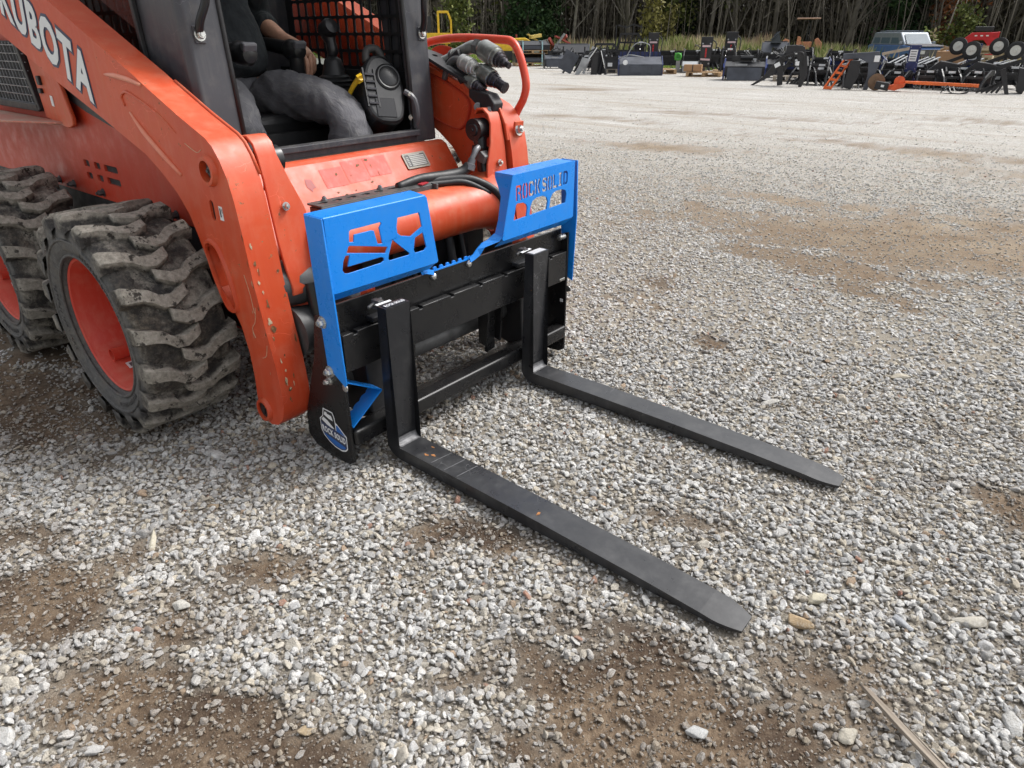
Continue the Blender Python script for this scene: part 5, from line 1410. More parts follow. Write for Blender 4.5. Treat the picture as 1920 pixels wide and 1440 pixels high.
CHROME = m_plain('chrome_rod', (.75, .75, .75), .15, 1, .1)
TYREB = m_plain('small_tyre_rubber', (.02, .02, .02), .8, 0, .3)
RIMW = m_plain('cream_wheel_disc', (.55, .55, .50), .5, 0, .1)
LN_ = MB.build
def B(m, name, mat, o, **k): return m.build(name, mat, o, world=False, **k)
def equip(name, label, cat, x, y, turn=0, group=None, z=None):
    z = float(gheight(np.array([x]), np.array([y]))[0]) if z is None else z
    return thing(name, label, cat, (x, y, z), facing(x, y, turn), group)
def pallet(label, x, y, w=1.1, d=1.0, turn=0, z=None, mat=None):
    o = equip('wooden_pallet', label, 'pallet', x, y, turn, 'wooden pallets under the machines', z)
    m = MB(); k = 6
    for i in range(k): m.box((0, -d / 2 + (i + .5) * d / k, .128), (w, d / k * .72, .020))
    B(m, 'deck', mat or WOODP, o)
    m = MB()
    for i in (-1, 0, 1): m.box((i * (w / 2 - .05), 0, .069), (.09, d, .098))
    B(m, 'bearer', mat or WOODP, o)
    m = MB()
    for i in range(3): m.box((0, -d / 2 + .06 + i * (d / 2 - .06), .010), (w, .09, .018))
    B(m, 'base_board', mat or WOODP, o)
    return o
def breaker(label, x, y, h=1.35, turn=0, z=.14):
    o = equip('hydraulic_breaker', label, 'breaker', x, y, turn, 'hydraulic breakers standing on pallets', z)
    m = MB(); t = .06
    m.prism([(-.17, .12), (.17, .12), (.19, h), (-.19, h)], 'y', -.13, .13); B(m, 'housing', BLK, o, bevel=.015)
    m = MB(); m.cyl((0, 0, .12), (0, 0, 0), .06, .045, 12); B(m, 'chisel', STEEL, o)
    m = MB()
    for zz in (h * .22, h * .80):
        for xx in (-.12, .12): m.steps((xx, -.13, zz), (0, -1, 0), [(0, .028), (.03, .024)], 8)
    B(m, 'bolt_head', LGREY, o)
    m = MB(); m.box((0, -.133, h * .73), (.26, .004, .055)); m.box((0, -.133, h * .34), (.30, .004, .055), (0, .05, 0)); B(m, 'white_band', m_plain('pink_white_band', (.6, .45, .47), .5), o)
    m = MB()
    for k in range(6): m.box((.0, -.133, h * (.42 + k * .045)), (.045, .004, .035)); 
    B(m, 'red_lettering', REDP, o)
    m = MB(); m.tube([(.18, 0, h * .9), (.30, -.05, h * .8), (.28, -.1, h * .5)], .02, 6, sub=3); B(m, 'hose', RUBBER, o)
    return o
def grapple(label, x, y, w=1.0, h=.85, d=.9, turn=0, seed=0, name='brush_grapple', extra=None):
    r = random.Random(seed); o = equip(name, label, 'grapple', x, y, turn, 'black grapples and claws in the right-hand row')
    # rear frame
    m = MB()
    m.box((0, d * .35, h * .45), (w * .8, .05, h * .55)); m.box((0, d * .33, h * .74), (w * .9, .12, .07)); m.box((0, d * .3, h * .2), (w * .9, .12, .08))
    B(m, 'mounting_frame', BLK, o, bevel=.008)
    # curved side arms
    for sx in (-1, 1):
        a = r.uniform(-.06, .06)
        P = [(d * .38, h * .92), (d * .1, h * r.uniform(.86, 1.0)), (-d * .25, h * .62), (-d * .52, h * .12), (-d * .58, 0), (-d * .46, .01), (-d * .36, h * .25), (-d * .12, h * .55), (d * .15, h * .66), (d * .38, h * .68)]
        m = MB(); m.prism([(p[0], p[1]) for p in P], 'x', sx * w * .40 + a - .018, sx * w * .40 + a + .018); B(m, 'side_arm', BLK, o, bevel=.004)
    m = MB(); n = r.choice([3, 4])
    for k in range(n):
        xx = -w * .28 + k * w * .56 / (n - 1)
        P = [(d * .3, h * .34), (d * .0, h * .26), (-d * .35, .10), (-d * .55, .0), (-d * .40, .0), (-d * .1, h * .10), (d * .3, h * .16)]
        m.prism(P, 'x', xx - .012, xx + .012)
    B(m, 'tines', BLK, o)
    m = MB(); c0 = Vector((r.uniform(-.1, .1) * w, d * .3, h * .78)); c1 = Vector((c0.x, -d * .22, h * .60))
    m.tube([c0, c0.lerp(c1, .6)], .035, 10); B(m, 'cylinder', BLK, o, smooth='auto')
    m = MB(); m.tube([c0.lerp(c1, .6), c1], .016, 8); B(m, 'cylinder_rod', CHROME, o)
    m = MB(); m.bar((-w * .4, -d * .2, h * .60), (w * .4, -d * .2, h * .60), .05, .05); m.bar((-w * .38, d * .1, h * .82), (w * .38, d * .1, h * .82), .06, .06); B(m, 'cross_bar', BLK, o)
    m = MB(); zx = r.uniform(-.2, .2) * w
    m.box((zx, d * .10 - .035, h * .83), (.16, .004, .05)); m.box((-zx, d * .325, h * .4), (.10, .004, .07)); B(m, 'white_label', WHITE, o)
    m = MB(); m.tube([(zx, d * .2, h * .8), (zx + .1, 0, h * r.uniform(.9, 1.05)), (zx + .2, -d * .1, h * .6)], .014, 6, sub=4); B(m, 'hose', RUBBER, o)
    if extra == 'blue':
        m = MB(); m.prism([(d * .28, h * .15), (-d * .15, h * .2), (-d * .2, h * .8), (d * .25, h * .95)], 'x', -w * .44, -w * .41); m.box((-w * .1, d * .2, h * .62), (w * .35, .04, h * .35)); B(m, 'blue_plate', NAVYP, o)
        m = MB()
        for zz in (.5, .75): m.steps((-w * .43, 0, h * zz), (-1, 0, 0), [(0, .07), (.012, .07)], 12)
        B(m, 'round_label', WHITE, o)
    return o
def bucket(label, x, y, w=1.4, h=.6, d=.7, turn=0, mat=None, z=None, back=None, group=None, name='loader_bucket', cat='bucket'):
    o = equip(name, label, cat, x, y, turn, group, z)
    m = MB(); m.prism([(-d / 2, 0), (d / 2, 0), (d / 2, h), (d * .2, h), (-d / 2, h * .62)], 'x', -w / 2, w / 2); B(m, 'shell', mat or BLK, o, bevel=.012)
    m = MB()
    for s in (-1, 1): m.prism([(-d / 2 - .03, -.0), (d / 2 + .02, 0), (d / 2 + .02, h + .03), (d * .15, h + .03), (-d / 2 - .03, h * .6)], 'x', s * (w / 2 + .012) - .012, s * (w / 2 + .012) + .012)
    B(m, 'side_plate', back or BLK, o)
    m = MB(); m.box((0, -d / 2 - .012, h * .33), (w * .5, .02, h * .36)); B(m, 'front_panel', mat or GREYP, o, bevel=.004)
    m = MB(); m.box((0, d / 2 + .03, h * .75), (w * .9, .05, h * .6)); B(m, 'back_plate', back or BLK, o, bevel=.006)
    return o
def hoses(o, pts, n=4, seed=0, s=.25, mat=None):
    r = random.Random(seed); m = MB()
    for k in range(n):
        a = Vector(pts[0]) + Vector((r.uniform(-s, s), r.uniform(-.1, .1), 0)); b = Vector(pts[1]) + Vector((r.uniform(-s, s), r.uniform(-.1, .1), 0))
        mid = (a + b) / 2 + Vector((r.uniform(-s, s), 0, r.uniform(.1, s)))
        m.tube([a, mid, b], .012, 6, sub=6)
    B(m, 'hose', mat or RUBBER, o); return o

# --- left part of the lot
pallet('pallet under the stacked black buckets, left of the yard', -18.75, 24.6, 1.5, 1.0, 10)
b = bucket('lower black bucket of the strapped stack', -18.75, 24.6, 1.45, .36, .8, 10, z=.10, group='stacked black buckets'); 
pallet('upper pallet between the two stacked black buckets', -18.75, 24.6, 1.5, 1.0, 10, z=.46)
b = bucket('upper black bucket of the strapped stack', -18.75, 24.6, 1.45, .36, .8, 10, z=.58, group='stacked black buckets')
m = MB(); 
for xx in (-.42, .42): m.box((xx, -.43, .45), (.05, .01, .95)); m.box((xx, -.02, .955), (.05, .82, .01))
st_ = thing('strap', 'pale blue plastic straps round the stacked black buckets', 'strap', (-18.75, 24.6, 0), facing(-18.75, 24.6, 10)); B(m, 'band', m_plain('pale_blue_strap', (.35, .55, .58), .5), st_)
bucket('black bucket with a clear wrapped side, behind the strapped stack', -18.0, 26.6, 1.5, .80, .9, -5, back=GREYP)
def tiller(label, x, y, w, h, turn=0, mat=None, side=None, seed=0, group=None, tall=True):
    o = equip('rotary_tiller', label, 'tiller', x, y, turn, group)
    m = MB(); m.prism([(-.32, h * .18), (-.34, h * .55), (-.1, h * .72), (.25, h * .72), (.3, h * .2)], 'x', -w / 2, w / 2); B(m, 'hood', mat or GREYP, o, bevel=.01)
    m = MB()
    for s in (-1, 1): m.prism([(-.38, .0), (-.38, h * .5), (-.1, h * .85), (.35, h * .85), (.38, 0)], 'x', s * w / 2 - .02, s * w / 2 + .02)
    B(m, 'end_plate', side or BLK, o)
    m = MB(); m.box((0, -.36, h * .30), (w * .86, .015, h * .42), (-.12, 0, 0)); B(m, 'front_flap', mat or GREYP, o)
    m = MB(); r = random.Random(seed)
    for k in range(int(w * 10)): 
        xx = -w / 2 + .06 + k * (w - .12) / int(w * 10); a = r.uniform(0, 6); m.bar((xx, 0, h * .2), (xx, math.cos(a) * .2, h * .2 + math.sin(a) * .16), .012, .04)
    m.cyl((-w / 2, 0, h * .2), (w / 2, 0, h * .2), .05, n=10); B(m, 'rotor', BLK, o)
    m = MB(); m.box((-.1, .1, h * .85), (w * .5, .2, h * .22)); m.cyl((-.15, -.1, h * .9), (.2, -.1, h * .9), .06, n=10); B(m, 'motor', BLK, o)
    if tall:
        m = MB()
        for s in (-1, 1): m.box((s * w * .3, .2, h * .95), (.05, .06, h * .5))
        B(m, 'upright', BLK, o)
    m = MB(); m.box((-w * .1, -.372, h * .62), (w * .3, .004, .05)); m.box((w * .2, -.12, h * .8), (.12, .004, .09)); B(m, 'pale_label', LGREY, o)
    hoses(o, ((0, .1, h * .95), (w * .2, -.1, h * .75)), 5, seed)
    return o
tiller('grey rotary tiller with dark end plates, left of the leaning steel plates', -16.5, 23.4, .98, .66, 5, GREYP, BLK, 1)
tiller('black tiller behind the grey tiller, its rods standing up', -16.4, 26.2, 1.7, .62, 5, BLK, BLK, 2)
# leaning grey plates
o = equip('tipped_bucket', 'dark grey curved scraper tipped on its end in front of the cage grapples', 'blade', -13.6, 20.6, 0)
m = MB(); R = Matrix.Rotation(.45, 3, 'Y')
for k in range(5): m.box(R @ Vector((0, -.08 * math.cos((k - 2) * .5), (k - 2) * .13 )) + Vector((-.25, 0, .38)), (.50, .02, .14), R)
B(m, 'mouldboard', GREYP, o); m = MB(); m.bar((-.45, 0, .02), (.1, .25, .60), .06, .06); m.bar((-.05, 0, .05), (.35, .2, .7), .05, .05); B(m, 'push_frame', BLK, o)
o = equip('snow_plough', 'black plough with pale steel arms leaning together', 'plough', -12.95, 20.6, 0)
m = MB(); m.prism([(-.55, 0), (-.40, .0), (-.02, .48), (-.30, .55)], 'y', -.25, -.23); m.prism([(-.30, .05), (-.22, .0), (.10, .85), (.02, .90)], 'y', -.05, -.02); B(m, 'steel_wing', LGREY, o)
m = MB(); m.prism([(.0, 0), (.22, 0), (.24, .70), (.02, .66)], 'y', -.1, .1); m.bar((.30, -.1, 0), (.42, 0, .72), .10, .12); m.bar((.52, -.1, 0), (.38, 0, .62), .06, .08); m.bar((-.2, .1, .2), (.3, .1, .75), .05, .05); B(m, 'black_frame', BLK, o, bevel=.006)
m = MB(); m.tube([(-.25, -.15, .25), (.18, -.12, .84)], .022, 8); m.tube([(.32, -.2, .75), (.48, -.2, .2)], .018, 8); B(m, 'ram', CHROME, o)
hoses(o, ((-.1, -.1, .6), (.3, -.1, .7)), 4, 3)
# cage grapples
def cage(label, x, y, w, h, posts=False):
    o = equip('cage_grapple', label, 'grapple', x, y, 0, 'cage grapples by the road sweeper')
    m = MB(); m.prism([(-.35, .0), (.35, 0), (.3, h * .52), (-.3, h * .52)], 'x', -w / 2, w / 2); B(m, 'base', BLK, o, bevel=.01)
    m = MB(); z0, z1 = h * .52, h
    top = [(-w / 2, z0), (-w * .36, z1), (w * .30, z1), (w / 2, z0 + (z1 - z0) * .45), (w / 2, z0)]
    for yy in (-.28, .28):
        for a, b in zip(top, top[1:] + top[:1]): m.bar((a[0], yy, a[1]), (b[0], yy, b[1]), .075, .07)
        for k in range(4):
            xx = -w * .36 + k * w * .22; m.bar((xx, yy, z1), (xx - .1, yy, z0), .055, .05)
        m.bar((-w * .45, yy, (z0 + z1) / 2), (w * .45, yy, (z0 + z1) / 2), .055, .05)
    for a in top: m.bar((a[0], -.28, a[1]), (a[0], .28, a[1]), .04, .04)
    B(m, 'cage', BLK, o)
    m = MB(); m.box((w * .2, -.36, h * .30), (.16, .006, .12)); B(m, 'white_label', WHITE, o)
    if posts:
        m = MB(); m.bar((-w * .55, .1, 0), (-w * .55, .1, h * 1.25), .04, .04)
        for k in range(3): m.bar((-w * .5 + k * w * .32, .1, h * 1.25 - .1 * (k % 2)), (-w * .2 + k * w * .32, .1, h * 1.28 - .12 * ((k + 1) % 2)), .05, .05); m.bar((-w * .2 + k * w * .3, .1, h), (-w * .2 + k * w * .3, .1, h * 1.26), .035, .035)
        B(m, 'upright_rails', BLK, o)
    return o
cage('front cage grapple with a low hexagonal cage, beside the leaning plough', -13.1, 21.7, .95, .92)
cage('rear cage grapple with tall rails standing above it', -13.6, 24.2, 1.0, 1.22, True)
pallet('grey pallet under the front cage grapple', -12.7, 21.9, .8, .7, 0, mat=WOODG)
o = bucket('dark grey road sweeper with a navy back and a round gauge', -11.3, 21.1, 1.42, .56, .7, 4, mat=GREYP, back=NAVYP, name='road_sweeper', cat='sweeper')
m = MB(); m.steps((-.52, -.37, .40), (0, -1, 0), [(0, .08), (.01, .08)], 16); B(m, 'gauge', WHITE, o); m = MB(); m.box((0, .30, .50), (1.36, .05, .42)); B(m, 'navy_hood', NAVYP, o)
for k in range(9): pass
m = MB(); 
for k in range(9): m.box((-.6 + k * .15, .262, .62), (.02, .03, .26))
B(m, 'hood_rib', BLK, o)
m = MB(); m.tube([(-.5, 0, .52), (-.2, 0, .95), (.25, 0, .92), (.3, 0, .56)], .014, 8, sub=8); m.tube([(-.75, -.1, .5), (-.4, -.2, .62), (.1, -.2, .55)], .014, 8, sub=6); B(m, 'hose', LGREY, o)
pallet('pallet under the lone breaker behind the sweeper', -11.4, 22.6, 1.0, 1.3, 12)
breaker('lone black breaker with red lettering behind the sweeper', -11.75, 22.7, 1.12)
grapple('black post driver with pale rods left of the lone breaker', -12.6, 23.2, .5, 1.15, .5, 0, 5, 'post_driver')
o = equip('auger_drive', 'lime green auger drive with an open dark mouth', 'auger drive', -11.1, 23.4, 0)
m = MB(); m.steps((.0, -.1, .50), (0, -1, 0), [(0, .13), (.14, .13), (.16, .11), (.16, .075), (.08, .07)], 18); m.box((0, 0, .50), (.24, .26, .22)); B(m, 'gear_case', GREEN, o, smooth='auto'); m = MB(); m.box((.02, -.1, .22), (.14, .2, .44)); m.box((0, .1, .05), (.5, .5, .10)); B(m, 'stand', LGREY, o)
o = grapple('low black grapple with a pale ram between the two groups of breakers', -11.2, 25.2, 1.3, .80, .9, 0, 9); hoses(o, ((0, 0, .8), (.4, 0, .6)), 3, 4)
bucket('small slatted steel step box in front of the low grapple', -10.6, 23.4, .55, .35, .4, 0, mat=LGREY, name='step_box', cat='step')
pallet('front pallet with a cardboard box and a breaker', -9.15, 21.6, 1.10, 1.1, -6)
pallet('pallet just behind the cardboard box pallet', -8.9, 23.0, 1.1, 1.0, 6)
breaker('black breaker on the front pallet, red lettering down its front', -9.3, 21.8, 1.0, 0)
breaker('taller black breaker behind and right of the front pallet breaker', -9.05, 23.1, 1.14, 8)
o = equip('cardboard_box', 'brown cardboard box strapped on the front pallet', 'box', -9.42, 21.25, -6, z=.14)
m = MB(); m.box((0, 0, .10), (.56, .35, .20)); B(m, 'carton', CARD, o, bevel=.005); m = MB(); m.box((0, 0, .10), (.03, .36, .206)); B(m, 'strap', BLACKM, o)
o = grapple('narrow black claw with a chrome rod leaning by the second breaker', -8.65, 22.0, .5, .95, .5, 0, 15)
o = bucket('upright slate grey bucket standing on its back behind the breakers', -9.7, 28.9, .98, .92, .5, 0, mat=GREYP, back=GREYP)
m = MB(); m.prism([(-.2, .9), (.2, .9), (.12, 1.15), (.02, 1.32), (-.1, 1.2)], 'y', -.1, .1); m.tube([(-.2, -.1, 1.0), (.1, -.1, 1.3)], .03, 8); B(m, 'hitch', GREYP, o)
o = tiller('blue-sided power rake with a big grey front flap and hoses on top', -7.3, 20.3, 1.16, .66, 0, BLK, NAVYP, 6)
m = MB(); m.box((0, -.46, .17), (.96, .02, .34), (-.20, 0, 0)); B(m, 'big_flap', GREYP, o); m = MB(); m.box((0, .1, .38), (1.24, .6, .10)); B(m, 'blue_beam', m_plain('royal_blue_enamel', (.01, .05, .35), .35), o, bevel=.01)
tiller('black and white snow blower behind the blue-sided power rake', -6.9, 22.2, .95, .70, 0, BLK, LGREY, 8)
pallet('grey pallet at the left end of the right-hand row', -6.1, 20.6, .8, .8, 0, mat=WOODG)

# --- right-hand row: claws, grapples and blades
ROW = [
 (-6.1, 20.9, .85, .95, .8, 10, 'blue', 'black grapple with blue plates and two round white labels, first of the right-hand row'),
 (-5.65, 22.4, .9, 1.0, .8, -10, None, 'black grapple behind the tall A-shaped claw'),
 (-4.95, 19.6, .7, .85, .8, 0, None, 'low black grapple right of the tall A-shaped claw'),
 (-4.9, 21.6, .9, .98, .8, 12, 'blue', 'black grapple with a blue plate in the middle of the row'),
 (-4.25, 21.0, .95, .95, 1.0, -12, None, 'black grapple with pale sloping rails behind the orange ladder frame'),
 (-3.85, 19.2, .75, .80, .8, 5, None, 'black grapple right of the orange ladder frame, grey legs in front'),
 (-3.6, 22.2, .9, 1.05, 1.1, 15, 'blue', 'rear black grapple with pale rails, left of the navy plate'),
 (-3.2, 20.3, .85, .90, .9, -8, None, 'black grapple standing behind the rusty disc'),
 (-2.95, 22.0, .9, 1.0, 1.0, 10, None, 'rear black grapple just left of the navy plate with a white panel'),
 (-2.55, 20.6, .80, .85, .9, 4, None, 'black grapple in front of the left navy plate'),
 (-2.1, 20.9, .85, .88, 1.0, -6, None, 'black grapple between the two navy plates'),
 (-1.65, 20.2, .8, .82, 1.1, 8, None, 'black grapple under the first pair of raised wheels'),
 (-1.2, 21.2, .9, .90, 1.1, -5, None, 'black grapple behind the second pair of raised wheels'),
 (-.75, 20.6, .8, .85, 1.0, 10, None, 'last black grapple at the right end of the row'),
]
rr_ = random.Random(44)
ORD = ['first', 'second', 'third', 'fourth', 'fifth', 'sixth', 'seventh', 'eighth', 'ninth', 'tenth', 'eleventh', 'twelfth', 'thirteenth']
for k in range(13):
    ROW.append((-6.3 + k * .47 + rr_.uniform(-.08, .08), 23.2 + rr_.uniform(-.3, .5), rr_.uniform(.7, .95), rr_.uniform(.85, 1.08), 1.0, rr_.uniform(-25, 25), None, f'{ORD[k]} machine from the left in the back rank of the right-hand row'))
for k in range(8):
    ROW.append((-5.5 + k * .62 + rr_.uniform(-.1, .1), 19.75 + rr_.uniform(-.25, .15), rr_.uniform(.45, .6), rr_.uniform(.55, .75), .7, rr_.uniform(-25, 25), None, f'{ORD[k]} small claw from the left along the front of the right-hand row'))
for i, (x, y, w, h, d, t_, ex, lb) in enumerate(ROW):
    h *= .68 if i < 14 else (.62 if i < 27 else .72)
    o = grapple(lb, x, y, w, h, d, t_, 20 + i, extra=ex)
    if i in (4, 6, 8) or (14 <= i < 27 and i % 2):
        m = MB()
        for k in range(3): m.bar((-w * .45 + k * .16, -d * .5, h * .70), (w * .15 + k * .14, d * .1, h * .96), .05, .02)
        B(m, 'pale_rail', LGREY, o)
# tall A shaped claw at the left of the row
o = equip('tree_claw', 'tall A-shaped black claw, its curved legs spread on the gravel', 'claw', -5.35, 18.7, 0)
for s, P in ((-1, [(-.05, 1.0), (-.42, .62), (-.70, .22), (-1.0, .0), (-.92, -.0), (-.52, .22), (-.22, .58), (.0, .88)]), (1, [(-.02, 1.0), (.22, .95), (.34, .60), (.40, .28), (.30, .0), (.22, .0), (.22, .30), (.10, .62), (-.02, .85)])):
    m = MB(); m.prism([(p[0], p[1]) for p in P], 'y', -.12 * s - .05, -.12 * s + .07); B(m, 'claw_leg', BLK, o, bevel=.01)
m = MB(); m.box((-.02, 0, .85), (.40, .35, .26)); m.bar((-.3, .1, .3), (.1, .2, .8), .10, .10); m.bar((-.25, .1, .02), (-.3, .1, .5), .16, .14); B(m, 'claw_head', BLK, o, bevel=.01)
m = MB(); m.box((-.38, -.2, .52), (.14, .01, .10), (0, -.5, 0)); m.box((.02, -.19, .80), (.08, .01, .05)); m.box((.10, -.2, .56), (.10, .01, .10)); B(m, 'white_label', WHITE, o)
hoses(o, ((-.2, -.2, .7), (.2, -.2, .5)), 5, 31)
# grey curved legs right of the orange ladder
o = equip('tree_claw', 'grey-topped black claw with one slate leg reaching the ground', 'claw', -3.62, 18.5, 0)
m = MB(); m.prism([(-.45, .80), (.35, .86), (.42, .62), (.34, .30), (.26, .0), (.16, .0), (.20, .32), (.16, .60), (-.05, .70), (-.42, .66)], 'y', -.08, .06); B(m, 'curved_leg', GREYP, o, bevel=.01)
m = MB(); m.prism([(-.30, .05), (-.12, .0), (.0, .3), (-.02, .65), (-.25, .65)], 'y', -.15, .15); B(m, 'claw_head', BLK, o, bevel=.01); m = MB(); m.box((.33, -.09, .70), (.12, .006, .14)); B(m, 'white_label', WHITE, o)
# orange ladder frame
o = equip('trencher', 'orange perforated ladder-like trencher leaning against the black grapples', 'frame', -4.05, 18.4, 0)
m = MB()
for k in (-.07, .07): m.bar((-.22 + k, -.2 , .0 + (k < 0) * .04), (.16 + k, .15, .70 + (k < 0) * .05), .04, .03)
for t_ in (.05, .3, .52, .74, .96): m.bar((-.29 + t_ * .38, -.2 + t_ * .35, .02 + t_ * .70), (-.13 + t_ * .38, -.2 + t_ * .35, t_ * .68), .06, .05)
B(m, 'frame', ORNG, o); m = MB(); m.box((-.21, -.22, .03), (.20, .05, .05)); B(m, 'foot', ORNG, o)
# rusty disc and black box
o = equip('saw_disc', 'rusty brown round disc standing behind a small black box', 'disc', -3.18, 18.5, 0)
m = MB(); m.steps((0, 0, .19), (.2, -1, 0), [(0, .19), (.02, .19)], 28); m.steps((0, -.02, .19), (.2, -1, 0), [(0, .05), (.05, .04)], 12); B(m, 'disc', m_plain('rusty_disc', (.20, .13, .08), .8, .2, .3), o)
o = equip('battery_box', 'small black box with a white label at the rusty disc', 'box', -2.98, 18.3, -10)
m = MB(); m.box((0, 0, .12), (.30, .18, .17), (0, .12, 0)); B(m, 'case', BLK, o, bevel=.01); m = MB(); m.box((.02, -.095, .12), (.07, .004, .05), (0, .12, 0)); B(m, 'white_label', WHITE, o)
# long orange boom
o = equip('trencher_boom', 'long orange trencher boom lying in front of the right-hand row', 'boom', -1.75, 18.6, 0)
m = MB(); m.bar((-.62, 0, .20), (.72, 0, .17), .08, .07); m.bar((-.80, 0, .21), (-.5, 0, .20), .12, .05); B(m, 'boom', ORNG, o, bevel=.005)
m = MB(); m.prism([(-1.28, .06), (-1.02, .16), (-.78, .18), (-.80, .10), (-.98, .02)], 'y', -.15, .1); m.steps((-.92, -.05, .22), (.3, -1, 0), [(0, .12), (.02, .12)], 16); B(m, 'orange_share', m_plain('red_orange_enamel', (.62, .09, .02), .4, 0, .2), o)
m = MB()
for k in range(14): m.box((.0 + k * .05, -.02, .13 - k * .002), (.035, .11, .02))
B(m, 'chain', LGREY, o)
m = MB(); m.tube([(.1, -.1, .17), (.0, -.2, .0), (.2, -.25, .01), (.5, -.2, .02), (.62, -.1, .15)], .012, 6, sub=6); m.tube([(.05, -.1, .10), (.3, -.3, .0), (.6, -.25, .08)], .012, 6, sub=6); B(m, 'hose', RUBBER, o)
# navy plates with white panels
for lb, x, y, h in (('left of two navy steel plates with a white panel, upright among the grapples', -2.78, 19.9, .98), ('right of two navy steel plates with a white panel, under the raised wheels', -1.62, 20.9, 1.0)):
    o = equip('navy_plate', lb, 'plate', x, y, -6)
    m = MB(); m.box((0, 0, h * .58), (.26, .05, h * .84)); m.box((0, .15, .1), (.3, .3, .2)); B(m, 'plate_body', NAVYP, o, bevel=.006)
    m = MB(); m.box((-.01, -.029, h * .76), (.17, .006, .26)); B(m, 'white_panel', WHITE, o)
    m = MB()
    for k in range(4): m.box((-.01, -.034, h * .68 + k * .055), (.13, .004, .018))
    B(m, 'panel_print', PLGREY, o)
    m = MB()
    for xx in (-.10, .10):
        for zz in (.45, .60, .95): m.steps((xx, -.025, h * zz), (0, -1, 0), [(0, .012), (.01, .01)], 8)
    B(m, 'bolt_head', LGREY, o)
# gauge-wheel arms raised in the air: two machines, two wheels each
def wheel_arm(label, x, y, pts):
    o = equip('landscape_rake', label, 'rake', x, y, 0, 'rakes with raised gauge wheels')
    m = MB(); m.prism([(-.35, .05), (.35, .05), (.30, .55), (-.10, .62), (-.35, .40)], 'y', -.2, .3); B(m, 'rake_body', BLK, o, bevel=.01)
    m = MB()
    for k in range(6): m.prism([(-.4 + k * .13, .0), (-.36 + k * .13, .0), (-.25 + k * .13, .45), (-.30 + k * .13, .45)], 'y', -.35, -.30)
    B(m, 'rake_teeth', BLK, o)
    for (ax, az, bx, bz, yy) in pts:
        m = MB(); m.bar((ax, yy, az), (bx, yy, bz), .05, .085); B(m, 'wheel_arm', BLK, o)
        m = MB(); m.bar((bx, yy, bz - .03), (bx - .06, yy - .02, bz + .13), .05, .05); m.cyl((bx, yy, bz - .1), (bx, yy, bz + .1), .035, n=10); m.bar((bx - .06, yy - .02, bz + .12), (bx - .20, yy - .10, bz + .20), .05, .05); B(m, 'fork_bracket', BLK, o)
        c = Vector((bx - .22, yy - .14, bz + .21)); d = Vector((-.28, -1, .05)).normalized()
        m = MB(); m.steps(c, d, [(-.045, .09), (-.045, .17), (-.02, .20), (.02, .20), (.045, .17), (.045, .115), (.03, .11)], 30); w_ = B(m, 'gauge_wheel', TYREB, o, smooth='auto')
        m = MB(); m.steps(c, d, [(.02, .112), (.036, .115), (.038, .035), (.060, .03), (.062, .012)], 24); B(m, 'wheel_disc', RIMW, w_, smooth='auto')
    return o
wheel_arm('landscape rake with the left pair of raised white-hubbed wheels', -2.15, 20.5, [(-.25, .45, .42, .74, .35), (.05, .35, .72, .66, -.15)])
wheel_arm('landscape rake with the right pair of raised white-hubbed wheels', -1.32, 20.4, [(-.28, .42, .46, .74, .35), (-.02, .35, .82, .66, -.15)])
o = equip('v_plough', 'black ribbed V plough lying at the right end of the row', 'plough', -.75, 19.0, 0)
m = MB()
for k in range(5): m.bar((-.35 + k * .10, -.1, .02), (.05 + k * .03, -.1, .22 + k * .03), .03, .05)
m.prism([(.0, .50), (.10, .55), (.30, .0), (.22, .0)], 'y', -.15, -.05); B(m, 'v_blade', BLK, o)
m = MB(); m.prism([(.35, .55), (.62, .52), (.72, .62), (.55, .0), (.42, .05)], 'y', .1, .5); B(m, 'open_bucket', BLK, o, bevel=.01)

# --- vehicles and stores in the weeds behind
def poly_body(m, side, y0, y1): m.prism(side, 'y', y0, y1)
o = thing('parked_suv', 'old blue and silver SUV with a grey hood parked in the weeds', 'suv', (-8.15, 44.0, -.42), math.radians(-43))
SB = m_plain('faded_blue_car_paint', (.10, .19, .42), .4, .2, .1); SS = m_plain('silver_car_paint', (.24, .27, .31), .45, .2, .1); HD = m_plain('sun_baked_hood', (.10, .095, .10), .7, 0, .3); GL = m_plain('car_glass', (.09, .13, .165), .45, 0, .1, spec=.25)
# local +x is the front of the car
m = MB(); m.prism([(-2.15, .45), (-2.2, 1.0), (-2.1, 1.05), (.85, 1.05), (2.05, .98), (2.2, .80), (2.2, .42)], 'y', -.88, .88); B(m, 'body', SB, o, bevel=.04, seg=3)
m = MB(); m.prism([(-2.12, 1.04), (-1.92, 1.62), (-1.8, 1.66), (.35, 1.66), (.95, 1.04)], 'y', -.80, .80); B(m, 'cabin', SS, o, bevel=.05, seg=3)
m = MB()
for a, b in ((-1.95, -1.30), (-1.22, -.42), (-.34, .46)):
    for yy in (-.808, .808):
        t0 = .12 if a < -1.9 else 0
        m.add([(a + .05, yy, 1.12), (b, yy, 1.12), (b - (.28 if b > .4 else .0), yy * .985, 1.56), (a + .05 + t0, yy * .985, 1.56)], [(0, 1, 2, 3)])
B(m, 'side_window', GL, o)
m = MB(); m.add([(.90, -.68, 1.12), (.90, .68, 1.12), (.44, .62, 1.58), (.44, -.62, 1.58)], [(0, 1, 2, 3)]); m.v = [(x + .035, y, z) for x, y, z in m.v]; B(m, 'windscreen', GL, o)
m = MB(); m.prism([(.90, 1.05), (2.10, .98), (2.16, 1.02), (.95, 1.12)], 'y', -.80, .80); B(m, 'hood', HD, o, bevel=.02)
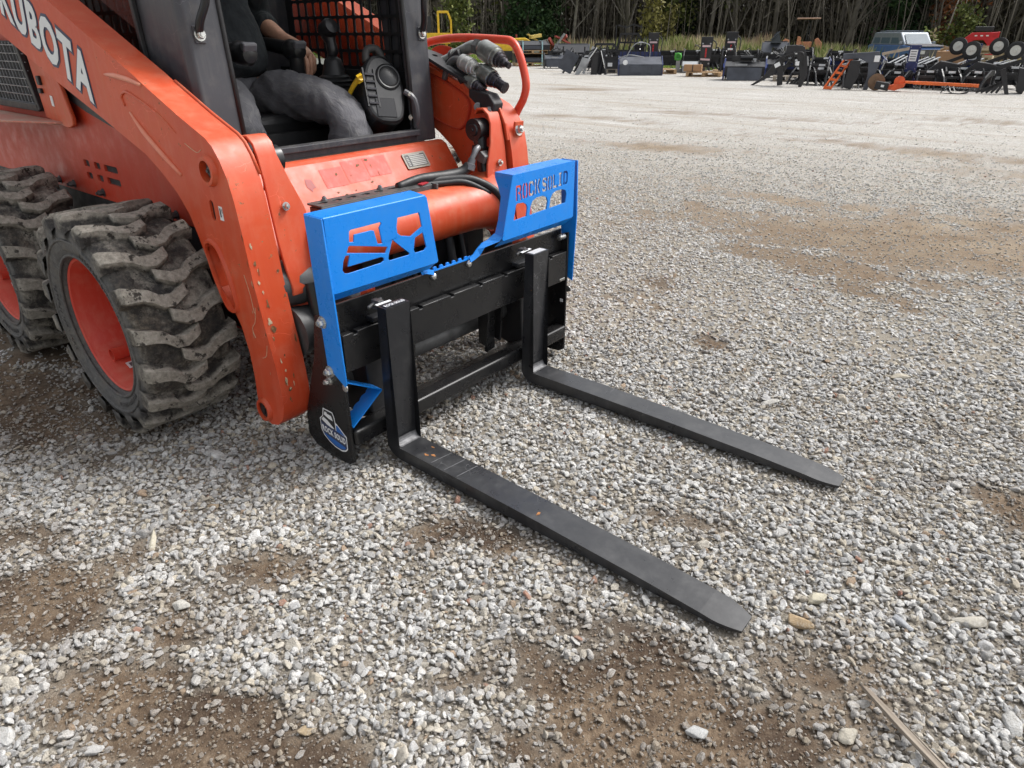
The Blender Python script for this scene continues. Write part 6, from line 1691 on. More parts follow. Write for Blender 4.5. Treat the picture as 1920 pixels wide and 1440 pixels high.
m = MB(); m.box((2.19, 0, .68), (.05, 1.5, .38)); B(m, 'grille', HD, o, bevel=.01); m = MB(); m.box((2.25, 0, .48), (.12, 1.75, .16)); B(m, 'bumper', BLACKM, o, bevel=.02)
for yy in (-.62, .62):
    m = MB(); m.box((2.215, yy, .74), (.03, .26, .16)); B(m, 'headlight', m_plain('headlight_glass', (.6, .6, .6), .2), o)
m = MB()
for yy in (-.95, .95): m.box((.75, yy, 1.16), (.10, .16, .12))
B(m, 'wing_mirror', SS, o, bevel=.02)
m = MB()
for yy in (-.6, .6): m.bar((-1.7, yy, 1.71), (.2, yy, 1.71), .03, .04)
for xx in (-1.3, -.2): m.bar((xx, -.6, 1.73), (xx, .6, 1.73), .03, .03)
B(m, 'roof_rack', SS, o)
for xx in (-1.35, 1.35):
    for yy in (-.80, .80):
        m = MB(); m.steps((xx, yy - .1, .34), (0, 1, 0), [(0, .30), (.02, .34), (.2, .34), (.22, .30)], 24); w_ = B(m, 'wheel', TYREB, o, smooth='auto')
        m = MB(); m.steps((xx, yy + (.125 if yy > 0 else -.125), .34), (0, 1 if yy > 0 else -1, 0), [(-.02, .2), (0, .19), (.01, .06)], 16); B(m, 'rim', LGREY, w_, smooth='auto')
o = thing('compact_tractor', 'small faded orange tractor with a flat canopy deep in the weeds', 'tractor', (-14.6, 46.1, -.38), facing(-14.6, 46.1))
m = MB(); m.box((.25, 0, 1.05), (1.0, .7, .5)); m.prism([(-1.2, .7), (-.75, .7), (-.75, 1.4), (-1.05, 1.5), (-1.25, 1.3)], 'y', -.6, -.3); m.prism([(1.0, .3), (1.45, .3), (1.45, 1.2), (1.1, 1.55), (.9, 1.45)], 'y', -.6, -.3); m.prism([(-.3, .3), (.05, .3), (.0, 1.6), (-.25, 1.65)], 'y', -.6, -.35); B(m, 'hood', m_plain('faded_orange_enamel', (.60, .26, .14), .6, 0, .2), o, bevel=.04)
m = MB()
for xx in (.35, .5): m.bar((xx, 0, 1.2), (xx, 0, 2.7), .07, .07)
B(m, 'canopy_post', BLACKM, o); m = MB(); m.box((.3, 0, 2.75), (1.55, 1.4, .09)); B(m, 'canopy', m_plain('canopy_tan', (.55, .35, .26), .7), o, bevel=.03)
for xx in (-.7, .9):
    for yy in (-.6, .6):
        m = MB(); m.steps((xx, yy - .12, .5), (0, 1, 0), [(0, .42), (.03, .5), (.21, .5), (.24, .42)], 20); B(m, 'wheel', TYREB, o, smooth='auto')
o = thing('red_trailer', 'bright red machine hood with a black top behind the raised wheels', 'trailer', (-3.75, 36.4, -.18), facing(-3.75, 36.4))
m = MB(); m.prism([(-.95, .65), (-.9, 1.25), (-.55, 1.48), (.75, 1.50), (.92, 1.52), (.90, 1.15), (.82, .9), (.85, .1), (.35, .1), (.42, .55), (.40, 1.0), (.15, 1.18), (-.35, 1.18), (-.55, .95), (-.60, .60)], 'y', -.5, .5); B(m, 'red_shell', REDP, o, bevel=.03)
m = MB(); m.box((.05, 0, 1.62), (1.0, .7, .20)); B(m, 'black_top', BLACKM, o, bevel=.03); m = MB(); m.box((0, .2, .65), (.75, .5, 1.0)); B(m, 'engine', BLACKM, o)
m = MB()
for xx in (-.3, 0, .3): m.box((xx, -.505, 1.36), (.14, .01, .05))
B(m, 'white_lettering', WHITE, o)
# lumber
o = thing('lumber_pile', 'pile of pale split logs and boards stacked right of the SUV', 'lumber pile', (-2.95, 32.4, -.25), facing(-2.95, 32.4, 8))
r = random.Random(9); m = MB()
for k in range(34):
    zz = .10 + (k % 7) * .14; xx = r.uniform(-.9, .5); m.box((xx, r.uniform(-.5, .5), zz + r.uniform(0, .03)), (r.uniform(.9, 1.7), .12, .11), (0, r.uniform(-.06, .06), r.uniform(-.12, .12)))
B(m, 'boards', m_plain('split_log', (.34, .25, .17), .9, 0, .5, .2, 2), o)
o = thing('crate_stack', 'pale wooden crates stacked below the lumber pile', 'crates', (-2.75, 27.6, -.05), facing(-2.75, 27.6, -6))
m = MB()
for j in range(4):
    for k in range(5): m.box((0, -.4 + k * .02, .10 + j * .20), (1.5, .5, .02)); 
    for xx in (-.7, 0, .7): m.box((xx, -.4, .16 + j * .20), (.10, .55, .12))
    m.box((0, -.68, .22 + j * .2), (1.5, .02, .05))
B(m, 'slats', m_plain('pale_new_wood', (.45, .36, .25), .85, 0, .3), o)
o = thing('plywood_sheet', 'pale timber plank leaning on the row in front of the SUV', 'plank', (-4.05, 24.0, 0), facing(-4.05, 24.0))
m = MB(); m.bar((-.45, 0, .66), (.45, 0, .86), .05, .08); B(m, 'plank', m_plain('pale_plank', (.55, .44, .32), .8, 0, .2), o); m = MB(); m.bar((-.3, 0, 0), (-.3, 0, .66), .06, .06); m.bar((.35, 0, 0), (.35, 0, .8), .06, .06); B(m, 'trestle', WOODG, o)
o = equip('parts_box', 'open cardboard box of orange and blue parts between the navy plates', 'box', -2.5, 23.2, 0)
m = MB(); m.box((0, 0, .40), (.75, .5, .78)); B(m, 'carton', CARD, o, bevel=.01); m = MB(); m.box((.1, -.05, .86), (.22, .3, .22)); B(m, 'blue_drum', m_plain('violet_blue', (.08, .08, .45), .4), o); m = MB(); m.bar((-.3, 0, .8), (.1, 0, .95), .06, .05); m.bar((.0, -.1, .78), (-.25, -.1, .92), .05, .05); B(m, 'timber_offcut', WOODP, o)
# yellow machines beyond the cab
o = thing('yellow_stump_grinder', 'yellow machine with a tall loop frame and black sign, half hidden by the cab', 'machine', (-28.3, 28.3, .05), facing(-28.3, 28.3))
m = MB(); m.box((-.2, 0, 1.15), (2.6, .8, .65)); m.bar((.25, 0, 1.4), (.25, 0, 2.75), .16, .16); m.bar((.2, 0, 2.70), (.95, 0, 2.70), .16, .14); m.bar((.95, 0, 2.75), (1.2, 0, 2.2), .14, .14); m.bar((1.2, 0, 2.25), (1.2, 0, 1.4), .14, .14); B(m, 'yellow_frame', YELLOW, o, bevel=.02)
m = MB(); m.box((.45, -.42, 1.05), (1.1, .02, .30)); m.box((-.9, 0, 2.0), (1.2, .7, .9)); B(m, 'black_sign', BLACKM, o, bevel=.01); m = MB()
for k in range(7): m.box((.25 + k * .1, -.435, 1.06), (.07, .01, .11))
B(m, 'sign_lettering', WHITE, o); m = MB(); m.box((.0, -.435, 1.05), (.2, .01, .24)); B(m, 'red_mark', REDP, o)
m = MB(); 
for xx in (-1.1, .8): m.box((xx, 0, .42), (.2, .5, .84))
B(m, 'legs', YELLOW, o)
o = thing('yellow_bucket', 'yellow machine body seen inside the loop of the orange guard rail', 'machine', (-21.6, 26.8, 0), facing(-21.6, 26.8))
m = MB(); m.prism([(-.9, .1), (.8, .1), (.9, .9), (.6, 1.05), (-.9, 1.0)], 'y', -.4, .4); B(m, 'body', YELLOW, o, bevel=.03); m = MB(); m.box((0, -.2, .3), (1.5, .6, .4)); m.box((-1.2, 0, .35), (.5, .5, .5)); B(m, 'skid', BLK, o, bevel=.02)
o = thing('scrap_heap', 'low heap of red, yellow and grey scrap behind the black buckets', 'scrap', (-21.5, 29.0, 0), facing(-21.5, 29.0)); r = random.Random(3)
for nm, mt in (('yellow_pieces', m_plain('dull_yellow', (.45, .33, .08), .7)), ('red_pieces', m_plain('dull_red', (.28, .05, .04), .7)), ('grey_pieces', LGREY)):
    m = MB()
    for k in range(5): m.bar((r.uniform(-1.5, 1.5), r.uniform(-.4, .4), r.uniform(.2, 1.2)), (r.uniform(-1.5, 1.5), r.uniform(-.4, .4), r.uniform(.4, 1.25)), r.uniform(.05, .2), r.uniform(.04, .15))
    m.box((r.uniform(-.5, .5), 0, .35), (1.2, .6, .7)); B(m, nm, mt, o)

[q for q in COL.objects if q.name == 'red_trailer'][0].scale = (.68, .8, .95)
[q for q in COL.objects if q.name == 'compact_tractor'][0].scale = (.86, .86, .86)
o = [q for q in COL.objects if q.name == 'yellow_stump_grinder'][0]; o.scale = (.72, .72, .82)
# --- loose things near the forks
big_rock('rock', 'white lumpy rock at the edge of bare earth, lower left', .083, -.789, .024, (.52, .50, .45), 301, (1.2, 1, .8), .4)
big_rock('rock', 'tan flat rock with white veins right of the near fork tip', 1.311, .138, .034, (.42, .31, .19), 302, (1.25, .8, .75), .2)
big_rock('rock', 'blue-grey pointed rock at the right, among pale gravel', 1.504, .308, .025, (.36, .37, .39), 303, (1.4, .75, .7), -.6)
big_rock('rock', 'pair-shaped cream rock just above the tan veined rock', 1.320, .248, .030, (.48, .44, .34), 304, (1.1, 1, .8), 1.0)
big_rock('rock', 'grey rounded rock alone on bare soil at the bottom', 1.254, -.280, .024, (.42, .42, .41), 305, (1.3, .9, .7), .3)
big_rock('rock', 'cream rock at the bottom edge of the bare soil, right of centre', 1.495, -.096, .024, (.50, .46, .38), 306, (1.1, 1, .8), 1.3)
big_rock('rock', 'tall brown flat stone near the bottom, left of centre', .629, -.794, .021, (.36, .28, .18), 307, (1.1, .8, .6), .9)
big_rock('rock', 'round brown stone on the white gravel, left', -.233, -.524, .021, (.33, .25, .16), 308, (1.1, .9, .7), .2)
big_rock('rock', 'long pale slab of stone among the gravel at left', -.217, -.716, .030, (.52, .48, .38), 309, (1.6, .5, .5), -.5)
big_rock('rock', 'big cream rock further right of the blue-grey one', 1.635, .416, .034, (.46, .43, .37), 310, (1.2, .9, .7), .5)
big_rock('rock', 'flat grey-white rock on soil at the bottom left corner', .33, -1.095, .020, (.48, .47, .45), 311, (1.4, .8, .6), .7)
big_rock('rock', 'larger tan rock on gravel beyond the far fork', 1.18, 1.753, .034, (.44, .40, .32), 312, (1.2, 1, .7), .1)
big_rock('rock', 'pale rock near the dirt patch beyond the far fork', .84, 1.20, .032, (.50, .48, .44), 313, (1.2, 1, .6), .8)
o = thing('wood_stick', 'grey splintered wooden stick lying on the gravel, lower right', 'stick', (1.575, -.022, .012), math.atan2(-.093, .152))
m = MB(); m.prism([(-.105, -.004), (-.09, .006), (.02, .009), (.12, .008), (.125, -.006), (.0, -.008)], 'z', -.006, .004); m.prism([(-.02, .007), (.10, .012), (.13, .010), (.12, .006)], 'z', -.004, .006)
B(m, 'stick', NT('weathered_stick').m, o, bevel=.0015)
_t = NT('weathered_stick_grain'); _n = _t.noise(_t.coord('Object', (6, 90, 60)), 1, 5, .7); o.children[0].data.materials[0] = _t.out(_t.ramp(_n, [(.3, (.14, .11, .085)), (.7, (.36, .31, .25))]), .9, 0, _t.bump(_n, .8, .002))

for x, y, w, h, sd, lb in ((-10.9, 26.4, 1.3, .8, 78, 'black grapple far behind the green auger drive'), (-9.6, 26.0, 1.0, .8, 79, 'black grapple right behind the taller breaker'), (-8.2, 26.2, 1.1, .85, 80, 'black grapple right of the slate grey bucket'), (-6.2, 25.6, 1.0, .85, 81, 'black grapple at the back, right of the power rake'), (-13.9, 22.9, .7, .62, 82, 'small black claw left of the front cage grapple'), (-15.0, 24.8, 1.1, .8, 71, 'black grapple left of the rear cage grapple'), (-14.6, 22.6, .8, .6, 72, 'low black claw between the grey tiller and the leaning plough'), (-12.4, 25.4, 1.2, .75, 73, 'black grapple behind the road sweeper'), (-10.4, 24.6, .9, .85, 74, 'black grapple just left of the front pallet breaker'), (-7.9, 23.8, .9, .8, 75, 'black grapple between the slate bucket and the power rake'), (-7.2, 24.5, 1.1, .9, 76, 'black grapple behind the snow blower'), (-17.3, 25.2, .9, .7, 77, 'black claw between the strapped buckets and the grey tiller')):
    o_ = grapple(lb, x, y, w, h, .9, rr_.uniform(-20, 20), sd); o_['group'] = 'black machines in the left part of the yard'
# ------------------------------------------------------------------ weeds, trees and the wood beyond
def quads(name, P, size, asp, mat, rs, col=None, vert=.0, link_=True):
    """many small leaf-sized faces at the points P"""
    n = len(P); u = rs.normal(size=(n, 3)); u /= np.linalg.norm(u, axis=1)[:, None]
    w = rs.normal(size=(n, 3)); w -= (w * u).sum(1)[:, None] * u; w /= np.linalg.norm(w, axis=1)[:, None]
    s = (size * rs.uniform(.6, 1.3, n))[:, None]
    V = np.stack([P - u * s * asp, P + w * s * .5, P + u * s * asp, P - w * s * .5], 1).reshape(-1, 3)
    return raw(name, V, np.arange(n * 4).reshape(n, 4), mat, None if col is None else np.repeat(col, 4))
def raw(name, V, F, mat, col=None):
    me = bpy.data.meshes.new(name); k = F.shape[1]
    me.vertices.add(len(V)); me.vertices.foreach_set('co', V.astype(np.float32).ravel())
    me.loops.add(F.size); me.loops.foreach_set('vertex_index', F.astype(np.int32).ravel())
    me.polygons.add(len(F)); me.polygons.foreach_set('loop_start', np.arange(0, F.size, k).astype(np.int32)); me.polygons.foreach_set('loop_total', np.full(len(F), k, np.int32))
    me.update(); me.validate()
    if col is not None:
        a = me.attributes.new('tone', 'FLOAT', 'POINT'); a.data.foreach_set('value', col.astype(np.float32))
    me.materials.append(mat)
    return me
def leafmat(name, stops, rough=.7):
    t = NT(name); a = t.node('ShaderNodeAttribute', attribute_name='tone')
    c = t.ramp(a.outputs['Fac'], stops); t.out(c, rough, 0, None, .15)
    t.b.inputs['Transmission Weight'].default_value = 0
    return t.m
M_CEDAR = leafmat('cedar_foliage', [(0, (.012, .028, .012)), (.5, (.028, .058, .020)), (1, (.07, .11, .035))])
M_OLIVE = leafmat('olive_leaves', [(0, (.045, .06, .018)), (.5, (.11, .13, .035)), (1, (.22, .22, .07))])
M_GOLD = leafmat('yellow_leaves', [(0, (.11, .10, .035)), (.5, (.21, .19, .06)), (1, (.33, .30, .10))])
M_RUST = leafmat('rusty_leaves', [(0, (.10, .035, .015)), (.5, (.26, .09, .03)), (1, (.42, .19, .07))])
M_BROWN = leafmat('brown_underbrush', [(0, (.050, .042, .034)), (.4, (.10, .088, .060)), (.7, (.14, .125, .09)), (1, (.20, .19, .12))])
M_BARK = m_plain('grey_bark', (.17, .155, .13), .95, 0, .4, .5, 3)
M_BARKD = m_plain('dark_bark', (.085, .075, .06), .95, 0, .4, .5, 3)
M_WEED = leafmat('dry_weeds', [(0, (.10, .13, .04)), (.3, (.24, .30, .09)), (.5, (.38, .39, .17)), (.75, (.54, .44, .29)), (1, (.38, .26, .19))])
M_GRASS = leafmat('green_grass', [(0, (.10, .18, .03)), (.6, (.24, .34, .06)), (1, (.42, .44, .16))])
RW = np.random.RandomState(21)
def branchy(m, rs, p, d, L, r, depth, n0=5):
    """a tapering limb with side limbs"""
    pts = [p]; rad = [r]; q = p.copy(); dd = d.copy(); k = 5
    for i in range(k):
        dd = (dd + Vector(rs.normal(0, .13, 3)) + Vector((0, 0, .04))).normalized(); q = q + dd * L / k; pts.append(q.copy()); rad.append(r * (1 - .75 * (i + 1) / k))
    m.tube(pts, rad, 6 if depth > 1 else (4 if depth > 0 else 3), cap=False)
    ends = [q]
    if depth > 0:
        for j in range(n0):
            i = rs.randint(2, k + 1); a = rs.rand() * 6.28; t = (dd * .8 + Vector((math.cos(a) * .55, math.sin(a) * .55, rs.uniform(.3, .9)))).normalized()
            ends += branchy(m, rs, pts[i].copy(), t, L * rs.uniform(.35, .55), rad[i] * .6 + .004, depth - 1, max(3, n0 - 1))
    return ends
def make_tree(name, label, cat_, seed, h, r, leaf=None, nleaf=0, lsize=.16, lean=.05, bark=None, low=.25, spread=.5, group=None):
    rs = np.random.RandomState(seed); o = thing(name, label, cat_, (0, 0, 0), 0, group)
    m = MB(); p = Vector((0, 0, -.2)); d = Vector((rs.normal(0, lean), rs.normal(0, lean), 1)).normalized(); pts = [p.copy()]; rad = [r * 1.3]; k = 9; q = p.copy()
    for i in range(k):
        d = (d + Vector((rs.normal(0, .05), rs.normal(0, .05), 0))).normalized(); q = q + d * h / k; pts.append(q.copy()); rad.append(r * (1 - .8 * (i + 1) / k))
    m.tube(pts, rad, 9); m.build('trunk', bark or M_BARK, o, world=False, smooth=True)
    m = MB(); ends = []
    for j in range(15):
        i = rs.randint(max(1, int(k * low)), k + 1); a = rs.rand() * 6.28
        ends += branchy(m, rs, pts[i].copy(), Vector((math.cos(a) * .7, math.sin(a) * .7, rs.uniform(.5, 1.6))).normalized(), h * rs.uniform(.14, .28), rad[i] * .38 + .008, 2, 4)
    m.build('limbs', bark or M_BARK, o, world=False, smooth=True, fix=False)
    if leaf:
        E = np.array([e[:] for e in ends]); c = E[rs.randint(0, len(E), nleaf)] + rs.normal(0, spread, (nleaf, 3)); c[:, 2] = np.maximum(c[:, 2], .2)
        tone = np.clip(rs.normal(.45, .22, nleaf) + (rs.rand(len(E))[rs.randint(0, len(E), nleaf)] - .5) * .2, 0, 1)
        me = quads('crown', c, lsize, .7, leaf, rs, tone); ob = bpy.data.objects.new('crown', me); COL.objects.link(ob); ob.parent = o
    return o
def cedar(label, seed, h, w, group=None, leaf=None):
    rs = np.random.RandomState(seed); o = thing('cedar_tree' if leaf is None else 'leafy_bush', label, 'cedar' if leaf is None else 'bush', (0, 0, 0), 0, group)
    m = MB(); m.tube([(0, 0, -.2), (0, 0, h * .5), (0, 0, h * .96)], [.14, .09, .01], 8); m.build('trunk', M_BARKD, o, world=False, smooth=True)
    n = int(3600 * w * h / 12); L = 90; z = rs.rand(L) ** .8 * h; a = rs.rand(L) * 6.28
    rad = w * (1 - (z / h) ** 1.5 * .85) * rs.uniform(.45, 1.05, L); cl = np.stack([np.cos(a) * rad, np.sin(a) * rad, z], 1)
    if leaf is not None: rad = w * np.sqrt(np.clip(1 - (z / h - .35) ** 2 * 1.8, .05, 1)) * rs.uniform(.5, 1, L); cl = np.stack([np.cos(a) * rad, np.sin(a) * rad, z], 1)
    i = rs.randint(0, L, n); t = rs.rand(n) ** .45
    c = cl[i] * np.stack([t, t, np.ones(n)], 1) + rs.normal(0, .17, (n, 3)) * (1 + w * .15); c[:, 2] = np.clip(c[:, 2], .05, None)
    tone = np.clip(rs.normal(.4, .18, n) + (rs.rand(L)[i] - .5) * .5, 0, 1)
    me = quads('crown', c, .15, .9, leaf or M_CEDAR, rs, tone); ob = bpy.data.objects.new('crown', me); COL.objects.link(ob); ob.parent = o
    return o
def put(o, x, y, s=1, rz=None): o.location = (x, y, float(field_z(np.array([x]), np.array([y]))[0])); o.scale = (s, s, s); o.rotation_euler.z = RW.rand() * 6.28 if rz is None else rz
def polar(px, d):
    """a spot d metres away in the direction seen at that column of the photo near the horizon"""
    u, v = (px - 960) / 1275.4478, (720 - 61) / 1275.4478; sy, cy_, sp, cp = math.sin(-.692014), math.cos(-.692014), math.sin(-.477025), math.cos(-.477025)
    dx = sy * cp + cy_ * u - sy * sp * v; dy = cy_ * cp - sy * u - cy_ * sp * v; k = math.hypot(dx, dy); return CX + dx / k * d, CY + dy / k * d
T_BARE = [make_tree('bare_tree', 'x', 'tree', 50 + i, 11 + i % 3 * 2, .09 + .03 * (i % 3), None, 0, bark=M_BARK if i % 2 else M_BARKD, low=.12) for i in range(5)]
T_LEAF = [make_tree('leafy_tree', 'x', 'tree', 60 + i, 9 + i, .14, lf, 2600, .17, low=.1, spread=.45, bark=M_BARKD) for i, lf in enumerate((M_OLIVE, M_OLIVE, M_GOLD, M_RUST, M_BROWN))]
used = set()
def inst(proto, x, y, s, label, group):
    if id(proto) in used: o = copy_tree(proto)
    else: used.add(id(proto)); o = proto
    put(o, x, y, s); o['label'] = label; o['group'] = group; return o
cols = [(840, 60, 0, 'b'), (868, 52, 1, 'l'), (900, 64, 2, 'b'), (925, 54, 3, 'b'), (948, 62, 4, 'b'), (968, 70, 0, 'b'), (1075, 50, 1, 'b'), (1096, 62, 2, 'b'), (1118, 56, 3, 'b'), (1140, 66, 4, 'b'), (1165, 53, 0, 'b'), (1183, 49, 2, 'b'),
        (1205, 60, 1, 'l'), (1222, 52, 2, 'l'), (1245, 64, 3, 'b'), (1262, 55, 0, 'l'), (1285, 60, 4, 'b'), (1308, 66, 1, 'b'), (1330, 54, 1, 'b'), (1352, 58, 1, 'l'), (1380, 52, 3, 'b'), (1405, 63, 4, 'b'), (1428, 58, 0, 'b'), (1452, 52, 4, 'l'),
        (1475, 66, 2, 'b'), (1500, 60, 1, 'b'), (1526, 56, 3, 'b'), (1550, 64, 4, 'l'), (1572, 54, 0, 'b'), (1590, 50, 2, 'b'), (1612, 60, 4, 'b'), (1640, 57, 1, 'b'), (1668, 64, 4, 'l'), (1702, 60, 3, 'b'), (1735, 55, 4, 'b'), (1770, 58, 3, 'l'), (1795, 56, 3, 'l'), (1815, 62, 0, 'b'),
        (1850, 58, 1, 'b'), (1880, 55, 2, 'b'), (1905, 62, 4, 'b'), (1950, 57, 3, 'b'), (2010, 60, 0, 'b'), (780, 58, 1, 'b'), (720, 60, 2, 'b'), (660, 57, 3, 'b')]
KB = ['slim bare tree', 'forked bare tree', 'bare grey tree', 'thin leaning bare tree', 'low-limbed bare tree']
KL = ['tree with thin olive leaves', 'taller olive-leaved tree', 'tree with sparse yellow leaves', 'tree with rusty orange leaves', 'tree with dull brown leaves']
LAND = lambda px: ('left of the guard rail loop' if px < 965 else 'behind the tillers' if px < 1110 else 'behind the cage grapples' if px < 1200 else 'behind the breakers' if px < 1340 else 'behind the power rake' if px < 1430 else 'behind the tractor' if px < 1560 else 'left of the SUV' if px < 1660 else 'behind the SUV' if px < 1760 else 'behind the lumber pile' if px < 1820 else 'behind the red hood' if px < 1885 else 'at the right edge')
seen = {}
for px, d_, k, ty in cols:
    x, y = polar(px, d_); K = (KB if ty == 'b' else KL)[k]; near = 'front' if d_ < 56 else 'back'
    lb = f'{K} at the {near} of the wood, {LAND(px)}'; n = seen.get(lb, 0); seen[lb] = n + 1
    if n: lb = f'{K}, {["second","third","fourth"][n-1]} from left, {near} of the wood, {LAND(px)}'
    inst((T_BARE if ty == 'b' else T_LEAF)[k], x, y, RW.uniform(.85, 1.2), lb, 'trees at the edge of the wood')
for px, d_, h, w, lb in ((990, 50, 8.5, 2.3, 'broad dark green cedar left of the cage grapples, behind the black buckets'), (1022, 52, 7.5, 2.0, 'second dark cedar just right of the broad one'), (1285, 58, 4.2, 1.7, 'low dark cedar behind the front pallet breakers'), (1700, 54, 8.0, 2.6, 'tall dark cedar behind the SUV'), (1665, 58, 8.5, 2.0, 'dark cedar left of the tall cedar behind the SUV'), (1500, 62, 7.0, 1.8, 'dark evergreen in the shade behind the tractor'), (900, 60, 7.5, 1.8, 'dark cedar seen above the guard rail')):
    x, y = polar(px, d_); put(cedar(lb, int(px), h, w, 'dark cedars in front of the wood'), x, y)
for px, d_, h, w, lf, lb in ((1808, 50, 2.9, 1.35, M_OLIVE, 'round green bush between the SUV and the red hood'), (1775, 53, 5.5, 1.0, M_RUST, 'orange-leaved bush behind the round green bush'), (1742, 49, 1.6, .9, M_WEED, 'dry yellow bush at the right of the SUV'), (1222, 46, 3.0, .7, M_GOLD, 'thin yellow-green sapling behind the lone breaker'), (1255, 52, 2.4, .6, M_GOLD, 'yellow sapling right of the lone breaker'), (860, 46, 3.4, 1.1, M_OLIVE, 'olive bush beyond the yellow machine')):
    x, y = polar(px, d_); put(cedar(lb, int(px) + 3, h, w, None, lf), x, y)
# the deep wood: one mass of twigs, brown leaves and shade, too many stems to count
rs = np.random.RandomState(77)
def deep(n, d0, d1, zmax, size, mat, tone0, name):
    a = np.radians(rs.uniform(-100, 28, n)); d = d0 + (d1 - d0) * rs.rand(n) ** 1.2
    x = CX + np.sin(a) * d; y = CY + np.cos(a) * d; z = rs.rand(n) ** 1.15 * zmax
    cl = (vnoise(np.degrees(a) * 1.0, z * .9, .55, 5) + vnoise(np.degrees(a), z * 0 + 3, 1.7, 8)) / 2
    tone = np.clip(tone0 + (cl - .5) * 1.1 + rs.normal(0, .14, n), 0, 1)
    me = quads(name, np.stack([x, y, z], 1), size, .8, mat, rs, tone); o = bpy.data.objects.new(name, me); COL.objects.link(o); return o
w = deep(150000, 58, 86, 13, .42, M_BROWN, .38, 'deep_woods'); tag(w, 'deep brown late autumn wood closing off the far side of the lot', 'woods', kind='stuff')
veil = deep(60000, 56, 66, 12, .17, M_BROWN, .45, 'underbrush'); tag(veil, 'thin brown and olive underbrush growing among the trunks at the edge of the wood', 'underbrush', kind='stuff')
# fine upright stems and twigs in front of it
n = 3000; a = np.radians(rs.uniform(-80, 15, n)); d = rs.uniform(50, 74, n); x = CX + np.sin(a) * d; y = CY + np.cos(a) * d; h = rs.uniform(2, 11, n); r0 = rs.uniform(.010, .05, n) ; lx = rs.normal(0, .10, n) * h; ly = rs.normal(0, .06, n) * h
bend = rs.normal(0, .05, n) * h
V = []
def tri_strip(x0, y0, z0, x1, y1, z1, r):
    return np.stack([np.stack([x0 - r, y0 - r, z0], 1), np.stack([x0 + r, y0 - r, z0], 1), np.stack([x0, y0 + r, z0], 1), np.stack([x1, y1, z1], 1)], 1)
A = tri_strip(x, y, np.full(n, -.2), x + lx, y + ly, h, r0)
n2 = 16000; i = rs.randint(0, n, n2); t = rs.uniform(.15, .9, n2); bx = x[i] + lx[i] * t; by = y[i] + ly[i] * t; bz = h[i] * t; ln = rs.uniform(.5, 2.2, n2); aa = rs.rand(n2) * 6.28
Bq = tri_strip(bx, by, bz, bx + np.cos(aa) * ln, by + np.sin(aa) * ln, bz + ln * rs.uniform(.1, 1.2, n2), rs.uniform(.006, .016, n2))
Q = np.concatenate([A, Bq]); V = Q.reshape(-1, 3); b = np.arange(len(Q))[:, None] * 4
F = np.concatenate([b + [0, 1, 3], b + [1, 2, 3], b + [2, 0, 3]])
tone = np.repeat(rs.rand(len(Q)), 4)
me = raw('thicket', V, F, leafmat('twig_grey', [(0, (.05, .042, .034)), (.5, (.10, .088, .068)), (.9, (.17, .152, .12)), (1, (.34, .31, .26))]), tone); o = bpy.data.objects.new('thicket', me); COL.objects.link(o); tag(o, 'tangle of thin grey saplings and twigs along the edge of the wood', 'thicket', kind='stuff')

def blades(name, n, xr, yr, hfun, dens, mat, label, cat_, wmul=1.0, tonef=None):
    x = rs.uniform(*xr, n); y = rs.uniform(*yr, n); k = rs.rand(n) < dens(x, y); x, y = x[k], y[k]; n = len(x)
    h = hfun(x, y) * rs.uniform(.3, 1.15, n); z0 = field_z(x, y) - .01
    lx = rs.normal(0, .22, n) * h; ly = rs.normal(0, .2, n) * h; wd = .010 * wmul * rs.uniform(.6, 1.6, n) * (1 + h)
    a = rs.rand(n) * 3.14; cx, cy = np.cos(a) * wd, np.sin(a) * wd
    P = np.stack([np.stack([x - cx, y - cy, z0], 1), np.stack([x + cx, y + cy, z0], 1), np.stack([x + lx * .5 + cx * .8, y + ly * .5 + cy * .8, z0 + h * .6], 1), np.stack([x + lx, y + ly, z0 + h], 1), np.stack([x + lx * .5 - cx * .8, y + ly * .5 - cy * .8, z0 + h * .6], 1)], 1)
    V = P.reshape(-1, 3); F = np.arange(n * 5).reshape(n, 5)
    tn = np.clip(rs.normal(.45, .2, n) + (vnoise(x, y, .5, 91) - .5) * .8, 0, 1) if tonef is None else tonef(x, y, h)
    # tips drier than the stems: tone per vertex
    tone = np.stack([tn - .25, tn - .25, tn, tn + .25, tn], 1).clip(0, 1).ravel()
    me = raw(name, V, F, mat, tone); o = bpy.data.objects.new(name, me); COL.objects.link(o); tag(o, label, cat_, kind='stuff'); return o
patch = lambda x, y: np.clip((vnoise(x, y, .35, 61) * .6 + vnoise(x, y, 1.1, 62) * .4 - .32) * 3, .04, 1) * np.where((x > -9.6 + (44 - y) * .12) & (x < -5.6 + (44 - y) * .14), .05, 1) * np.where((x > -5.5) & (y < 37), .25, 1) * np.where(np.abs(x + 14.6 - (46 - y) * .344) < 1.3, .12, 1)
blades('tall_weeds', 95000, (-19, 8), (30, 47), lambda x, y: .28 + .80 * np.clip(vnoise(x, y, .45, 63) * 1.4 - .2, 0, 1), patch, M_WEED, 'tall dry weeds and green stalks behind the row of machines', 'weeds', 1.5)
blades('tall_weeds', 60000, (-62, -12), (38, 54), lambda x, y: .2 + .7 * np.clip(vnoise(x, y, .35, 73) * 1.4 - .3, 0, 1), patch, M_WEED, 'tall dry weeds in front of the wood on the left', 'weeds', 1.8)
blades('short_grass', 110000, (-45, 6), (25.2, 42), lambda x, y: .06 + .10 * vnoise(x, y, .8, 83), lambda x, y: np.clip(vnoise(x, y, .6, 84) * 1.6, .3, 1), M_GRASS, 'short green grass between the gravel lot and the weeds', 'grass', 1.6)
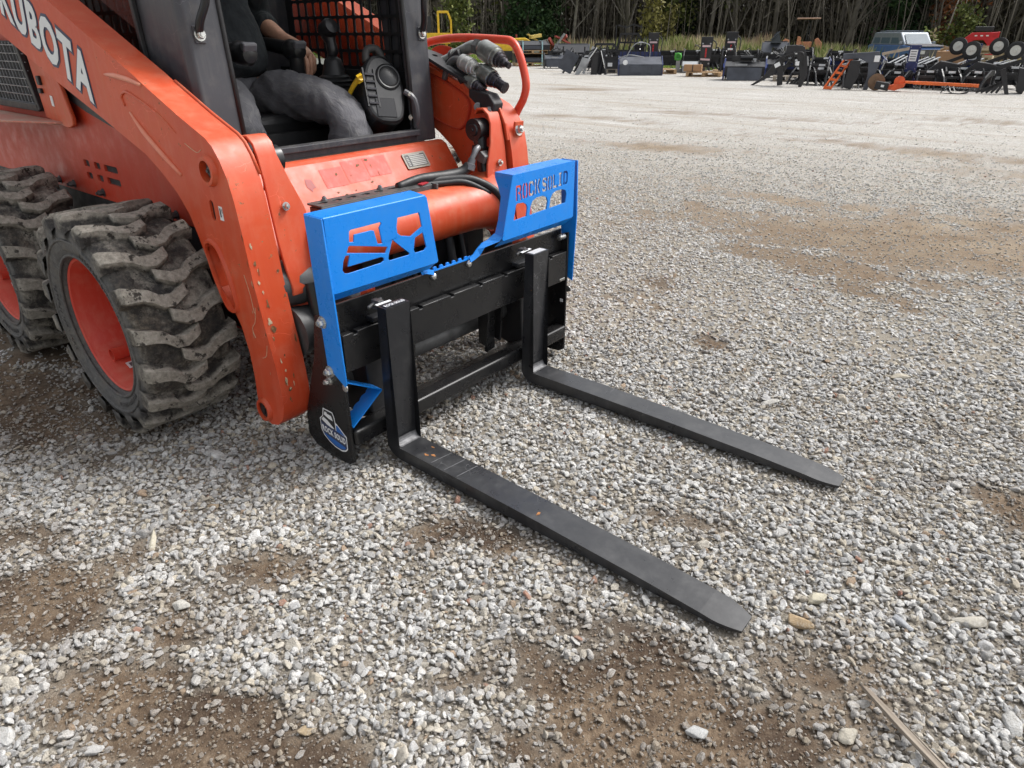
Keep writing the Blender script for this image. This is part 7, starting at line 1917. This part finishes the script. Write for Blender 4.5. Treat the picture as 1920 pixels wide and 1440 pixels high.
# grassy tufts straggling onto the gravel edge
# ------------------------------------------------------------------ camera and daylight
cam = bpy.data.cameras.new('camera'); co_ = bpy.data.objects.new('camera', cam); COL.objects.link(co_)
cam.sensor_fit = 'HORIZONTAL'; cam.sensor_width = 36; cam.lens = 1275.4478 / 1920 * 36
cam.clip_start = .05; cam.clip_end = 2000
yaw, pit, rol = -.692014, -.477025, -.002415
fw = Vector((math.sin(yaw) * math.cos(pit), math.cos(yaw) * math.cos(pit), math.sin(pit)))
rt = Vector((math.cos(yaw), -math.sin(yaw), 0)); up = rt.cross(fw)
c, s_ = math.cos(rol), math.sin(rol)
r2, u2 = c * rt + s_ * up, -s_ * rt + c * up
M = Matrix((r2, u2, -fw)).transposed().to_4x4(); M.translation = (1.546271, -1.233223, 1.276042)
co_.matrix_world = M
SC.camera = co_
SUN_AZ, SUN_EL = math.radians(28), math.radians(52)   # azimuth from +Y towards +X
W = bpy.data.worlds.new('World'); SC.world = W; W.use_nodes = True
N, L = W.node_tree.nodes, W.node_tree.links
bg = N['Background']; sky = N.new('ShaderNodeTexSky'); sky.sky_type = 'NISHITA'; sky.sun_disc = False
sky.sun_elevation = SUN_EL; sky.sun_rotation = SUN_AZ; sky.dust_density = 4.0; sky.air_density = 1.0; sky.ozone_density = 1.0
hs = N.new('ShaderNodeHueSaturation'); hs.inputs['Saturation'].default_value = .20   # thin overcast: nearly white sky
L.new(sky.outputs[0], hs.inputs['Color']); L.new(hs.outputs[0], bg.inputs['Color']); bg.inputs['Strength'].default_value = .15
sn = bpy.data.lights.new('sun', 'SUN'); so = bpy.data.objects.new('sun', sn); COL.objects.link(so)
sn.energy = 1.5; sn.angle = math.radians(20); sn.color = (1, .98, .95)
d = Vector((math.sin(SUN_AZ) * math.cos(SUN_EL), math.cos(SUN_AZ) * math.cos(SUN_EL), math.sin(SUN_EL)))
so.rotation_euler = d.to_track_quat('Z', 'Y').to_euler(); so.location = d * 30
vs_ = SC.view_settings; vs_.view_transform = 'Standard'; vs_.look = 'None'; vs_.exposure = .78; vs_.gamma = 1; vs_.use_curve_mapping = False
SC.cycles.max_bounces = 6; SC.cycles.diffuse_bounces = 3; SC.cycles.glossy_bounces = 3; SC.cycles.transparent_max_bounces = 12
SC.cycles.use_denoising = True
